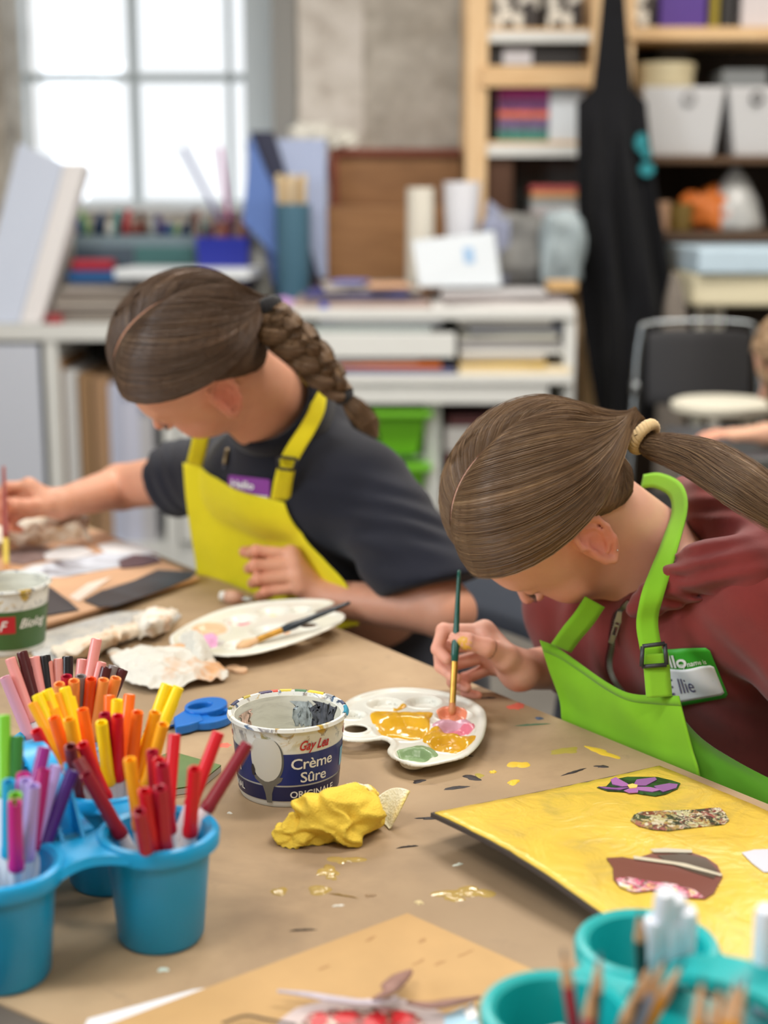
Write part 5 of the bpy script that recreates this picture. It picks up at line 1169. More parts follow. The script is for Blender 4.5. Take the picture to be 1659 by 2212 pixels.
def build_hair(root, hd, tie, mat, nst=2600, seed=1, thick=.0075):
    r = np.random.default_rng(seed); nS, nU = 420, 56; sv = np.linspace(0, 1, nS); V = []; Q = []; A = []; k0 = 0
    for side in (-1, 1):
        p_ = strand_path(sv, side, tie, nU, thick=thick); uu = np.linspace(0, 1, nU)[None]
        nz = (pnoise(sv[:, None] * 46 + side * 9, uu * 2.2 + 3, 3) * .0016 + pnoise(sv[:, None] * 150, uu * 3 + 7, 4) * .0008) * smoothstep(.02, .2, uu)
        c = p_.copy() - EC; c /= np.linalg.norm(c, axis=2)[..., None]; p_ = p_ + c * nz[..., None]
        V.append(hd.W(p_.reshape(-1, 3))); q = gridQ(nS, nU) + k0; Q.append(q if side > 0 else q[:, ::-1]); k0 += nS * nU
        A.append(np.stack([np.broadcast_to(sv[:, None] + (side > 0) * 1.7, (nS, nU)), np.broadcast_to(uu, (nS, nU)), np.zeros((nS, nU))], -1).reshape(-1, 3))
    hair = fast_obj('hair', np.vstack(V), np.vstack(Q), mat, root, np.vstack(A))
    V = []; Q = []; A = []; k0 = 0; m = 20
    for side in (-1, 1):
        sv = r.random(nst); off = r.random(nst) * .0011 - .0001; p_ = strand_path(sv, side, tie, m, thick=thick)
        jit = np.cumsum(r.normal(0, .00035, (nst, m, 3)), axis=1) * np.linspace(0, 1, m)[None, :, None] * np.linspace(1, .3, m)[None, :, None]
        c = p_ - EC; c /= np.linalg.norm(c, axis=2)[..., None]
        fly = (r.random(nst) < .05)[:, None, None] * .0035 * np.sin(np.linspace(0, PI, m))[None, :, None] * r.random((nst, 1, 1))
        p_ = p_ + c * (off[:, None, None] + fly) + jit
        v, q = ribbons(hd.W(p_.reshape(-1, 3)).reshape(nst, m, 3), .00022); V.append(v); Q.append(q + k0); k0 += len(v)
        A.append(np.stack([np.repeat(sv * 5 + r.random(nst) * 3, m * 3), np.tile(np.repeat(np.linspace(0, 1, m), 3), nst), np.full(nst * m * 3, .5)], -1))
    fast_obj('hair_strands', np.vstack(V), np.vstack(Q), mat, hair, np.vstack(A))
    return hair
def tuft(root, name, path, radii, mat, seed=2, n=1500, squash=.7, spread=1.0, tip=1.0, wave=.0):
    """bundle of hair along a spline: solid core with streaks plus loose strands"""
    r = np.random.default_rng(seed); m = 40; C = spline(path, m); rd = np.interp(np.linspace(0, 1, m), np.linspace(0, 1, len(radii)), radii)
    t_ = np.gradient(C, axis=0); t_ /= np.linalg.norm(t_, axis=1)[:, None]; a = np.cross(t_, (0, 0, 1.0)); a /= np.linalg.norm(a, axis=1)[:, None]; b_ = np.cross(a, t_)
    K = 72; an = np.linspace(0, 2 * PI, K, endpoint=False); uu = np.linspace(0, 1, m)
    rr = rd[:, None] * (.93 + .16 * pnoise(np.arange(K)[None] * 64 / K, uu[:, None] * 3, seed) + .10 * pnoise(np.arange(K)[None] * .9 + 5, uu[:, None] * 5, seed + 1))
    V = C[:, None] + rr[..., None] * (np.cos(an)[None, :, None] * a[:, None] + squash * np.sin(an)[None, :, None] * b_[:, None])
    i, j = np.meshgrid(np.arange(m - 1), np.arange(K), indexing='ij'); j2 = (j + 1) % K; Q = np.stack([i * K + j, i * K + j2, (i + 1) * K + j2, (i + 1) * K + j], -1).reshape(-1, 4)
    A = np.stack([np.broadcast_to(np.abs(an - PI)[None] / PI * .8 + seed, (m, K)), np.broadcast_to(uu[:, None], (m, K)), np.zeros((m, K))], -1).reshape(-1, 3)
    o = fast_obj(name, V.reshape(-1, 3), Q, mat, root, A)
    if n:
        ang = r.random(n) * 2 * PI; rad = (.88 + .22 * r.random(n) ** 2); end = 1 - .25 * r.random(n) * tip; mm = 18; P_ = np.zeros((n, mm, 3))
        for k in range(mm):
            u = end * k / (mm - 1) * (m - 1); i0 = np.minimum(u.astype(int), m - 2); f_ = (u - i0)[:, None]
            c = C[i0] * (1 - f_) + C[i0 + 1] * f_; aa = a[i0]; bb = b_[i0]; rq = (rd[i0] * (1 - f_[:, 0]) + rd[i0 + 1] * f_[:, 0]) * rad
            an2 = ang + .25 * np.sin(ang * 3 + k * .2); P_[:, k] = c + rq[:, None] * (np.cos(an2)[:, None] * aa + squash * np.sin(an2)[:, None] * bb)
        P_ += np.cumsum(r.normal(0, .0004, P_.shape), axis=1) * spread
        v, q = ribbons(P_, .00022); fast_obj('loose_strands', v, q, mat, o, np.stack([np.repeat(r.random(n) * 6, mm * 3), np.tile(np.repeat(np.linspace(0, 1, mm), 3), n), np.full(n * mm * 3, .5)], -1))
    return o
# cloth ---------------------------------------------------------------
def m_cloth(name, c, bump=.25, scale=900, rough=.85, var=.08, sheen=.2, c2=None, vs=14):
    t = NT(name); co = t.coord('Object'); n = t.noise(co, vs, 4, .6); w_ = t.noise(co, scale, 2); a = srgb(*c)
    lo = tuple(x * (1 - var) for x in a[:3]) + (1,); hi = tuple(min(1, x * (1 + var)) for x in a[:3]) + (1,)
    t.set(Base_Color=t.ramp(n.outputs[0], [(.3, lo), (.7, hi)]), Roughness=rough); t.b.inputs['Sheen Weight'].default_value = sheen; t.b.inputs['Sheen Roughness'].default_value = .6
    t.b.inputs['Specular IOR Level'].default_value = .2; t.bump(w_.outputs[0], bump, .0008); return t.m
def cloth(name, rows, mat, parent, th=.0016, nu=40, nv=40, bvh=None, gap=.004, fold=.0, seed=0, label=None, hem=0):
    R = np.array([spline([P(*p_) if len(p_) == 3 and p_[0] > 20 else np.array(p_) for p_ in r], nv) for r in rows]); G = np.stack([spline(R[:, j], nu) for j in range(nv)], 1)
    if fold:
        for i in range(nu):
            for j in range(nv): G[i, j] += -FW * fold * mnoise.noise(Vector((j / nv * 4 + seed, i / nu * 1.4, seed)))
    if bvh is not None:
        for i in range(nu):
            for j in range(nv):
                p_, nr, ix, dist = bvh.find_nearest(Vector(G[i, j]), .12)
                if p_ is not None:
                    v = Vector(G[i, j]) - p_
                    if v.dot(nr) < 0 or v.length < gap: G[i, j] = np.array(p_ + nr * gap)
        for _ in range(3): G[1:-1, 1:-1] = .5 * G[1:-1, 1:-1] + .125 * (G[:-2, 1:-1] + G[2:, 1:-1] + G[1:-1, :-2] + G[1:-1, 2:])
    o = obj(name, MB().grid(G, th), mat, parent, smooth=True, label=label)
    return o, G
def ribbon(name, pts, width, mat, parent, th=.0018, wdir=None, n=40, bvh=None, gap=.003, label=None):
    C = spline([P(*p_) if p_[0] > 20 else np.array(p_) for p_ in pts], n); t_ = np.gradient(C, axis=0); t_ /= np.linalg.norm(t_, axis=1)[:, None]
    wd = [np.asarray(RT if wdir is None else w_, float) for w_ in (wdir if isinstance(wdir, list) else [wdir] * 2)] if wdir is not None else [RT, RT]
    W_ = np.array([wd[0] * (1 - k / (n - 1)) + wd[-1] * k / (n - 1) for k in range(n)]); W_ = W_ - (W_ * t_).sum(1)[:, None] * t_; W_ /= np.linalg.norm(W_, axis=1)[:, None]
    ww = np.array([width] * n) if np.isscalar(width) else np.interp(np.linspace(0, 1, n), np.linspace(0, 1, len(width)), width)
    G = np.stack([C + W_ * ww[:, None] * s for s in (-.5, -.25, 0, .25, .5)], 1)
    if bvh is not None:
        for i in range(n):
            for j in range(5):
                p_, nr, ix, dist = bvh.find_nearest(Vector(G[i, j]), .1)
                if p_ is not None:
                    v = Vector(G[i, j]) - p_
                    if v.dot(nr) < 0 or v.length < gap: G[i, j] = np.array(p_ + nr * gap)
        G[1:-1] = .5 * G[1:-1] + .25 * (G[:-2] + G[2:])
    return obj(name, MB().grid(G, th), mat, parent, smooth=True, label=label)
def bvh_of(X, Fq): return BVHTree.FromPolygons([tuple(v) for v in X], [tuple(int(i) for i in q) for q in Fq])
def hit(bvh, x, y, lift=.002):
    v = FW + RT * ((x - 829.5) / F) - UP * ((y - 1106) / F); v = v / np.linalg.norm(v)
    p_, nr, ix, d_ = bvh.ray_cast(Vector(CAM), Vector(v)); return (np.array(p_) + np.array(nr) * lift, np.array(nr)) if p_ is not None else (None, None)
def folds(Pp, items):
    """displacement: ridges given by (point, direction across, period, depth, radius)"""
    d = np.zeros(len(Pp), np.float32)
    for c, ax, per, dep, rad in items:
        q = Pp - np.asarray(c, np.float32); s = q @ np.asarray(ax, np.float32); r2 = (q * q).sum(1) / rad ** 2; d += dep * np.exp(-r2) * np.sin(s / per * 2 * PI + 1.5 * np.sin((q @ np.array([3.1, 5.2, 4.3], np.float32)) * 6))
    return d

# ================================================================== girl in the maroon hoodie
h2 = Head((.1892, 1.5392, .9640), (-.25, .899, .36), (-.483, .206, -.851), (-.839, -.387, .382), .96)
h2.M[:, 0] *= 1
def fixL(hd): 
    hd.M[:, 0] = np.cross(hd.M[:, 1], hd.M[:, 2]); 
fixL(h2)
S2 = dict(ear=(-.022, .000, .0735), base=(.33, 1.62, 0))
N2 = np.array([.315, 1.585, .900]); SL2 = np.array([.385, 1.465, .915]); SR2 = np.array([.222, 1.69, .835]); PV2 = np.array([.43, 1.71, .55]); ELr = np.array([.262, 1.725, .745])
w2h = P(1122, 1448, 1.650)
HND2 = dict(wrist=w2h, r=1.0, fingers=[[P(1046, 1364, 1.650), P(958, 1362, 1.648), P(944, 1402, 1.634), P(966, 1424, 1.626)], [P(1048, 1388, 1.668), P(950, 1398, 1.662), P(952, 1440, 1.645), P(984, 1466, 1.634)],
        [P(1056, 1414, 1.680), P(972, 1436, 1.676), P(978, 1474, 1.658), P(1008, 1486, 1.645)], [P(1068, 1438, 1.688), P(1004, 1466, 1.684), P(1006, 1498, 1.668), P(1032, 1502, 1.66)]], thumb=[P(1092, 1420, 1.628), P(1052, 1398, 1.608), P(1012, 1386, 1.604), P(984, 1378, 1.609)])
ELl2 = np.array([.50, 1.40, .745]); WRl2 = np.array([.475, 1.20, .785])
def flat_hand(w_, d, side, r=1.0):
    d = np.asarray(d, float); d /= np.linalg.norm(d); s = np.cross(d, (0, 0, 1)) * side; z = np.array([0, 0, 1.0]); f = []
    for i, (o_, l) in enumerate(((.021, 1.0), (.007, 1.08), (-.007, 1.0), (-.020, .82))):
        k = w_ + d * .07 + s * o_; f.append([k, k + d * .032 * l + s * o_ * .2 + z * .004, k + d * .052 * l + s * o_ * .3, k + d * .068 * l + s * o_ * .35 - z * .006])
    return dict(wrist=w_, r=r, fingers=f, thumb=[w_ + d * .02 + s * .02, w_ + d * .045 + s * .036, w_ + d * .066 + s * .044, w_ + d * .082 + s * .045])
HL2 = flat_hand(WRl2, (-.3, -1, -.12), -1)
nk0 = h2.W((0, -.028, -.030)); nk1 = h2.W((0, .012, -.055))
def neck2(q): return smin(sd_cone(q, nk0, N2, .047, .053), sd_cone(q, nk1, N2 + np.array([-.02, -.015, -.015]), .034, .045), .02)
pr2 = [(SL2, SR2, .04, .04, .03), (N2 + np.array([0, 0, -.05]), PV2, .05, .07, .03), (SR2, ELr, .036, .033, .02), (ELr, w2h, .033, .0215, .012), (SL2, ELl2, .036, .033, .02), (ELl2, WRl2, .032, .021, .012)]
yp = P(985, 1381, 1.603)
def ex2(X, c):
    w_ = np.exp(-((X - P(1003, 1392, 1.598)) ** 2).sum(1) / .0085 ** 2); nn_ = pnoise(X[:, 0] * 500 + 9, X[:, 2] * 500 + 4, 8); m = ((w_ > .35) & (nn_ > -.06))[:, None] * .9
    return c * (1 - m) + np.array(srgb(226, 178, 50)[:3]) * m
girl2, body2 = build_person('person', 'girl with brown ponytail bent over the paint palette, maroon hoodie, green apron, holding a brush', h2, S2, pr2, [HND2, HL2], (232, 180, 158), ((-.02, 1.05, .50), (.58, 1.86, 1.13)), neck2, .0022, ex2)
MH2 = m_hair('brown_hair_with_light_streaks', (74, 56, 44), (128, 100, 74), (176, 146, 108), .36)
tie2 = np.array([0, -.142, -.006]) / .96
build_hair(girl2, h2, tie2, MH2, 3600, 1)
tw = h2.W(tie2); td = h2.D((0, -1, .0))
tpx_ = proj(tw); print('TIE2', tpx_)
pt = [h2.W(tie2 * np.array([1, .93, 1])), P(1400, 958, tpx_[2] - .0), P(1450, 972, tpx_[2] - .02), P(1530, 1000, tpx_[2] - .05), P(1610, 1052, tpx_[2] - .08), P(1700, 1120, tpx_[2] - .10), P(1800, 1210, tpx_[2] - .10)]
pony = tuft(girl2, 'ponytail', pt, [.011, .013, .019, .026, .028, .022, .008], MH2, 5, 1800, .8)
def scrunchie(root, c, axis, R_, r, mat, name='hair_tie', twists=9):
    axis = np.asarray(axis, float); axis /= np.linalg.norm(axis); a = np.cross(axis, (0.2, .1, 1)); a /= np.linalg.norm(a); b_ = np.cross(axis, a); mb = MB()
    for s in range(3):
        pts = [c + (R_ + r * .55 * math.cos(twists * an + s * 2.09)) * (math.cos(an) * a + math.sin(an) * b_) + axis * r * .8 * math.sin(twists * an + s * 2.09) for an in np.linspace(0, 2 * PI, 97)]
        mb.tube(pts, r * .62, 8, cap=False)
    return obj(name, mb, mat, root, smooth=True)
scrunchie(pony, (pt[0] * .3 + pt[1] * .7), pt[2] - pt[0], .0155, .0050, m_cloth('beige_cord', (206, 178, 132)), label if False else 'hair_tie')
es = h2.W(ear_frame(-1, *S2['ear'])[0] + np.array([-.0075, -.002, -.024])); obj('earring', MB().lathe([(.0001, -.0012), (.0012, 0), (.0001, .0012)], es, 10), pm('ear_stud', (230, 230, 236), .15, metal=1), girl2, smooth=True)
# hoodie
M_HOOD = m_cloth('maroon_fleece', (124, 44, 42), .3, 1400, .92, .12, .25); M_LIME = m_cloth('lime_apron_cotton', (128, 190, 34), .2, 1500, .75, .06, .1)
lat2 = SL2 - SR2; lat2 /= np.linalg.norm(lat2)
fw2 = np.cross(lat2, (0, 0, 1)); fw2 /= np.linalg.norm(fw2); fw2 = fw2 if fw2[0] < 0 else -fw2
cf = N2 + np.array([0, 0, -.02])
def hoodie(q):
    q = q.astype(np.float32)
    d = sd_cone(q, SL2 + np.array([.0, .0, -.018]), SR2 + np.array([0, 0, -.018]), .058, .054)
    for s in (-1, 1):
        top = N2 + lat2 * .062 * s + np.array([0, 0, -.085]) - fw2 * .01; bot = PV2 + lat2 * .055 * s; d = smin(d, sd_cone(q, top, bot, .082, .100), .05)
    d = smin(d, sd_cone(q, N2 + np.array([.0, 0, -.03]), N2 + np.array([0.01, .01, -.09]), .062, .085), .04)
    sl = chain(q, [SL2 + np.array([.005, 0, -.015]), ELl2, WRl2 + np.array([0, .02, 0])], [.060, .052, .036], .02); d = smin(d, sl, .018)
    sr = chain(q, [SR2, ELr, ELr + (w2h - ELr) * .34], [.055, .050, .040], .02); d = smin(d, sr, .02)
    d = d - folds(q, [(ELl2, (.3, .5, .8), .030, .004, .09), (SL2 + np.array([.01, .02, -.07]), (.5, -.3, .8), .034, .005, .07), (N2 + fw2 * .10 + np.array([0, 0, -.12]), (.7, -.5, .4), .05, .004, .10), (ELr, (.5, .7, .4), .022, .004, .06), (PV2 + fw2 * .1 + np.array([0, 0, .12]), (.1, .1, 1), .04, .004, .1)])
    # neck opening
    ax = (nk0 - N2); ax = ax / np.linalg.norm(ax); d = smax(d, -sd_cone(q, N2 - ax * .03, N2 + ax * .10, .050, .062), .006)
    return d
hood_o, HX, HF = sdf_obj('hoodie', hoodie, (.06, 1.05, .50), (.66, 1.92, 1.02), .0045, M_HOOD, girl2, it=3)
B2 = bvh_of(HX, HF)
HP = [P(1480, 1062, 1.655), P(1560, 1078, 1.61), P(1650, 1118, 1.565), P(1700, 1190, 1.52), P(1620, 1225, 1.49), P(1530, 1225, 1.500), P(1455, 1262, 1.522), P(1405, 1296, 1.535), P(1368, 1318, 1.540)]
HR = [.018, .034, .044, .040, .030, .024, .019, .013, .008]
def hood(q):
    q = q.astype(np.float32); d = chain(q, HP, HR, .02); d = smin(d, sd_cone(q, P(1560, 1130, 1.60), P(1660, 1180, 1.56), .030, .045), .03)
    return d - folds(q, [(HP[5], (-.3, .2, .9), .020, .004, .05), (HP[2], (.2, .3, .9), .026, .006, .06), (HP[6], (.2, .1, .95), .014, .0035, .035)])
M_HOODI = m_cloth('maroon_ribbed_lining', (112, 36, 38), .8, 500, .95, .1, .2)
sdf_obj('hood', hood, (.22, 1.40, .82), (.56, 1.78, 1.06), .003, M_HOOD, hood_o, it=2)
# metal zip and its pull
zp = [hit(B2, x, y, .0012)[0] for x, y in [(1362, 1300), (1348, 1314), (1335, 1328), (1328, 1360), (1324, 1395), (1318, 1425), (1320, 1450), (1332, 1475), (1350, 1500), (1362, 1530)]]; zp = [z for z in zp if z is not None]
M_ZIP = pm('zip_metal', (170, 172, 176), .3, metal=.9)
C = spline(zp, 120); t_ = np.gradient(C, axis=0); t_ /= np.linalg.norm(t_, axis=1)[:, None]; mb = MB()
for k in range(120):
    s = np.cross(t_[k], -FW); s /= np.linalg.norm(s); R_ = np.stack([s, t_[k], np.cross(s, t_[k])], 1); mb.box(C[k] + s * (.0012 if k % 2 else -.0012), (.0034, .0011, .0016), M=R_)
zo = obj('zip', mb, M_ZIP, hood_o); G = np.stack([C - np.cross(t_, -FW) * .005 + FW * .0006, C - np.cross(t_, -FW) * .0 + FW * .0004, C + np.cross(t_, -FW) * .005 + FW * .0006], 1); obj('zip_tape', MB().grid(G, .001), cm((86, 34, 36), .9), hood_o)
pa, pb = P(1342, 1320, proj(zp[2])[2] - .006), P(1320, 1390, proj(zp[4])[2] - .008); ax = pb - pa; L_ = np.linalg.norm(ax); ax /= L_; s = np.cross(ax, -FW); s /= np.linalg.norm(s); R_ = np.stack([s, ax, np.cross(s, ax)], 1)
mb = MB().box(pa + ax * L_ * .18, (.008, L_ * .34, .004), M=R_); mb.box(pa + ax * L_ * .66 - s * .0026, (.0014, L_ * .62, .0016), M=R_); mb.box(pa + ax * L_ * .66 + s * .0026, (.0014, L_ * .62, .0016), M=R_); mb.box(pa + ax * L_ * .86, (.0066, L_ * .26, .0016), M=R_); mb.box(pa + ax * L_ * .45, (.0066, L_ * .08, .0018), M=R_)
obj('zip_pull', mb, M_ZIP, hood_o, bevel=.0004)
# apron
ap2 = [[(1166, 1383, 1.600), (1200, 1397, 1.598), (1250, 1432, 1.580), (1305, 1471, 1.552), (1355, 1496, 1.528), (1410, 1503, 1.502), (1466, 1503, 1.478)],
       [(1186, 1446, 1.603), (1215, 1458, 1.598), (1262, 1485, 1.580), (1315, 1520, 1.552), (1365, 1542, 1.525), (1425, 1552, 1.500), (1480, 1560, 1.472)],
       [(1208, 1508, 1.607), (1236, 1520, 1.600), (1280, 1545, 1.580), (1330, 1570, 1.552), (1385, 1592, 1.524), (1442, 1608, 1.494), (1495, 1618, 1.466)],
       [(1213, 1552, 1.608), (1245, 1566, 1.598), (1292, 1590, 1.577), (1345, 1612, 1.550), (1400, 1636, 1.520), (1456, 1654, 1.487), (1510, 1668, 1.455)],
       [(1218, 1630, 1.615), (1250, 1645, 1.605), (1300, 1668, 1.585), (1352, 1690, 1.560), (1408, 1712, 1.530), (1462, 1730, 1.497), (1520, 1745, 1.465)]]
apr2, AG2 = cloth('apron_bib', ap2, M_LIME, girl2, .0018, 44, 56, B2, .006, .006, 3)
hm = MB().grid(np.array([AG2[0, :] + np.array([0, 0, .0004]) - FW * .0016, AG2[2, :] - FW * .0018, AG2[4, :] - FW * .0016]), .0008); obj('hem', hm, m_cloth('lime_hem', (118, 180, 30), .2, 1500, .75), apr2, smooth=True)
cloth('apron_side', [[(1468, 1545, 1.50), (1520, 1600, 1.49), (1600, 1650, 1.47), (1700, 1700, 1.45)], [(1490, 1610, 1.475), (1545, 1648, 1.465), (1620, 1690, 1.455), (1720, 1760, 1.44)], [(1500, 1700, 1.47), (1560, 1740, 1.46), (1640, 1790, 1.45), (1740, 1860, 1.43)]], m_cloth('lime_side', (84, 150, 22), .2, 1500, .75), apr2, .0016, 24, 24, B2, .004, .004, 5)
ribbon('neck_strap', [(1388, 1040, 1.665), (1420, 1038, 1.640), (1458, 1058, 1.600), (1468, 1100, 1.566), (1452, 1160, 1.538), (1430, 1225, 1.512), (1408, 1290, 1.496), (1398, 1345, 1.500), (1406, 1400, 1.493), (1416, 1450, 1.488)], [.016, .019, .022, .022, .022, .022], M_LIME, apr2, wdir=[UP * .9 + RT * .3, RT], n=60)
ribbon('neck_strap', [(1285, 1300, 1.560), (1262, 1335, 1.566), (1235, 1368, 1.575), (1212, 1400, 1.590)], .024, M_LIME, apr2, wdir=RT + UP * -.25, n=24)
ribbon('strap_loop', [(1416, 1412, 1.486), (1420, 1460, 1.484), (1424, 1506, 1.482)], .0260, m_cloth('lime_loop', (132, 192, 38), .2, 1500, .75), apr2, th=.003, wdir=RT, n=16)
mb = MB()
for a_0, b_0 in (((1388, 1396), (1436, 1390)), ((1386, 1440), (1440, 1436)), ((1388, 1396), (1386, 1440)), ((1436, 1390), (1440, 1436))): mb.tube([P(*a_0, 1.481), P(*b_0, 1.479)], .0022, 8)
obj('strap_buckle', mb, cm((52, 56, 60), .4), apr2, smooth=True)
# name sticker on the chest
def sticker(bvh, quad, parent, band, texts, name='name_sticker', edge=None, border=.06, bandh=.34, lift=.0015):
    Q3 = []
    for x, y in quad:
        h_, n_ = hit(bvh, x, y, lift)
        Q3.append(h_)
    TLq, TRq, BRq, BLq = Q3
    nrm = np.cross(TRq - TLq, BLq - TLq); nrm /= np.linalg.norm(nrm); nrm = nrm if nrm @ FW < 0 else -nrm
    base_ = [0.0]; hs = []
    for uu in np.linspace(.05, .95, 6):
        for vv in np.linspace(.05, .95, 6):
            q = (TLq * (1 - uu) + TRq * uu) * (1 - vv) + (BLq * (1 - uu) + BRq * uu) * vv; p_, nr, ix, d_ = bvh.ray_cast(Vector(q + nrm * .03), Vector(-nrm))
            if p_ is not None and d_ < .06: hs.append(float((np.array(p_) - q) @ nrm))
    base_[0] = float(np.median(hs)) if hs else 0
    def pt_(u, v, off=0):
        q = (TLq * (1 - u) + TRq * u) * (1 - v) + (BLq * (1 - u) + BRq * u) * v
        p_, nr, ix, d_ = bvh.ray_cast(Vector(q + nrm * .03), Vector(-nrm)); b_ = np.array(p_) if p_ is not None and d_ < .06 else q
        hgt_ = float((b_ - q) @ nrm) - base_[0]; return q + nrm * (base_[0] + max(hgt_, 0) * .9 + off + .0016)
    def rr(u): e = .06; return .0 + (e * (1 - math.sqrt(max(0, 1 - ((e - min(u, 1 - u)) / e) ** 2))) if min(u, 1 - u) < e else 0)
    def pan(u0, u1, v0, v1, mat, off, nm):
        G = np.array([[pt_(u0 + (u1 - u0) * i / 20, (v0 + rr(i / 20) * (v1 - v0)) + ((v1 - v0) * (1 - 2 * rr(i / 20))) * j / 12, off) for j in range(13)] for i in range(21)]); return obj(nm, MB().grid(G, .0004), mat, parent, smooth=True)
    pan(0, 1, 0, 1, band, 0, name); pan(border * .6, 1 - border * .6, bandh, .93, cm((238, 240, 246), .5), .0006, 'sticker_panel')
    for s_, size, u, v, mt, kw in texts:
        V, Fc = text_mesh(s_, 1.0, **kw); obj('lettering', MB().add([pt_(u + x * size[0], v - y * size[1], .0014) for x, y, _ in V], Fc), mt, parent)
M_TAGG = cm((58, 168, 44), .5); M_TW = cm((244, 246, 244), .5)
sticker(B2, [(1405, 1398), (1536, 1394), (1578, 1500), (1440, 1526)], hood_o, M_TAGG, [('Hello', (.30, .30), -.05, .30, M_TW, dict(offset=.02)), ('my name is', (.092, .125), .47, .30, M_TW, dict(offset=.01)), ('E llie', (.24, .40), .13, .78, cm((96, 92, 130), .6), dict(shear=.15))])
V, Fc = text_mesh('SA', .016); 
# trousers and stool (below the table)
def pants(q, PV, dirv, lat):
    q = q.astype(np.float32); d = sd_cone(q, PV - lat * .05, PV + lat * .05, .105, .105)
    for s in (-1, 1):
        hip = PV + lat * .07 * s; kn = hip + dirv * .34 + np.array([0, 0, -.02]); ft = kn + np.array([0, 0, -.38]) - dirv * .04; d = smin(d, chain(q, [hip, kn, ft], [.085, .062, .042], .03), .03); d = smin(d, sd_cone(q, ft + np.array([0, 0, -.03]), ft + dirv * .10 + np.array([0, 0, -.05]), .040, .034), .02)
    return d
dt = np.array([-.809, -.588, 0]); lt_ = np.array([.588, -.809, 0])
M_JEANS = m_cloth('dark_trousers', (44, 46, 56))
sdf_obj('trousers', lambda q: pants(q, PV2, dt, lt_), PV2 - np.array([.55, .5, .56]), PV2 + np.array([.3, .3, .16]), .009, M_JEANS, girl2, it=2)

# ================================================================== girl in the black top and yellow apron
h1 = Head((-.2359, 1.9216, 1.080), (-.332, .754, .566), (-.745, .158, -.648), (-.579, -.637, .509), .96); fixL(h1)
S1 = dict(ear=(-.018, .002, .0735), base=(-.1, 2.15, 0))
N1 = P(622, 896, 2.095); SL1 = np.array([-.028, 2.01, .905]); SR1 = np.array([-.250, 2.22, .890]); PV1 = np.array([.03, 2.27, .55])
EL1 = P(968, 1322, 1.955); WL1 = P(690, 1290, 2.035); ER1 = P(262, 1052, 2.44); WR1 = P(128, 1088, 2.285)
F1 = lambda *a: [P(*p_) for p_ in a]
HNDL = dict(wrist=WL1, r=1.02, fingers=[F1((628, 1198, 2.030), (553, 1190, 2.022), (538, 1196, 2.05), (562, 1204, 2.068)), F1((634, 1222, 2.022), (550, 1221, 2.012), (538, 1228, 2.045), (566, 1232, 2.062)), F1((640, 1246, 2.018), (556, 1251, 2.008), (545, 1260, 2.04), (572, 1260, 2.058)), F1((646, 1270, 2.018), (572, 1279, 2.010), (560, 1286, 2.038), (584, 1284, 2.052))], thumb=F1((650, 1240, 2.055), (596, 1206, 2.075), (556, 1192, 2.075), (528, 1192, 2.07)))
HNDR = dict(wrist=WR1, r=1.02, fingers=[F1((62, 1050, 2.262), (14, 1052, 2.245), (-6, 1078, 2.235), (2, 1100, 2.230)), F1((56, 1068, 2.268), (4, 1078, 2.255), (-10, 1104, 2.245), (8, 1120, 2.240)), F1((58, 1088, 2.275), (12, 1104, 2.265), (4, 1126, 2.255), (24, 1136, 2.250)), F1((66, 1104, 2.28), (30, 1122, 2.272), (26, 1140, 2.265), (44, 1144, 2.262))], thumb=F1((98, 1092, 2.262), (62, 1092, 2.240), (32, 1090, 2.226), (12, 1086, 2.222)))
na0 = h1.W((0, -.028, -.030)); na1 = h1.W((0, .012, -.055))
def neck1(q): return smin(sd_cone(q, na0, N1, .047, .054), sd_cone(q, na1, N1 + np.array([-.02, -.02, -.02]), .034, .045), .02)
pr1 = [(SL1, SR1, .04, .04, .03), (N1 + np.array([0, 0, -.05]), PV1, .05, .07, .03), (SR1, ER1, .043, .037, .02), (ER1, WR1, .036, .023, .012), (SL1, EL1, .04, .036, .02), (EL1, WL1, .035, .0235, .012)]
girl1, body1 = build_person('person', 'girl with a braid painting at the left, black short-sleeved top and yellow apron', h1, S1, pr1, [HNDL, HNDR], (214, 158, 130), ((-.66, 1.76, .50), (.22, 2.56, 1.24)), neck1, .0024)
MH1 = m_hair('dark_brown_hair', (58, 44, 37), (98, 76, 60), (140, 112, 86), .36)
tie1 = np.array([0, -.133, .012]) / .96
build_hair(girl1, h1, tie1, MH1, 2600, 11)
tw1 = h1.W(tie1); q1_ = proj(tw1); print('TIE1', q1_)
bp = spline([h1.W(tie1 * np.array([1, .9, 1])), P(600, 706, q1_[2]), P(650, 748, q1_[2] + .01), P(700, 806, q1_[2] + .03), P(745, 858, q1_[2] + .05)], 90)
MB1 = m_hair('braid_hair', (58, 44, 34), (112, 86, 62), (170, 138, 100)); t_ = np.gradient(bp, axis=0); t_ /= np.linalg.norm(t_, axis=1)[:, None]; a = np.cross(t_, FW); a /= np.linalg.norm(a, axis=1)[:, None]; nb = np.cross(a, t_)
for s in range(3):
    ph = np.linspace(0, 1, 90) * 2 * PI * 2.0 + s * 2.094; amp = .0150 * np.interp(np.linspace(0, 1, 90), [0, .12, .8, 1], [.5, 1, .9, .5])
    C = bp + a * (np.sin(ph) * amp)[:, None] + nb * (.0085 * np.sin(2 * ph))[:, None]
    tuft(girl1, 'braid_lock', C[::3], [.011, .0165, .0170, .016, .013, .008], MB1, 20 + s, 350, .85, .5)
tuft(girl1, 'braid_end', [P(742, 855, q1_[2] + .05), P(768, 882, q1_[2] + .055), P(795, 912, q1_[2] + .06), P(815, 945, q1_[2] + .06)], [.008, .016, .016, .003], MB1, 31, 500, .8)
M_BTIE = m_cloth('black_elastic', (26, 26, 30))
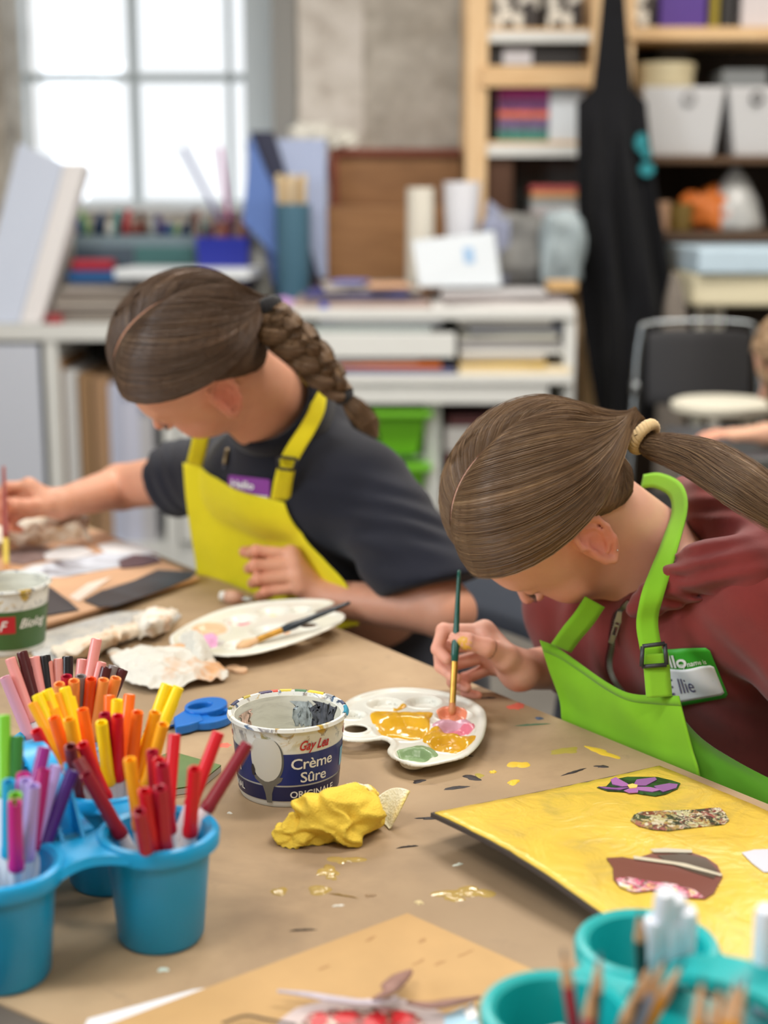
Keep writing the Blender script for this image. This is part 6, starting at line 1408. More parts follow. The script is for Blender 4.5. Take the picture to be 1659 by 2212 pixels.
scrunchie(girl1, bp[4], bp[8] - bp[0], .0165, .0075, M_BTIE, 'hair_tie'); scrunchie(girl1, bp[-2], bp[-1] - bp[-6], .009, .0045, M_BTIE, 'hair_tie')
M_SHIRT = m_cloth('black_fleece', (25, 28, 40), .3, 1200, .92, .15, .12); M_YAP = m_cloth('yellow_apron_cotton', (228, 214, 24), .2, 1500, .7, .05, .1)
lat1 = SL1 - SR1; lat1 /= np.linalg.norm(lat1); f1 = np.cross(lat1, (0, 0, 1)); f1 /= np.linalg.norm(f1); f1 = f1 if f1[0] < 0 else -f1
CUTN = np.array([.22, -.35, -.91], np.float32); CUTN /= np.linalg.norm(CUTN)
def shirt(q):
    q = q.astype(np.float32); d = sd_cone(q, SL1 + np.array([0, 0, -.012]), SR1 + np.array([0, 0, -.012]), .060, .056)
    for s in (-1, 1): d = smin(d, sd_cone(q, N1 + lat1 * .065 * s + np.array([.01, .015, -.10]), PV1 + lat1 * .055 * s, .088, .105), .05)
    d = smin(d, sd_cone(q, N1 + np.array([0, 0, -.02]), N1 + np.array([0.02, .02, -.09]), .060, .085), .04)
    ul = EL1 - SL1; L_ = np.linalg.norm(ul); ul = ul / L_; e = sd_cone(q, SL1, SL1 + ul * (L_ * .98), .066, .072); e = smax(e, ((q - (SL1 + ul * L_ * 1.12)) @ ul.astype(np.float32)), .012); d = smin(d, e, .02)
    ur = ER1 - SR1; L_ = np.linalg.norm(ur); ur = ur / L_; e = sd_cone(q, SR1, SR1 + ur * (L_ * .8), .060, .062); e = smax(e, ((q - (SR1 + ur * L_ * .46)) @ ur.astype(np.float32)), .004); d = smin(d, e, .02)
    d0_ = d
    d = d - folds(q, [(SL1 + ul * .10, (.2, .4, .9), .034, .005, .08), (SL1 + ul * .13, (.5, .3, .8), .030, .004, .05), (SR1 + ur * .09, (.8, -.2, .5), .026, .005, .06), (N1 + np.array([.10, .06, -.1]), (.6, .2, .7), .05, .006, .09), (PV1 + f1 * .1 + np.array([0, 0, .15]), (.1, .1, 1), .04, .005, .1)])
    ax = (na0 - N1); ax = ax / np.linalg.norm(ax); d = smin(d, sd_cone(q, N1 + f1 * .028 - np.array([0, 0, .02]), N1 - np.array([0, 0, .08]), .045, .09), .03); d = smin(d, sd_cone(q, N1 - ax * .04, N1 + ax * .018, .068, .060), .02); d = smax(d, -sd_cone(q, N1 + ax * .022, N1 + ax * .1, .050, .070), .005); e = (q - P(870, 1283, 1.97).astype(np.float32)) @ CUTN; return smax(d, np.where(((q - SL1.astype(np.float32)) @ ul.astype(np.float32) > .05) & (q[:, 0] > -.08), e, -1), .010)
shirt_o, SX, SF = sdf_obj('black_top', shirt, (-.52, 1.74, .50), (.24, 2.50, 1.05), .0045, M_SHIRT, girl1, it=3)
B1 = bvh_of(SX, SF)
# stand-up collar
ax = (na0 - N1); ax /= np.linalg.norm(ax); ca_ = np.cross(ax, (0, 0, 1.0)); ca_ /= np.linalg.norm(ca_); cb_ = np.cross(ax, ca_); G = []
for k in range(61):
    an = 2 * PI * k / 60; v = math.cos(an) * ca_ + math.sin(an) * cb_; fr_ = max(0, v @ f1)
    G.append([N1 + ax * .004 + v * .060, N1 + ax * .022 + v * .063, N1 + ax * (.072 - .012 * fr_) + v * .064, N1 + ax * (.078 - .012 * fr_) + v * .068, N1 + ax * (.060 - .012 * fr_) + v * .074, N1 + ax * (.024 - .012 * fr_) + v * .083])
obj('collar', MB().grid(np.array(G), .003), M_SHIRT, shirt_o, smooth=True)
zp = [hit(B1, x, y, .0015)[0] for x, y in [(494, 972), (491, 988), (488, 1003), (486, 1014)]]; zp = [z for z in zp if z is not None]
if len(zp) > 2: obj('zip', MB().tube(spline(zp, 20), .0022, 8), cm((70, 70, 80), .4), shirt_o, smooth=True); obj('zip_pull', MB().tube(spline([zp[0] - FW * .004, zp[1] - FW * .006, zp[2] - FW * .006], 8), .0032, 8), pm('dull_brass', (150, 130, 96), .4, metal=.7), shirt_o, smooth=True)
ap1 = [[(396, 1000, 2.170), (430, 1008, 2.155), (480, 1030, 2.125), (540, 1055, 2.085), (600, 1072, 2.050), (632, 1080, 2.030)],
       [(402, 1075, 2.175), (440, 1090, 2.160), (495, 1110, 2.125), (560, 1135, 2.085), (620, 1150, 2.050), (655, 1158, 2.025)],
       [(414, 1160, 2.190), (455, 1175, 2.170), (512, 1190, 2.135), (580, 1205, 2.095), (650, 1212, 2.050), (702, 1212, 2.010)],
       [(424, 1226, 2.205), (470, 1246, 2.180), (530, 1270, 2.140), (600, 1290, 2.095), (680, 1285, 2.045), (752, 1270, 1.995)],
       [(428, 1310, 2.22), (475, 1330, 2.195), (535, 1350, 2.15), (610, 1370, 2.10), (690, 1370, 2.05), (775, 1350, 2.0)]]
apr1, AG1 = cloth('apron_bib', ap1, M_YAP, girl1, .0018, 44, 50, B1, .006, .008, 9)
ribbon('neck_strap', [(655, 806, 2.060), (684, 838, 2.020), (686, 880, 1.998), (665, 925, 1.985), (640, 965, 1.980), (622, 1000, 1.982), (612, 1040, 1.995), (606, 1080, 2.018)], [.020, .021, .022, .024, .027], M_YAP, apr1, wdir=RT, n=50)
ribbon('neck_strap', [(436, 935, 2.115), (430, 965, 2.125), (420, 1005, 2.150)], .024, M_YAP, apr1, wdir=RT, n=14, bvh=B1, gap=.004)
mb = MB()
for a_0, b_0 in (((600, 986), (642, 992)), ((602, 1012), (634, 1016)), ((600, 986), (602, 1012)), ((642, 992), (634, 1016))): mb.tube([P(*a_0, 1.972), P(*b_0, 1.972)], .0022, 8)
obj('strap_buckle', mb, cm((20, 20, 22), .4), apr1, smooth=True)
M_TAGP = cm((134, 50, 150), .5)
try: sticker(B1, [(500, 1026), (590, 1036), (588, 1078), (498, 1066)], shirt_o, M_TAGP, [('Hello', (.26, .55), .08, .62, M_TW, dict(offset=.02))], bandh=.86)
except Exception as e: print('STK', e)
sdf_obj('trousers', lambda q: pants(q, PV1, dt, lt_), PV1 - np.array([.55, .5, .56]), PV1 + np.array([.3, .3, .16]), .009, M_JEANS, girl1, it=2)
# seats
def seat(name, label, c, back, mat, fdir):
    th = thing(name, label, 'chair', (c[0], c[1], 0)); f_ = np.array(fdir[:2]); l_ = np.array([-f_[1], f_[0]])
    Q = lambda a, b_: tuple(np.array(c[:2]) + f_ * a + l_ * b_)
    obj('seat', MB().prism([Q(.18, -.19), Q(.18, .19), Q(-.18, .17), Q(-.18, -.17)], .405, .432), mat, th, bevel=.01)
    for a, b_ in ((.16, .16), (.16, -.16), (-.17, .15), (-.17, -.15)): obj('leg', MB().tube([(*Q(a * 1.1, b_ * 1.1), 0), (*Q(a, b_), .41)], .012, 10), M_STEEL, th, smooth=True)
    if back: 
        G = np.array([[(*Q(-.20 - .05 * k / 8 - .03 * math.cos((j - 6) / 6 * 1.3) + .03, -.19 + .38 * j / 12), .58 + .25 * k / 8) for j in range(13)] for k in range(9)]); obj('backrest', MB().grid(G, .012), mat, th, smooth=True)
        for s in (-.15, .15): obj('back_post', MB().tube([(*Q(-.17, s), .42), (*Q(-.215, s), .66)], .011, 10), M_STEEL, th, smooth=True)
seat('chair', 'blue-grey moulded chair behind the girl in the yellow apron', PV1 + np.array([.02, .02, 0]), True, pm('bluegrey_seat', (112, 122, 140), .5), dt)
seat('stool', 'low grey stool under the girl in the maroon hoodie', PV2 + np.array([.02, .0, 0]), False, pm('grey_seat', (110, 112, 116), .5), dt)
# ------------------------------------------------------------------ background furniture and clutter
def bb(name, x0, y0, x1, y1, Y, dep, mat, z0=None, ztop=None, parent=None, bevel=.003, label=None, cat=None, group=None, rz=0):
    """box whose front shows at the given photo rectangle when it stands at depth Y; z0 snaps it onto a surface"""
    a = PY(x0, y1, Y); b_ = PY(x1, y0, Y); zb = a[2] if z0 is None else z0; zt = b_[2] if ztop is None else ztop
    o = obj(name, MB().box(((a[0] + b_[0]) / 2, Y + dep / 2, (zb + zt) / 2), (abs(b_[0] - a[0]), dep, zt - zb), rz), mat, parent, bevel=bevel)
    if label and parent is None: tag(o, label, cat or 'object', group)
    elif label: o['label'] = label
    return o
X = lambda x, Y: PY(x, 600, Y)[0]
Z = lambda y, Y: PY(829, y, Y)[2]
M_LAM = pm('white_laminate', (222, 224, 222), .45, var=.03, vscale=6); M_GREYP = pm('grey_papers', (156, 152, 148), .8, var=.2, vscale=9)
# left storage cabinet -------------------------------------------------
CY = 5.0; ct = Z(700, CY); xL, xR = -1.95, X(622, CY)
cab = thing('storage_cabinet', 'long white storage cabinet under the window with an open cubby', 'cabinet', ((xL + xR) / 2, CY + .28, 0))
def part(nm, c, s, mat, root, bevel=.002): return obj(nm, MB().box(c, s), mat, root, bevel=bevel)
part('cabinet_top', ((xL + xR) / 2, CY + .285, ct - .028), (xR - xL, .57, .056), M_LAM, cab)
for i, xp in enumerate([xL + .02, X(100, CY), X(355, CY), xR - .02]): part('upright', (xp, CY + .285, (ct - .056) / 2), (.045, .55, ct - .056), M_LAM, cab)
part('cabinet_base', ((xL + xR) / 2, CY + .29, .06), (xR - xL - .1, .53, .12), M_LAM, cab); part('back_panel', ((xL + xR) / 2, CY + .555, ct / 2), (xR - xL - .06, .012, ct - .1), pm('cubby_back', (70, 66, 62), .8), cab)
part('cabinet_door', ((xL + X(84, CY)) / 2 + .01, CY + .012, (ct - .06 + .12) / 2), (X(84, CY) - xL - .05, .02, ct - .2), pm('pale_blue_door', (206, 212, 226), .4), cab); part('cabinet_door', ((X(355, CY) + xR) / 2, CY + .012, (ct + .06) / 2), (xR - X(355, CY) - .06, .02, ct - .2), M_LAM, cab)
for i, (x0, x1, yt, c, lab) in enumerate([(118, 136, 775, (150, 112, 72), 'tan cardboard panel at the left side of the open cubby'), (142, 168, 800, (200, 200, 200), 'light grey board standing in the open cubby'), (172, 200, 808, (150, 118, 84), 'brown board right of the light grey one in the cubby'), (202, 234, 815, (164, 130, 98), 'wide tan board in the middle of the open cubby'),
        (240, 262, 830, (186, 192, 214), 'pale blue board standing in the cubby'), (266, 300, 870, (198, 202, 222), 'wide pale blue board near the head of the braided girl'), (304, 330, 900, (190, 190, 196), 'white grey board at the right of the open cubby')]):
    bb('art_board', x0, yt, x1, 1000, CY + .05, .40, cm(c, .8), z0=.121, label=lab, cat='board', bevel=.001)
# things on the left cabinet
bpz = ct
# big white canvas leaning at the left
cvw = thing('canvas', 'big blank white canvas leaning at the left edge of the cabinet', 'canvas', (X(60, 4.95), 5.05, ct))
pA, pB_, pC, pD = PY(-60, 640, 5.02), PY(88, 672, 5.02), PY(186, 352, 5.16), PY(40, 308, 5.16)
zf = ct + .002; pA[2] = zf; pB_[2] = zf
def slab(nm, q, th, mat, root): 
    q = np.array(q); n_ = np.cross(q[1] - q[0], q[3] - q[0]); n_ /= np.linalg.norm(n_); n_ = n_ if n_[1] > 0 else -n_; V = np.vstack([q, q + n_ * th]); V[:, 2] = np.maximum(V[:, 2], ct + .001)
    return obj(nm, MB().add(V, [(0, 1, 2, 3), (7, 6, 5, 4), (0, 4, 5, 1), (1, 5, 6, 2), (2, 6, 7, 3), (3, 7, 4, 0)]), mat, root, bevel=.002)
pB2 = pB_.copy(); pB2[0] -= .075; pC2 = pC.copy(); pC2[0] -= .075
slab('canvas_face', [pA, pB2, pC2, pD], .09, pm('canvas_white', (206, 216, 236), .8), cvw); slab('canvas_edge', [pB2 + np.array([.002, -.0, 0]), pB_, pC, pC2 + np.array([.002, 0, 0])], .088, pm('canvas_edge_white', (232, 230, 232), .8), cvw)
# paper pads stacked
for i in range(5):
    w0, w1 = [(104, 305), (98, 300), (112, 318), (120, 300), (130, 310)][i]; y = CY + .06
    o = obj('paper_pad', MB().box((X((w0 + w1) / 2, y), y + .17, ct + .014 + i * .0235), (X(w1, y) - X(w0, y), .34, .021), .04 * ((i % 3) - 1)), cm([(150, 142, 134), (120, 112, 106), (172, 164, 156), (134, 124, 116), (160, 152, 146)][i], .8), bevel=.003)
    tag(o, 'grey sketch pad, %s of the stack by the leaning canvas' % ['bottom', 'second from the bottom', 'middle', 'second from the top', 'top'][i], 'pad', 'grey pads stacked beside the canvas')
tag(recenter(obj('red_tape_roll', MB().lathe([(.018, 0), (.03, 0), (.03, .028), (.018, .028)], (X(112, CY + .03), CY + .03, ct + .001), 28, closed=True), cm((170, 60, 66), .5), auto=40)), 'small dull red tape roll at the foot of the leaning canvas', 'tape')
pt_ = ct + .122
# bag and bins at back of the cabinet
def soft(name, c, r, mat, label, cat, seed=0, amp=.15):
    n = 40; m = 20; V = []
    for i in range(m + 1):
        for k in range(n):
            th_, ph = PI * i / m, 2 * PI * k / n; d = np.array([math.sin(th_) * math.cos(ph), math.sin(th_) * math.sin(ph), math.cos(th_)]); q = 1 + amp * mnoise.noise(Vector(tuple(d * 2 + seed))); p_ = np.sign(d) * np.abs(d) ** .7 * np.array(r) * q; V.append((c[0] + p_[0], c[1] + p_[1], max(c[2], c[2] + p_[2] + r[2] * .9)))
    return tag(obj(name, MB().add(V, [(i * n + k, i * n + (k + 1) % n, (i + 1) * n + (k + 1) % n, (i + 1) * n + k)[::-1] for i in range(m) for k in range(n)]), mat, smooth=True), label, cat)
def cyl(name, x, ytop, Y, r, z0, mat, label, cat, rtop=None, group=None, hollow=True):
    zt = Z(ytop, Y); rt_ = rtop or r; prof = [(r * .97, 0), (r, .003), (rt_, zt - z0)] + ([(rt_ - .003, zt - z0), (r - .004, .01)] if hollow else [(rt_ * .2, zt - z0)])
    return tag(recenter(obj(name, MB().lathe(prof, (X(x, Y), Y, z0), 32), mat, auto=40)), label, cat, group)
YB = CY + .20
bb('pencil_case', 140, 545, 250, 575, YB, .10, cm((36, 92, 150), .7), z0=pt_ - .0, ztop=pt_ + .045, label='blue zip pencil case lying on the grey pads', cat='case', bevel=.015)
bb('pencil_case', 150, 520, 240, 548, YB, .09, cm((176, 40, 60), .7), z0=pt_ + .0455, ztop=pt_ + .082, label='red pencil case lying on top of the blue one', cat='case', bevel=.012)
# tray of pens and bottles along the window
tr_ = thing('desk_organizer', 'low blue and grey tray stuffed with pens along the window', 'organizer', (X(360, 5.42), 5.42, ct))
x0, x1 = X(170, 5.42), X(560, 5.42); zt = Z(508, 5.42)
part('tray_body', ((x0 + x1) / 2, 5.42, (ct + zt) / 2), (x1 - x0, .14, zt - ct), pm('organizer_grey', (120, 140, 150), .5), tr_)
for k in range(3): part('tray_front', (x0 + (x1 - x0) * (k + .5) / 3, 5.345, (ct + zt) / 2 - .01), ((x1 - x0) / 3.1, .012, (zt - ct) * .8), cm([(70, 86, 100), (60, 110, 110), (90, 90, 130)][k], .4), tr_)
rr_ = random.Random(3); pcs = [(20, 70, 130), (30, 130, 130), (200, 210, 210), (40, 40, 50), (120, 60, 50), (150, 190, 120), (180, 50, 60), (60, 40, 110), (220, 220, 214), (90, 60, 50), (24, 60, 100), (150, 100, 90)]
pcn = ['blue', 'teal', 'pale grey', 'black', 'rust brown', 'pale green', 'red', 'purple', 'white', 'dark brown', 'navy', 'dusty pink']
for i in range(24):
    x = 178 + i * 15.6; Y = 5.40 + .04 * rr_.random(); h_ = Z(452 + rr_.random() * 34, Y); c = i * 5 % 12; lean = (rr_.random() - .5) * .06; r_ = .010 + .008 * rr_.random()
    tag(recenter(obj('marker_pen', MB().tube([(X(x, Y), Y, zt + .001), (X(x, Y) + lean * .4, Y, zt + (h_ - zt) * .6), (X(x, Y) + lean, Y, h_)], [r_, r_, r_ * .8], 12), cm(pcs[c], .4), smooth=True)), '%s pen in the window tray, number %s from the left' % (pcn[c], ['one', 'two', 'three', 'four', 'five', 'six', 'seven', 'eight', 'nine', 'ten', 'eleven', 'twelve', 'thirteen', 'fourteen', 'fifteen', 'sixteen', 'seventeen', 'eighteen', 'nineteen', 'twenty', 'twenty-one', 'twenty-two', 'twenty-three', 'twenty-four'][i]), 'pen', 'pens and bottles along the window')
cyl('pencil_pot', 565, 478, 5.28, .048, ct + .001, pm('grey_pot', (168, 168, 160), .5), 'tall light grey pot right of the blue pen bin', 'pot', .052)
bn = thing('pen_bin', 'royal blue open bin full of brown brushes near the window', 'bin', (X(450, 5.24), 5.24, ct))
x0, x1 = X(440, 5.2), X(528, 5.2); zt2 = Z(512, 5.2)
obj('bin_body', MB().add([(x0, 5.18, ct), (x1, 5.18, ct), (x1, 5.31, ct), (x0, 5.31, ct), (x0 - .02, 5.16, zt2), (x1 + .02, 5.16, zt2), (x1 + .02, 5.33, zt2), (x0 - .02, 5.33, zt2), (x0 + .0, 5.18, zt2), (x1, 5.18, zt2), (x1, 5.31, zt2), (x0, 5.31, zt2), (x0, 5.18, ct + .02), (x1, 5.18, ct + .02), (x1, 5.31, ct + .02), (x0, 5.31, ct + .02)],
    [(3, 2, 1, 0), (0, 1, 5, 4), (1, 2, 6, 5), (2, 3, 7, 6), (3, 0, 4, 7), (4, 5, 9, 8), (5, 6, 10, 9), (6, 7, 11, 10), (7, 4, 8, 11), (8, 9, 13, 12), (9, 10, 14, 13), (10, 11, 15, 14), (11, 8, 12, 15), (12, 13, 14, 15)]), cm((26, 40, 150), .4), bn)
for i in range(10):
    x = 442 + i * 9; h_ = Z(452 + (i * 37 % 40), 5.24); c = [(110, 66, 50), (90, 50, 50), (150, 120, 100), (60, 44, 70), (130, 70, 60)][i % 5]; ln = ((i * 7) % 5 - 2) * .012
    tag(recenter(obj('artist_brush', MB().tube([(X(x, 5.24), 5.24, ct + .021), (X(x, 5.24) + ln, 5.24, h_)], .0095, 10), cm(c, .5), smooth=True)), 'brush in the royal blue bin, %s from the left' % ['first', 'second', 'third', 'fourth', 'fifth', 'sixth', 'seventh', 'eighth', 'ninth', 'last'][i], 'brush', 'brushes in the royal blue bin')
for (xa, ya, xb, yb, c, lab) in [(395, 320, 462, 450, (110, 110, 170), 'long grey-violet ruler leaning left against the bright window'), (476, 318, 492, 450, (196, 80, 160), 'pink stick standing against the bright window')]:
    a = PY(xa, ya, 5.30); b_ = PY(xb, yb, 5.30); d_ = b_ - a; e_ = b_ + d_ * ((b_[2] - ct - .025) / -d_[2]); tag(recenter(obj('stick', MB().tube([e_, a], .014, 8, flat=.5), cm(c, .5), smooth=True)), lab, 'stick')
# white paper sheets on the front
def leaf(name, pts, z, mat, label, cat='paper', th=.004, grp=None): return tag(obj(name, MB().prism([tuple(q[:2]) for q in pts], z, z + th), mat), label, cat, grp)
def CT(x, y, z=None): return T(x, y, ct if z is None else z)
def rect(cx, cy, w_, d_, rz): return [(cx + a * math.cos(rz) - b_ * math.sin(rz), cy + a * math.sin(rz) + b_ * math.cos(rz)) for a, b_ in ((-w_ / 2, -d_ / 2), (w_ / 2, -d_ / 2), (w_ / 2, d_ / 2), (-w_ / 2, d_ / 2))]
leaf('magazine', rect(X(420, 5.06), 5.17, .46, .22, -.1), ct + .0015, cm((70, 70, 84), .5), 'dark magazine lying under the bright white sheet', 'magazine', .02)
for i_, (c_, h_) in enumerate([((128, 120, 116), .05), ((150, 160, 170), .04), ((88, 82, 84), .035)]): leaf('flat_box', rect(X(400, 5.1), 5.15, .38 - .02 * i_, .19, -.1 + .04 * i_), ct + .022 + sum([.051, .041][:i_]), cm(c_, .7), 'grey flat box under the bright white sheet, %s of three' % ['lowest', 'middle', 'topmost'][i_], 'box', h_, 'flat boxes under the white sheet')
leaf('paper_sheet', rect(X(410, 5.1), 5.13, .46, .26, -.12), ct + .152, cm((236, 242, 248), .5), 'bright white sheet lying on the cabinet behind the braided girl', th=.03)
leaf('sticky_note', rect(X(575, 5.06), 5.05, .07, .06, .2), ct + .0015, cm((230, 176, 40), .6), 'orange-yellow note on the cabinet beside the pink ball', 'note')
soft('toy_ball', (X(616, 5.05), 5.05, ct + .001), (.045, .04, .045), pm('pink_violet_ball', (206, 160, 220), .4, var=.3, vscale=20), 'small pink and violet ball on the cabinet corner', 'ball')
# blue folders and file box
fb = thing('file_box', 'pale blue magazine file with dark and white folders beside the window', 'file box', (X(640, 5.3), 5.3, ct))
def quad(nm, pts, dep, mat, root):
    q = np.array(pts); V = np.vstack([q, q + np.array([0, dep, 0])]); return obj(nm, MB().add(V, [(0, 1, 2, 3), (7, 6, 5, 4), (0, 4, 5, 1), (1, 5, 6, 2), (2, 6, 7, 3), (3, 7, 4, 0)]), mat, root)
def q4(Y, *a): r_ = [PY(x, y, Y) for x, y in a]; return [np.array([p_[0], p_[1], max(p_[2], ct + .001)]) for p_ in r_]
quad('blue_folder', q4(5.17, (524, 480), (640, 600), (668, 600), (540, 288)), .02, cm((96, 128, 196), .5), fb)
quad('blue_folder_side', q4(5.193, (590, 620), (665, 620), (612, 430), (530, 300)), .015, cm((70, 96, 160), .5), fb)
quad('dark_folder', q4(5.212, (600, 600), (690, 600), (590, 284), (540, 284)), .02, cm((40, 44, 70), .5), fb)
quad('white_folder', q4(5.236, (600, 600), (706, 600), (704, 300), (560, 300)), .03, cm((176, 190, 224), .6), fb)
cyl('brush_pot', 634, 440, 5.09, .056, ct + .001, cm((70, 110, 132), .5), 'steel blue pot with cream brushes in front of the blue folder', 'pot', .06)
for i in range(5): tag(recenter(obj('bristle_brush', MB().tube([(X(612 + i * 10, 5.09), 5.09, ct + .012), (X(608 + i * 12, 5.09), 5.09, Z(400, 5.09)), (X(606 + i * 13, 5.09), 5.09, Z(376 + 6 * (i % 2), 5.09))], [.006, .014, .012], 10), cm([(214, 196, 160), (176, 144, 106), (220, 206, 176), (160, 130, 96), (206, 186, 150)][i], .7), smooth=True)), 'cream-bristled brush in the steel blue pot, %s from the left' % ['first', 'second', 'third', 'fourth', 'fifth'][i], 'brush', 'brushes in the steel blue pot')
# crate of wood behind
cr = thing('wooden_box', 'long brown wooden box with a reddish rim below the stone wall', 'box', (X(850, 5.3), 5.35, ct))
Yk = 5.28; zb_ = ct + .0; kx0, kx1 = X(668, Yk), X(1000, Yk); zm = Z(445, Yk); zt3 = Z(335, Yk + .12)
# right-hand desk carrying the box and paper piles
DY = 4.62; dtz = Z(655, DY); 
M_KR = m_wood('varnished_box_wood', (128, 88, 50), (156, 112, 70), (1, 2, 8), .5)
part('box_lower', ((kx0 + kx1) / 2, Yk + .14, (zb_ + zm) / 2 + .001), (kx1 - kx0, .28, zm - zb_ - .002), M_KR, cr, .004)
part('box_lid_panel', ((X(715, 5.45) + kx1) / 2, 5.50, (zm + zt3) / 2), (kx1 - X(715, 5.45), .10, zt3 - zm), M_KR, cr, .004)
part('box_rim', ((X(712, 5.45) + kx1) / 2, 5.49, zt3 + .012), (kx1 - X(712, 5.45), .13, .024), cm((132, 66, 46), .6), cr); part('box_rim', (X(722, 5.43), 5.44, (zm + zt3) / 2), (.03, .02, zt3 - zm), cm((132, 66, 46), .6), cr)
for i, (x, y) in enumerate([(655, 285), (690, 278), (725, 282), (755, 290)]):
    soft('cotton_wad', (X(x, 5.42), 5.44 + .02 * (i % 2), zt3 + .026), (.035, .035, .032), cm((230, 228, 218), .9), 'white cotton wad on top of the wooden box, %s from the left' % ['first', 'second', 'third', 'fourth'][i], 'cotton', seed=i, amp=.5) if i > 1 else soft('cotton_wad', (X(x, 5.40), 5.40, Z(300, 5.40) - .01), (.04, .02, .032), cm((230, 228, 218), .9), 'white cotton wad above the white folder, %s of two' % ['left', 'right'][i], 'cotton', seed=i, amp=.5)
# desk on the right with shelves of paper -----------------------------------------------
RY = 4.62; rx0, rx1 = X(626, RY), X(1248, RY); zt_ = Z(676, RY); rk = thing('paper_rack', 'white shelving desk piled with paper, behind the two girls', 'shelf unit', ((rx0 + rx1) / 2, RY + .3, 0))
def board(nm, x0, x1, y0, y1, Y, dep, mat=None, root=None): 
    zt, zb = Z(y0, Y), Z(y1, Y); return part(nm, ((X(x0, Y) + X(x1, Y)) / 2, Y + dep / 2, (zt + zb) / 2), (X(x1, Y) - X(x0, Y), dep, zt - zb), mat or M_LAM, root or rk, .002)
board('top_board', 620, 1246, 668, 690, RY, .54); board('drawer_front', 640, 985, 722, 772, RY - .02, .58); board('middle_board', 622, 1244, 812, 830, RY - .05, .59); board('lower_rail', 735, 1190, 830, 872, RY - .04, .05)
zf_ = Z(812, RY - .05)
for xp in (628, 1236): part('upright', (X(xp, RY), RY + .27, Z(690, RY) / 2), (.035, .52, Z(690, RY)), M_LAM, rk)
for xp in (938, ): part('divider', (X(xp, RY), RY + .28, Z(830, RY) / 2), (.05, .5, Z(830, RY)), M_LAM, rk)
part('back_panel', ((rx0 + rx1) / 2, RY + .535, zt_ / 2), (rx1 - rx0 - .04, .012, zt_ - .06), cm((96, 92, 88), .8), rk)
M_LIMEB = cm((104, 178, 26), .4)
for i, (y0, y1) in enumerate([(886, 985), (1002, 1090)]):
    gb = thing('storage_bin', '%s lime green plastic drawer bin in the white shelf behind the girls' % ['upper', 'lower'][i], 'bin', (X(880, RY), RY + .1, Z(y1, RY)), 'lime green drawer bins')
    xa, xb, zt, zb = X(805, RY), X(946, RY) - .03, Z(y0, RY), Z(y1, RY); obj('bin_body', MB().add([(xa + .03, RY, zb), (xb - .03, RY, zb), (xb - .03, RY + .35, zb), (xa + .03, RY + .35, zb), (xa, RY - .02, zt), (xb, RY - .02, zt), (xb, RY + .37, zt), (xa, RY + .37, zt)], [(3, 2, 1, 0), (4, 5, 6, 7), (0, 1, 5, 4), (1, 2, 6, 5), (2, 3, 7, 6), (3, 0, 4, 7)]), M_LIMEB, gb, bevel=.008)
    obj('bin_lip', MB().box(((xa + xb) / 2, RY + .17, zt - .008), (xb - xa + .03, .44, .02)), M_LIMEB, gb, bevel=.006)
    struct_rail = part('bin_rail', ((xa + xb) / 2, RY + .2, zb - .012), (xb - xa + .05, .3, .012), M_LAM, rk)
for i, (c, w_, lab) in enumerate([((222, 196, 190), .32, 'pinkish paper stack beside the green bins'), ((168, 120, 120), .30, 'dull rose folder stack over the pinkish papers'), ((232, 230, 228), .31, 'white paper stack on the rose folders'), ((120, 74, 76), .3, 'dark red folder on top of the stack beside the green bins')]):
    z_ = [.30, .42, .50, .585][i]; h__ = [.11, .075, .08, .03][i]
    tag(recenter(obj('paper_stack', MB().box((X(1075, RY) , RY + .25, z_ + h__ / 2), (w_, .36, h__), .03 * (i % 2)), cm(c, .8), bevel=.003)), lab, 'paper', 'papers beside the green bins')
part('lower_shelf', ((X(950, RY) + rx1) / 2, RY + .3, .288), (rx1 - X(950, RY) - .03, .52, .022), M_LAM, rk)
# piles of paper
def pile(base_z, items, Y, dep=.42):
    z = base_z
    for (x0, x1, th_, col, rz, lab, *nm) in items:
        xa, xb = X(x0, Y), X(x1, Y); o = obj(nm[0] if nm else 'paper_stack', MB().box(((xa + xb) / 2, Y + dep / 2 + .02, z + .0008 + th_ / 2), (xb - xa, dep, th_), rz), cm(col, .75), bevel=.002); tag(recenter(o), lab, 'paper', 'paper piles on the white shelf desk'); z += th_ + .0016
    return z
pz1 = pile(zt_, [(632, 930, .030, (172, 150, 142), .0, 'thick pinkish grey sheet stack at the left end of the desk top'), (650, 905, .012, (120, 112, 120), .05, 'dark grey sheets on the pinkish stack'), (664, 890, .014, (70, 70, 130), -.06, 'blue and violet printed pad near the front of the desk'), (690, 900, .012, (186, 178, 170), .08, 'pale warm sheet under the white card box')], RY + .02)
pz2 = pile(zt_, [(935, 1242, .028, (214, 210, 208), .0, 'white sheet stack at the right end of the desk top'), (950, 1225, .016, (150, 140, 140), .06, 'grey folder over the white sheets'), (960, 1190, .014, (204, 202, 204), -.05, 'pale sheet on the grey folder')], RY + .02)
pile(pz1, [(790, 880, .010, (226, 176, 140), .2, 'small peach card on the printed pad'), (720, 790, .010, (110, 120, 190), -.2, 'small blue print on the printed pad')], RY + .0, .12)
pile(Z(722, RY) , [(660, 930, .022, (196, 206, 204), .02, 'grey-green paper sheets in the upper slot of the rack'), (690, 960, .016, (206, 208, 214), -.03, 'white curled sheets in the upper slot of the rack')], RY + .02, .4)
pile(Z(722, RY) * 0 + Z(772, RY) + 0, [], RY)
sh2 = part('inner_shelf', ((X(985, RY) + rx1) / 2, RY + .3, Z(762, RY)), (rx1 - X(985, RY) - .03, .54, .016), M_LAM, rk)
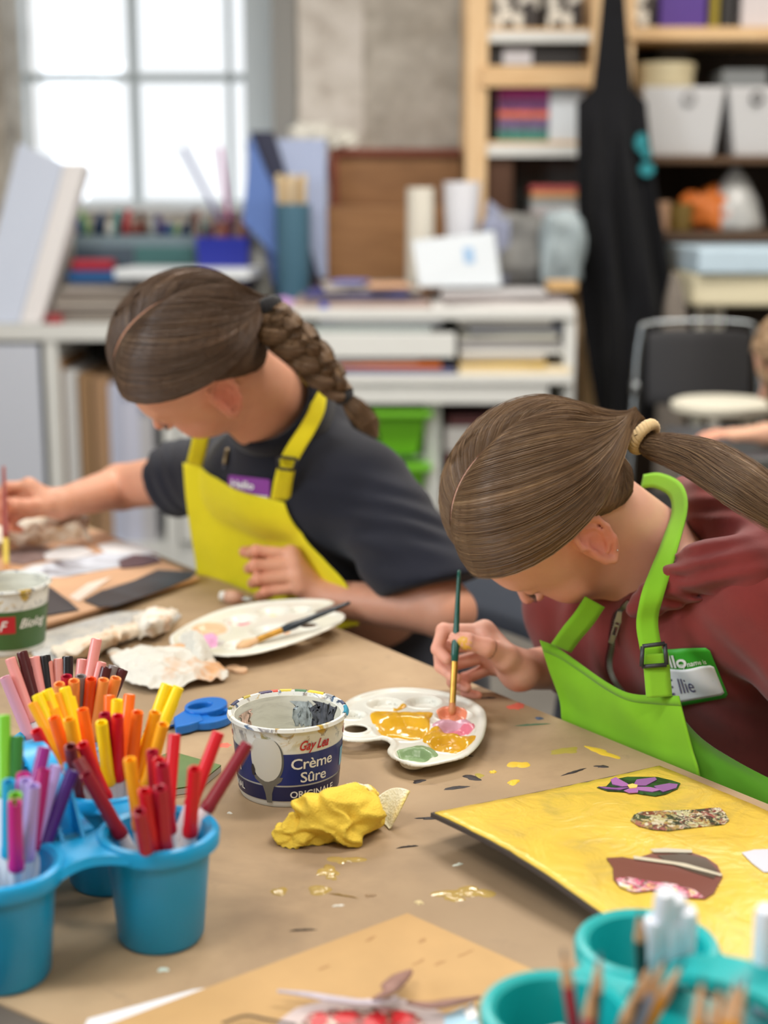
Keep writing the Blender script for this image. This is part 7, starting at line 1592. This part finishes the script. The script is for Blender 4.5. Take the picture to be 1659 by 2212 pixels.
pile(Z(762, RY) + .009, [(990, 1225, .025, (150, 148, 150), .02, 'grey paper stack in the right slot of the rack'), (1000, 1215, .02, (196, 196, 186), -.04, 'cream sheets over the grey stack in the right slot'), (1010, 1225, .02, (130, 134, 146), .05, 'blue-grey folder in the right slot'), (995, 1200, .02, (208, 206, 200), -.03, 'topmost pale sheets in the right slot')], RY + .01, .42)
tag(recenter(obj('blue_box', MB().box((X(702, RY + .02), RY + .10, Z(722, RY) + .04 + .028), (.07, .12, .055), .3), cm((20, 50, 170), .4), bevel=.004)), 'small royal blue box in the upper left slot of the rack', 'box')
zz = pile(zf_, [(690, 985, .018, (92, 94, 128), .0, 'grey-blue ribbed cardboard at the bottom of the lower slot'), (720, 960, .012, (226, 120, 50), -.03, 'orange paper sheets in the lower slot'), (650, 900, .012, (150, 144, 150), .03, 'grey sheets over the orange paper')], RY - .03, .45)
pile(zf_, [(990, 1235, .022, (224, 208, 176), .03, 'cream board at the right of the lower slot'), (1000, 1190, .012, (222, 180, 40), -.02, 'yellow paper over the cream board'), (995, 1180, .02, (176, 166, 152), .02, 'beige sheets over the yellow paper')], RY - .03, .45)
# card box with a small blue mark
kb = thing('card_box', 'white card box leaning back on the paper pile, small blue mark on it', 'box', (X(985, 4.72), 4.76, pz1))
cz = max(pz1, pz2) + .001; q = [PY(905, 620, 4.70), PY(1082, 612, 4.74), PY(1066, 500, 4.80), PY(890, 520, 4.76)]; q[0][2] = cz; q[1][2] = cz
V = np.vstack([np.array(q), np.array(q) + np.array([.01, .07, 0])]); obj('box_shell', MB().add(V, [(0, 1, 2, 3), (7, 6, 5, 4), (0, 4, 5, 1), (1, 5, 6, 2), (2, 6, 7, 3), (3, 7, 4, 0)]), cm((208, 216, 224), .6), kb, bevel=.003)
mk = [q[0] * (1 - u) * (1 - v) + q[1] * u * (1 - v) + q[2] * u * v + q[3] * (1 - u) * v - np.array([0, .0035, 0]) for u, v in ((.60, .45), (.72, .45), (.72, .75), (.60, .75))]; obj('printed_mark', MB().add(mk, [(0, 1, 2, 3)]), cm((140, 176, 214), .6), kb)
# cups
cyl('paper_roll', 907, 405, 4.95, .046, pz1 + .0, cm((222, 218, 206), .7), 'cream paper roll standing left of the white cup on the desk', 'roll', .044, hollow=False)
cyl('paper_cup', 996, 393, 4.98, .042, pz2 - .0, cm((226, 228, 236), .6), 'tall white cup standing before the pine shelf post', 'cup', .062)
# grey bag, books, clear bag on the desk
soft('grey_bag', (X(1130, 5.0), 4.98, max(pz1, pz2)), (.13, .09, .115), pm('grey_bag', (120, 120, 118), .7, var=.35, vscale=12), 'crumpled grey bag on the desk left of the hanging black apron', 'bag', 4, .5)
soft('clear_bag', (X(1215, 4.85), 4.86, pz2 + .001), (.07, .05, .13), pm('pale_plastic', (150, 164, 170), .3, var=.25, vscale=14), 'pale plastic bag with a green label beside the black apron', 'bag', 8, .3)
soft('cap', (X(1075, 4.86), 4.93, max(pz1, pz2) + .0), (.05, .04, .13), cm((140, 146, 170), .8), 'grey-blue cloth bundle between the cup and the grey bag', 'cloth', 3, .4)
tag(recenter(obj('tan_box', MB().box((X(1216, 4.66), 4.70, pz2 + .017), (.09, .07, .032), .1), cm((206, 168, 116), .7), bevel=.004)), 'small tan box on the right end of the desk', 'box')
# pine shelving ------------------------------------------------------------------------
SY = 5.18; sx0, sx1 = X(1003, SY), X(1300, SY)
shf = thing('pine_shelf', 'pine ladder shelf with white-edged boards against the stone wall', 'shelf unit', ((sx0 + sx1) / 2, SY + .18, 0))
for (xa, xb) in ((1003, 1048), (1264, 1304)): part('post', ((X(xa, SY) + X(xb, SY)) / 2, SY + .02, 1.2), (X(xb, SY) - X(xa, SY), .035, 2.4), M_PINE, shf, .003); part('rear_post', ((X(xa, SY) + X(xb, SY)) / 2, SY + .36, 1.2), (X(xb, SY) - X(xa, SY), .035, 2.4), M_PINE, shf, .003)
def sboard(y0, y1, mat, nm='shelf_board'):
    zt, zb = Z(y0, SY), Z(y1, SY); part(nm, ((sx0 + sx1) / 2, SY + .19, (zt + zb) / 2), (sx1 - sx0 - .02, .33, zt - zb), mat, shf, .002); return zt
s1 = sboard(58, 66, M_PINEH, 'shelf_board'); part('white_edge', ((sx0 + sx1) / 2, SY + .03, (Z(66, SY) + Z(90, SY)) / 2), (sx1 - sx0 - .10, .02, Z(66, SY) - Z(90, SY)), M_LAM, shf)
part('cross_rail', ((sx0 + sx1) / 2, SY - .004, (Z(143, SY) + Z(188, SY)) / 2), (sx1 - sx0 - .10, .02, Z(143, SY) - Z(188, SY)), M_PINEH, shf); s2 = sboard(140, 148, M_PINEH)
s3 = sboard(304, 312, M_PINEH); part('white_edge', ((sx0 + sx1) / 2, SY + .03, (Z(312, SY) + Z(338, SY)) / 2), (sx1 - sx0 - .10, .02, Z(312, SY) - Z(338, SY)), M_LAM, shf)
part('shelf_back', ((sx0 + sx1) / 2, SY + .385, (Z(0, SY) + .9) / 2 + .3), (sx1 - sx0, .01, 1.6), M_DARK, shf)
part('lower_side_panel', ((X(1048, SY) + X(1110, SY)) / 2, SY + .2, (Z(340, SY) + Z(470, SY)) / 2), (.09, .3, Z(340, SY) - Z(480, SY)), cm((84, 54, 36), .7), shf)
M_PAT = m_collage('patterned_basket', [(60, 50, 46), (220, 214, 204), (196, 190, 180), (48, 40, 38), (232, 226, 214)], 26)
for i, (xa, xb) in enumerate([(1062, 1168), (1182, 1262)]): bb('basket', xa, -40, xb, 50, SY + .06, .24, M_PAT, z0=s1 + .001, label=['black and white patterned basket at the left of the top pine shelf', 'black and white patterned basket at the right of the top pine shelf'][i], cat='basket', bevel=.008)
bx_ = bb('black_box', 1062, 92, 1260, 138, SY + .07, .24, cm((36, 34, 36), .5), z0=s2 + .001, label='low black box with a silver label on the pine shelf', cat='box')
bl_ = obj('silver_label', MB().box((0, 0, 0), (.098, .002, .05)), cm((206, 206, 214), .4)); bl_.parent = bx_; bl_.location = (X(1113, SY) - bx_.location[0], SY + .0685 - bx_.location[1], Z(118, SY) - bx_.location[2])
pk = thing('marker_pack', 'clear pack of bright pink, orange and green pens on the pine shelf', 'pen pack', (X(1125, SY), SY + .1, s3 + .001)); px0, px1 = X(1072, SY + .06), X(1180, SY + .06); zt = Z(192, SY + .06); hh = zt - s3 - .002
for i, (a, b_, c) in enumerate([(0, .22, (60, 130, 120)), (.22, .46, (110, 90, 130)), (.46, .58, (232, 110, 60)), (.58, .84, (130, 70, 130)), (.84, 1, (190, 40, 140))]): part('pack_band', ((px0 + px1) / 2, SY + .12, s3 + .001 + hh * (a + b_) / 2), (px1 - px0, .1, hh * (b_ - a)), pm('band_%d' % i, c, .4, var=.4, vscale=60), pk, .001)
bb('storage_box', 1186, 194, 1262, 300, SY + .05, .27, cm((216, 224, 232), .5), z0=s3 + .001, label='white storage box right of the bright pen pack on the pine shelf', cat='box')
# books under the shelf
zbk = Z(470, SY + .05); part('low_board', ((sx0 + sx1) / 2, SY + .19, zbk - .012), (sx1 - sx0 - .02, .33, .022), M_LAM, shf)
for i, (c, lab) in enumerate([((196, 184, 190), 'lilac grey book at the bottom of the small stack on the low shelf'), ((206, 204, 206), 'white book second from the bottom on the low shelf'), ((150, 160, 160), 'grey-green book in the middle of the low shelf stack'), ((226, 166, 106), 'orange tan book near the top of the low shelf stack'), ((196, 90, 90), 'red book on top of the low shelf stack')]):
    tag(recenter(obj('book', MB().box((X(1195, SY + .1), SY + .15, zbk + .0005 + .012 + i * .0215), (.18 - .01 * (i % 2), .2, .020)), cm(c, .6), bevel=.002)), lab, 'book', 'books on the low pine shelf')
bb('grey_case', 1112, 345, 1258, 455, SY + .30, .06, cm((98, 98, 96), .7), z0=zbk, label='grey flat case standing behind the small book stack', cat='case')
# right shelf ------------------------------------------------------------------------
QY = 5.2; qx0, qx1 = X(1330, QY), X1 - .3
rs = thing('long_shelf', 'long dark-backed shelf with pine front boards at the right', 'shelf unit', ((qx0 + qx1) / 2, QY + .2, 0))
part('shelf_back', ((qx0 + qx1) / 2, QY + .38, 1.2), (qx1 - qx0, .02, 2.4), M_DARK, rs)
for (y0, y1, m_) in ((58, 86, M_PINEH), (338, 352, cm((96, 70, 48), .6)), ): part('shelf_board', ((qx0 + qx1) / 2, QY + .18, (Z(y0, QY) + Z(y1, QY)) / 2), (qx1 - qx0, .38, Z(y0, QY) - Z(y1, QY)), m_, rs)
zlow = Z(500, QY); part('shelf_board', ((qx0 + qx1) / 2, QY + .18, zlow - .015), (qx1 - qx0, .38, .03), cm((84, 62, 44), .6), rs)
for xp in (qx0 + .02, qx1 - .02): part('upright', (xp, QY + .19, 1.2), (.04, .36, 2.4), M_PINE, rs)
za, zc_ = Z(58, QY), Z(338, QY)
for (x0, x1, y0, c, lab, nm) in [(1362, 1418, -60, None, 'patterned dark basket at the left of the upper right shelf', 'basket'), (1424, 1530, -60, (82, 48, 140), 'violet box on the upper right shelf', 'box'), (1534, 1556, -40, (150, 132, 30), 'olive yellow folder right of the violet box', 'folder'), (1558, 1592, -50, (34, 32, 34), 'black folder right of the olive yellow one', 'folder'), (1600, 1690, -60, (214, 206, 208), 'white bin at the right end of the upper shelf', 'bin')]:
    bb(nm, x0, y0, x1, 56, QY + .04, .28, M_PAT if c is None else cm(c, .5), z0=za + .001, label=lab, cat=nm)
for i, (x0, x1) in enumerate([(1372, 1545), (1552, 1730)]):
    wb = thing('storage_box', ['white storage box with a round hole, nearest the black apron', 'white storage box with a round hole, at the right edge of the photo'][i], 'box', (X((x0 + x1) / 2, QY), QY + .15, zc_ + .001), 'white boxes with a ring on the right shelf')
    xa, xb, zt, zb = X(x0, QY), X(x1, QY), Z(188, QY), zc_ + .001; obj('box_body', MB().add([(xa + .04, QY + .02, zb), (xb - .02, QY + .02, zb), (xb - .02, QY + .3, zb), (xa + .04, QY + .3, zb), (xa, QY - .02, zt), (xb, QY - .02, zt), (xb, QY + .33, zt), (xa, QY + .33, zt)], [(3, 2, 1, 0), (4, 5, 6, 7), (0, 1, 5, 4), (1, 2, 6, 5), (2, 3, 7, 6), (3, 0, 4, 7)]), cm((206, 206, 208), .6), wb, bevel=.006)
    mb = MB(); c = np.array([X((1470, 1613)[i], QY), QY - .019, Z(213, QY)]); mb.tube([c + np.array([.019 * math.cos(a), 0, .019 * math.sin(a)]) for a in np.linspace(0, 2 * PI, 25)], .005, 8, cap=False); obj('metal_ring', mb, cm(((150, 150, 152), (80, 78, 80))[i], .4), wb, smooth=True)
ztb = Z(188, QY) + .004; tag(recenter(obj('round_tin', MB().lathe([(.098, 0), (.1, .004), (.1, .055), (.104, .056), (.104, .078), (.1, .08), (.01, .081)], (X(1420, QY + .1), QY + .11, ztb), 40), cm((206, 194, 160), .5), auto=40)), 'round cream tin on top of the white storage box', 'tin')
bb('grey_folder', 1560, 150, 1659, 186, QY + .06, .2, cm((120, 124, 126), .6), z0=ztb, label='grey folder pile on the right white storage box', cat='folder')
bb('grey_drum', 1420, 90, 1490, 180, QY + .26, .08, cm((84, 80, 76), .7), z0=ztb, label='dark grey can behind the round cream tin', cat='can')
# lower shelf clutter
soft('orange_toy', (X(1530, QY), QY + .1, zlow + .001), (.075, .06, .075), cm((206, 110, 36), .5), 'orange bundle on the lower right shelf', 'bundle', 5, .5)
tag(recenter(obj('piping_bag', MB().lathe([(.10, 0), (.105, .02), (.085, .10), (.05, .165), (.02, .205), (.006, .222)], (X(1595, QY), QY + .12, zlow + .001), 28), pm('cloudy_plastic', (178, 178, 176), .25, var=.25, vscale=16), smooth=True)), 'cloudy plastic cone bag standing on the lower right shelf', 'bag')
for i, (x, y, r_, c, lab) in enumerate([(1425, 435, .03, (190, 150, 120), 'small tan pot at the left of the lower right shelf'), (1462, 440, .045, (120, 96, 40), 'brown-olive pot on the lower right shelf'), (1565, 455, .03, (196, 160, 150), 'small pink pot left of the plastic cone bag')]): cyl('small_pot', x, y, QY + .06, r_, zlow + .001, cm(c, .5), lab, 'pot')
# black apron hung on the shelf end ---------------------------------------------------
ag = thing('hanging_apron', 'long black apron hanging from the pine shelf post, teal print at its edge', 'apron', (X(1340, 4.95), 4.98, Z(920, 4.95)))
AY = 4.98; prof = [(-560, 1308, 1342), (-100, 1304, 1346), (0, 1300, 1350), (100, 1290, 1358), (190, 1280, 1366), (222, 1246, 1396), (400, 1247, 1412), (560, 1249, 1440), (680, 1254, 1466), (800, 1272, 1448), (870, 1284, 1420), (925, 1296, 1398)]
ys = np.concatenate([np.linspace(-560, 190, 20), np.linspace(222, 925, 50)]); G = []
for y in ys:
    x0, x1 = np.interp(y, [p_[0] for p_ in prof], [p_[1] for p_ in prof]), np.interp(y, [p_[0] for p_ in prof], [p_[2] for p_ in prof]); row = []
    for k in range(41):
        u = k / 40; q = PY(x0 + (x1 - x0) * u, y, AY); fd = smoothstep(190, 420, np.array(y)); q[1] += -.045 * math.sin(PI * u) * fd + .026 * fd * math.sin(u * 17 + .6 * math.sin(y / 160)) + .012 * fd * math.sin(u * 31 + y / 90); row.append(q)
    G.append(row)
M_BAP = m_cloth('black_apron_cotton', (14, 15, 20), .2, 700, .8, .2, .05); obj('apron_cloth', MB().grid(np.array(G), .004), M_BAP, ag, smooth=True)
tp_ = PY(1325, -560, AY); obj('hook', MB().tube([tp_ + np.array([0, .0, -.01]), tp_ + np.array([0, .03, .03]), np.array([tp_[0] - .05, SY + .0, tp_[2] + .03])], .007, 10), M_STEEL, ag, smooth=True)
for (x, y, rx_, ry_) in ((1386, 308, .020, .030), (1396, 330, .014, .02), (1398, 366, .024, .022)):
    c = PY(x, y, AY - .035); obj('teal_print', MB().add([(c[0] + rx_ * math.cos(a), c[1] + (.0 if False else 0), c[2] + ry_ * math.sin(a)) for a in np.linspace(0, 2 * PI, 20, endpoint=False)] + [(c[0] + rx_ * math.cos(a), c[1] + .03, c[2] + ry_ * math.sin(a)) for a in np.linspace(0, 2 * PI, 20, endpoint=False)], [tuple(range(20))] + [(i, (i + 1) % 20, 20 + (i + 1) % 20, 20 + i) for i in range(20)]), cm((30, 130, 140), .5), ag)
# cream cart with pale blue sheets ----------------------------------------------------
KY = 4.75; ctz = Z(592, KY); kx0, kx1 = X(1497, KY), X(1860, KY)
kt = thing('work_cart', 'cream cart on legs topped with pale blue sheets at the right', 'cart', ((kx0 + kx1) / 2, KY + .3, 0))
part('cart_body', ((kx0 + kx1) / 2, KY + .3, (ctz + Z(662, KY)) / 2), (kx1 - kx0, .6, ctz - Z(662, KY)), cm((226, 218, 188), .5), kt, .01)
for xp in (1535, 1572, 1820): part('leg', (X(xp, KY), KY + .12, Z(662, KY) / 2), (.035, .035, Z(662, KY)), cm((214, 212, 204), .5), kt)
tag(recenter(obj('blue_sheets', MB().box(((kx0 + kx1) / 2, KY + .28, ctz + .041), (kx1 - kx0 - .01, .6, .08), .02), pm('pale_blue_sheets', (190, 212, 228), .7, var=.06, vscale=9), bevel=.008)), 'thick stack of pale blue sheets lying on the cream cart', 'paper')
soft('grey_cloth', (X(1458, 4.7), 4.68, .002), (.045, .05, .56), pm('grey_canvas_bag', (120, 112, 104), .8, var=.2), 'tall grey cloth bundle between the black apron and the cream cart', 'bundle', 6, .15)
# black folding chair ----------------------------------------------------------------
FY = 4.35; fc = thing('folding_chair', 'black folding chair with a chrome tube frame behind the ponytailed girl', 'chair', (X(1510, FY), FY + .2, 0))
xa, xb = X(1385, FY), X(1655, FY); zt, zb = Z(712, FY), Z(872, FY)
G = np.array([[(xa + .03 + (xb - xa - .06) * u, FY - .03 * math.sin(PI * u) + .06 * (1 - v) * 0 + .03 * v, zb + (zt - zb) * v - .012 * abs(2 * u - 1) ** 4 * (1 if v > .9 else 0)) for u in np.linspace(0, 1, 20)] for v in np.linspace(0, 1, 8)])
obj('backrest', MB().grid(G, .012), cm((34, 34, 38), .55), fc, smooth=True, bevel=.004)
M_CHR = pm('chrome', (150, 156, 160), .22, metal=1)
obj('back_frame', MB().tube(spline([(xa - .02, FY - .03, .42), (xa - .005, FY + .015, zb), (xa + .01, FY + .04, zt - .03), (xa + .05, FY + .045, zt + .015), (xb - .05, FY + .045, zt + .015), (xb - .01, FY + .04, zt - .03), (xb + .005, FY + .015, zb), (xb + .02, FY - .03, .42)], 60), .0085, 10), M_CHR, fc, smooth=True)
obj('seat', MB().box(((xa + xb) / 2, FY - .20, .43), (xb - xa - .02, .38, .025)), cm((34, 34, 38), .55), fc, bevel=.008)
for s in (xa - .01, xb + .01): obj('leg', MB().tube([(s, FY - .01, .42), (s, FY - .42, .0)], .011, 10), M_CHR, fc, smooth=True); obj('leg', MB().tube([(s, FY - .35, .42), (s, FY + .12, .0)], .011, 10), M_CHR, fc, smooth=True); obj('hinge', MB().lathe([(.022, -.01), (.024, 0), (.022, .01)], (s, FY - .02, zb + .05), 16, M=[[0, 0, 1], [0, 1, 0], [1, 0, 0]]), M_CHR, fc, smooth=True)
# white stool, dark side table, person at the right edge --------------------------------
WYs = 3.72; zs = Z(882, WYs); st = thing('white_stool', 'white stool partly hidden behind the dark table at the right edge', 'stool', (X(1590, WYs), WYs + .1, 0))
obj('seat', MB().lathe([(.02, 0), (.12, .0), (.135, .012), (.135, .028), (.12, .035), (.01, .033)], (X(1600, WYs), WYs + .12, zs - .03), 36), cm((214, 210, 194), .5), st, auto=50)
for an in range(4): a = an * PI / 2 + .6; obj('leg', MB().tube([(X(1600, WYs) + .09 * math.cos(a), WYs + .12 + .09 * math.sin(a), zs - .03), (X(1600, WYs) + .13 * math.cos(a), WYs + .12 + .13 * math.sin(a), 0)], .012, 10), cm((206, 204, 190), .5), st, smooth=True)
DTY = 3.05; dz = Z(985, DTY); dtb = thing('side_table', 'dark table with a shiny metal edge at the right, a bare arm resting on it', 'table', (X(1700, DTY) + .1, DTY + .25, 0))
dx0, dx1 = X(1530, DTY), X(1530, DTY) + .8; part('table_top', ((dx0 + dx1) / 2, DTY + .2, dz - .015), (dx1 - dx0, .44, .03), cm((58, 60, 66), .3), dtb, .006); part('metal_edge', ((dx0 + dx1) / 2, DTY - .024, dz - .015), (dx1 - dx0, .008, .026), M_CHR, dtb)
for xp, yp_ in ((dx0 + .05, DTY + .02), (dx1 - .05, DTY + .02), (dx0 + .05, DTY + .38), (dx1 - .05, DTY + .38)): obj('leg', MB().tube([(xp, yp_, 0), (xp, yp_, dz - .03)], .016, 10), M_STEEL, dtb, smooth=True)
hx_ = X(1738, 3.45); h3 = Head((hx_, 3.45, Z(800, 3.45)), (0, 1, 0), (-.90, .0, -.43), (-.43, 0, .90), .98); fixL(h3)
S3 = dict(ear=(-.018, .0, .0735), base=(hx_ + .1, 3.5, 0)); n30 = h3.W((0, -.03, -.03)); N3 = np.array([hx_ + .12, 3.46, h3.o[2] - .13]); SA, SB = N3 + np.array([0, -.17, -.04]), N3 + np.array([0, .17, -.04]); PV3 = N3 + np.array([.14, .0, -.42])
wr3 = P(1655, 936, 3.13 / .978 - .02); wr3[2] = dz + .03; el3 = np.array([hx_ + .16, 3.22, dz + .035]); H3 = flat_hand(wr3 + 0, (-1, .1, -.05), 1, 1.05)
per3, b3 = build_person('person', 'person with curly light brown hair, cut off by the right edge, arm on dark table', h3, S3, [(SA, SB, .04, .04, .03), (N3, PV3, .07, .08, .03), (SA, el3, .042, .036, .02), (el3, wr3, .036, .024, .012), (SB, SB + np.array([-.02, .03, -.24]), .042, .036, .02), (SB + np.array([-.02, .03, -.24]), SB + np.array([-.2, -.02, -.24]), .036, .03, .02)], [H3], (222, 174, 146), (N3 - np.array([.60, .5, .55]), N3 + np.array([.30, .3, .40])), lambda q: sd_cone(q, n30, N3, .05, .056), .005)
MH3 = m_hair('curly_light_brown_hair', (104, 82, 62), (150, 122, 92), (190, 162, 128), .5)
r3 = np.random.default_rng(9); hr3 = build_hair(per3, h3, np.array([0, -.12, -.03]), MH3, 200, 77)
for k in range(26):
    a = r3.random() * PI * 1.1 + .2; p0 = surf(np.array([math.cos(a) * .07 * (1 if k % 2 else -1), -.02 + .05 * r3.random(), .05 + .05 * r3.random()]), .012); pts = [h3.W(p0)]
    for j in range(9): pts.append(pts[-1] + np.array([.012 * math.sin(j * 1.6 + k), .012 * math.cos(j * 1.6 + k * 2), -.019]) + h3.D((0, -.006, 0)))
    tuft(hr3, 'curl', pts, [.006, .012, .013, .011, .004], MH3, 100 + k, 0)
def top3(q):
    q = q.astype(np.float32); d = sd_cone(q, SA, SB, .06, .06); d = smin(d, sd_cone(q, N3 + np.array([.01, -.06, -.08]), PV3 + np.array([0, -.05, 0]), .08, .10), .05); d = smin(d, sd_cone(q, N3 + np.array([.01, .06, -.08]), PV3 + np.array([0, .05, 0]), .08, .10), .05)
    ul = (el3 - SA) / np.linalg.norm(el3 - SA); d = smin(d, sd_cone(q, SA, SA + ul * .1, .06, .058), .02); return smax(d, -sd_cone(q, N3 + np.array([-.01, 0, 0]), n30, .052, .06), .006)
sdf_obj('shirt', top3, N3 - np.array([.35, .45, .50]), N3 + np.array([.40, .4, .1]), .009, m_cloth('grey_shirt', (110, 112, 120)), per3)
sdf_obj('trousers', lambda q: pants(q, PV3, np.array([-1, 0, 0.]), np.array([0, 1, 0.])), PV3 - np.array([.6, .35, .56]), PV3 + np.array([.2, .35, .16]), .012, M_JEANS, per3, it=2)
seat('chair', 'dark chair of the person at the right edge', PV3 + np.array([.0, .0, 0]), True, cm((60, 62, 70), .5), np.array([-1., 0, 0]))
# ceiling fittings above the room (the light they give is set with the lamps)
for i, (l, s, p_, c) in enumerate(LAMPS):
    lf = thing('ceiling_light', 'long fluorescent ceiling fitting, number %s' % ['one', 'two', 'three', 'four', 'five'][i], 'ceiling light', (l[0], l[1], ZC - .06), 'ceiling lights'); obj('housing', MB().box((l[0], l[1], ZC - .02), (s[0] + .06, s[1] + .06, .036)), M_WHITEP, lf, bevel=.004)
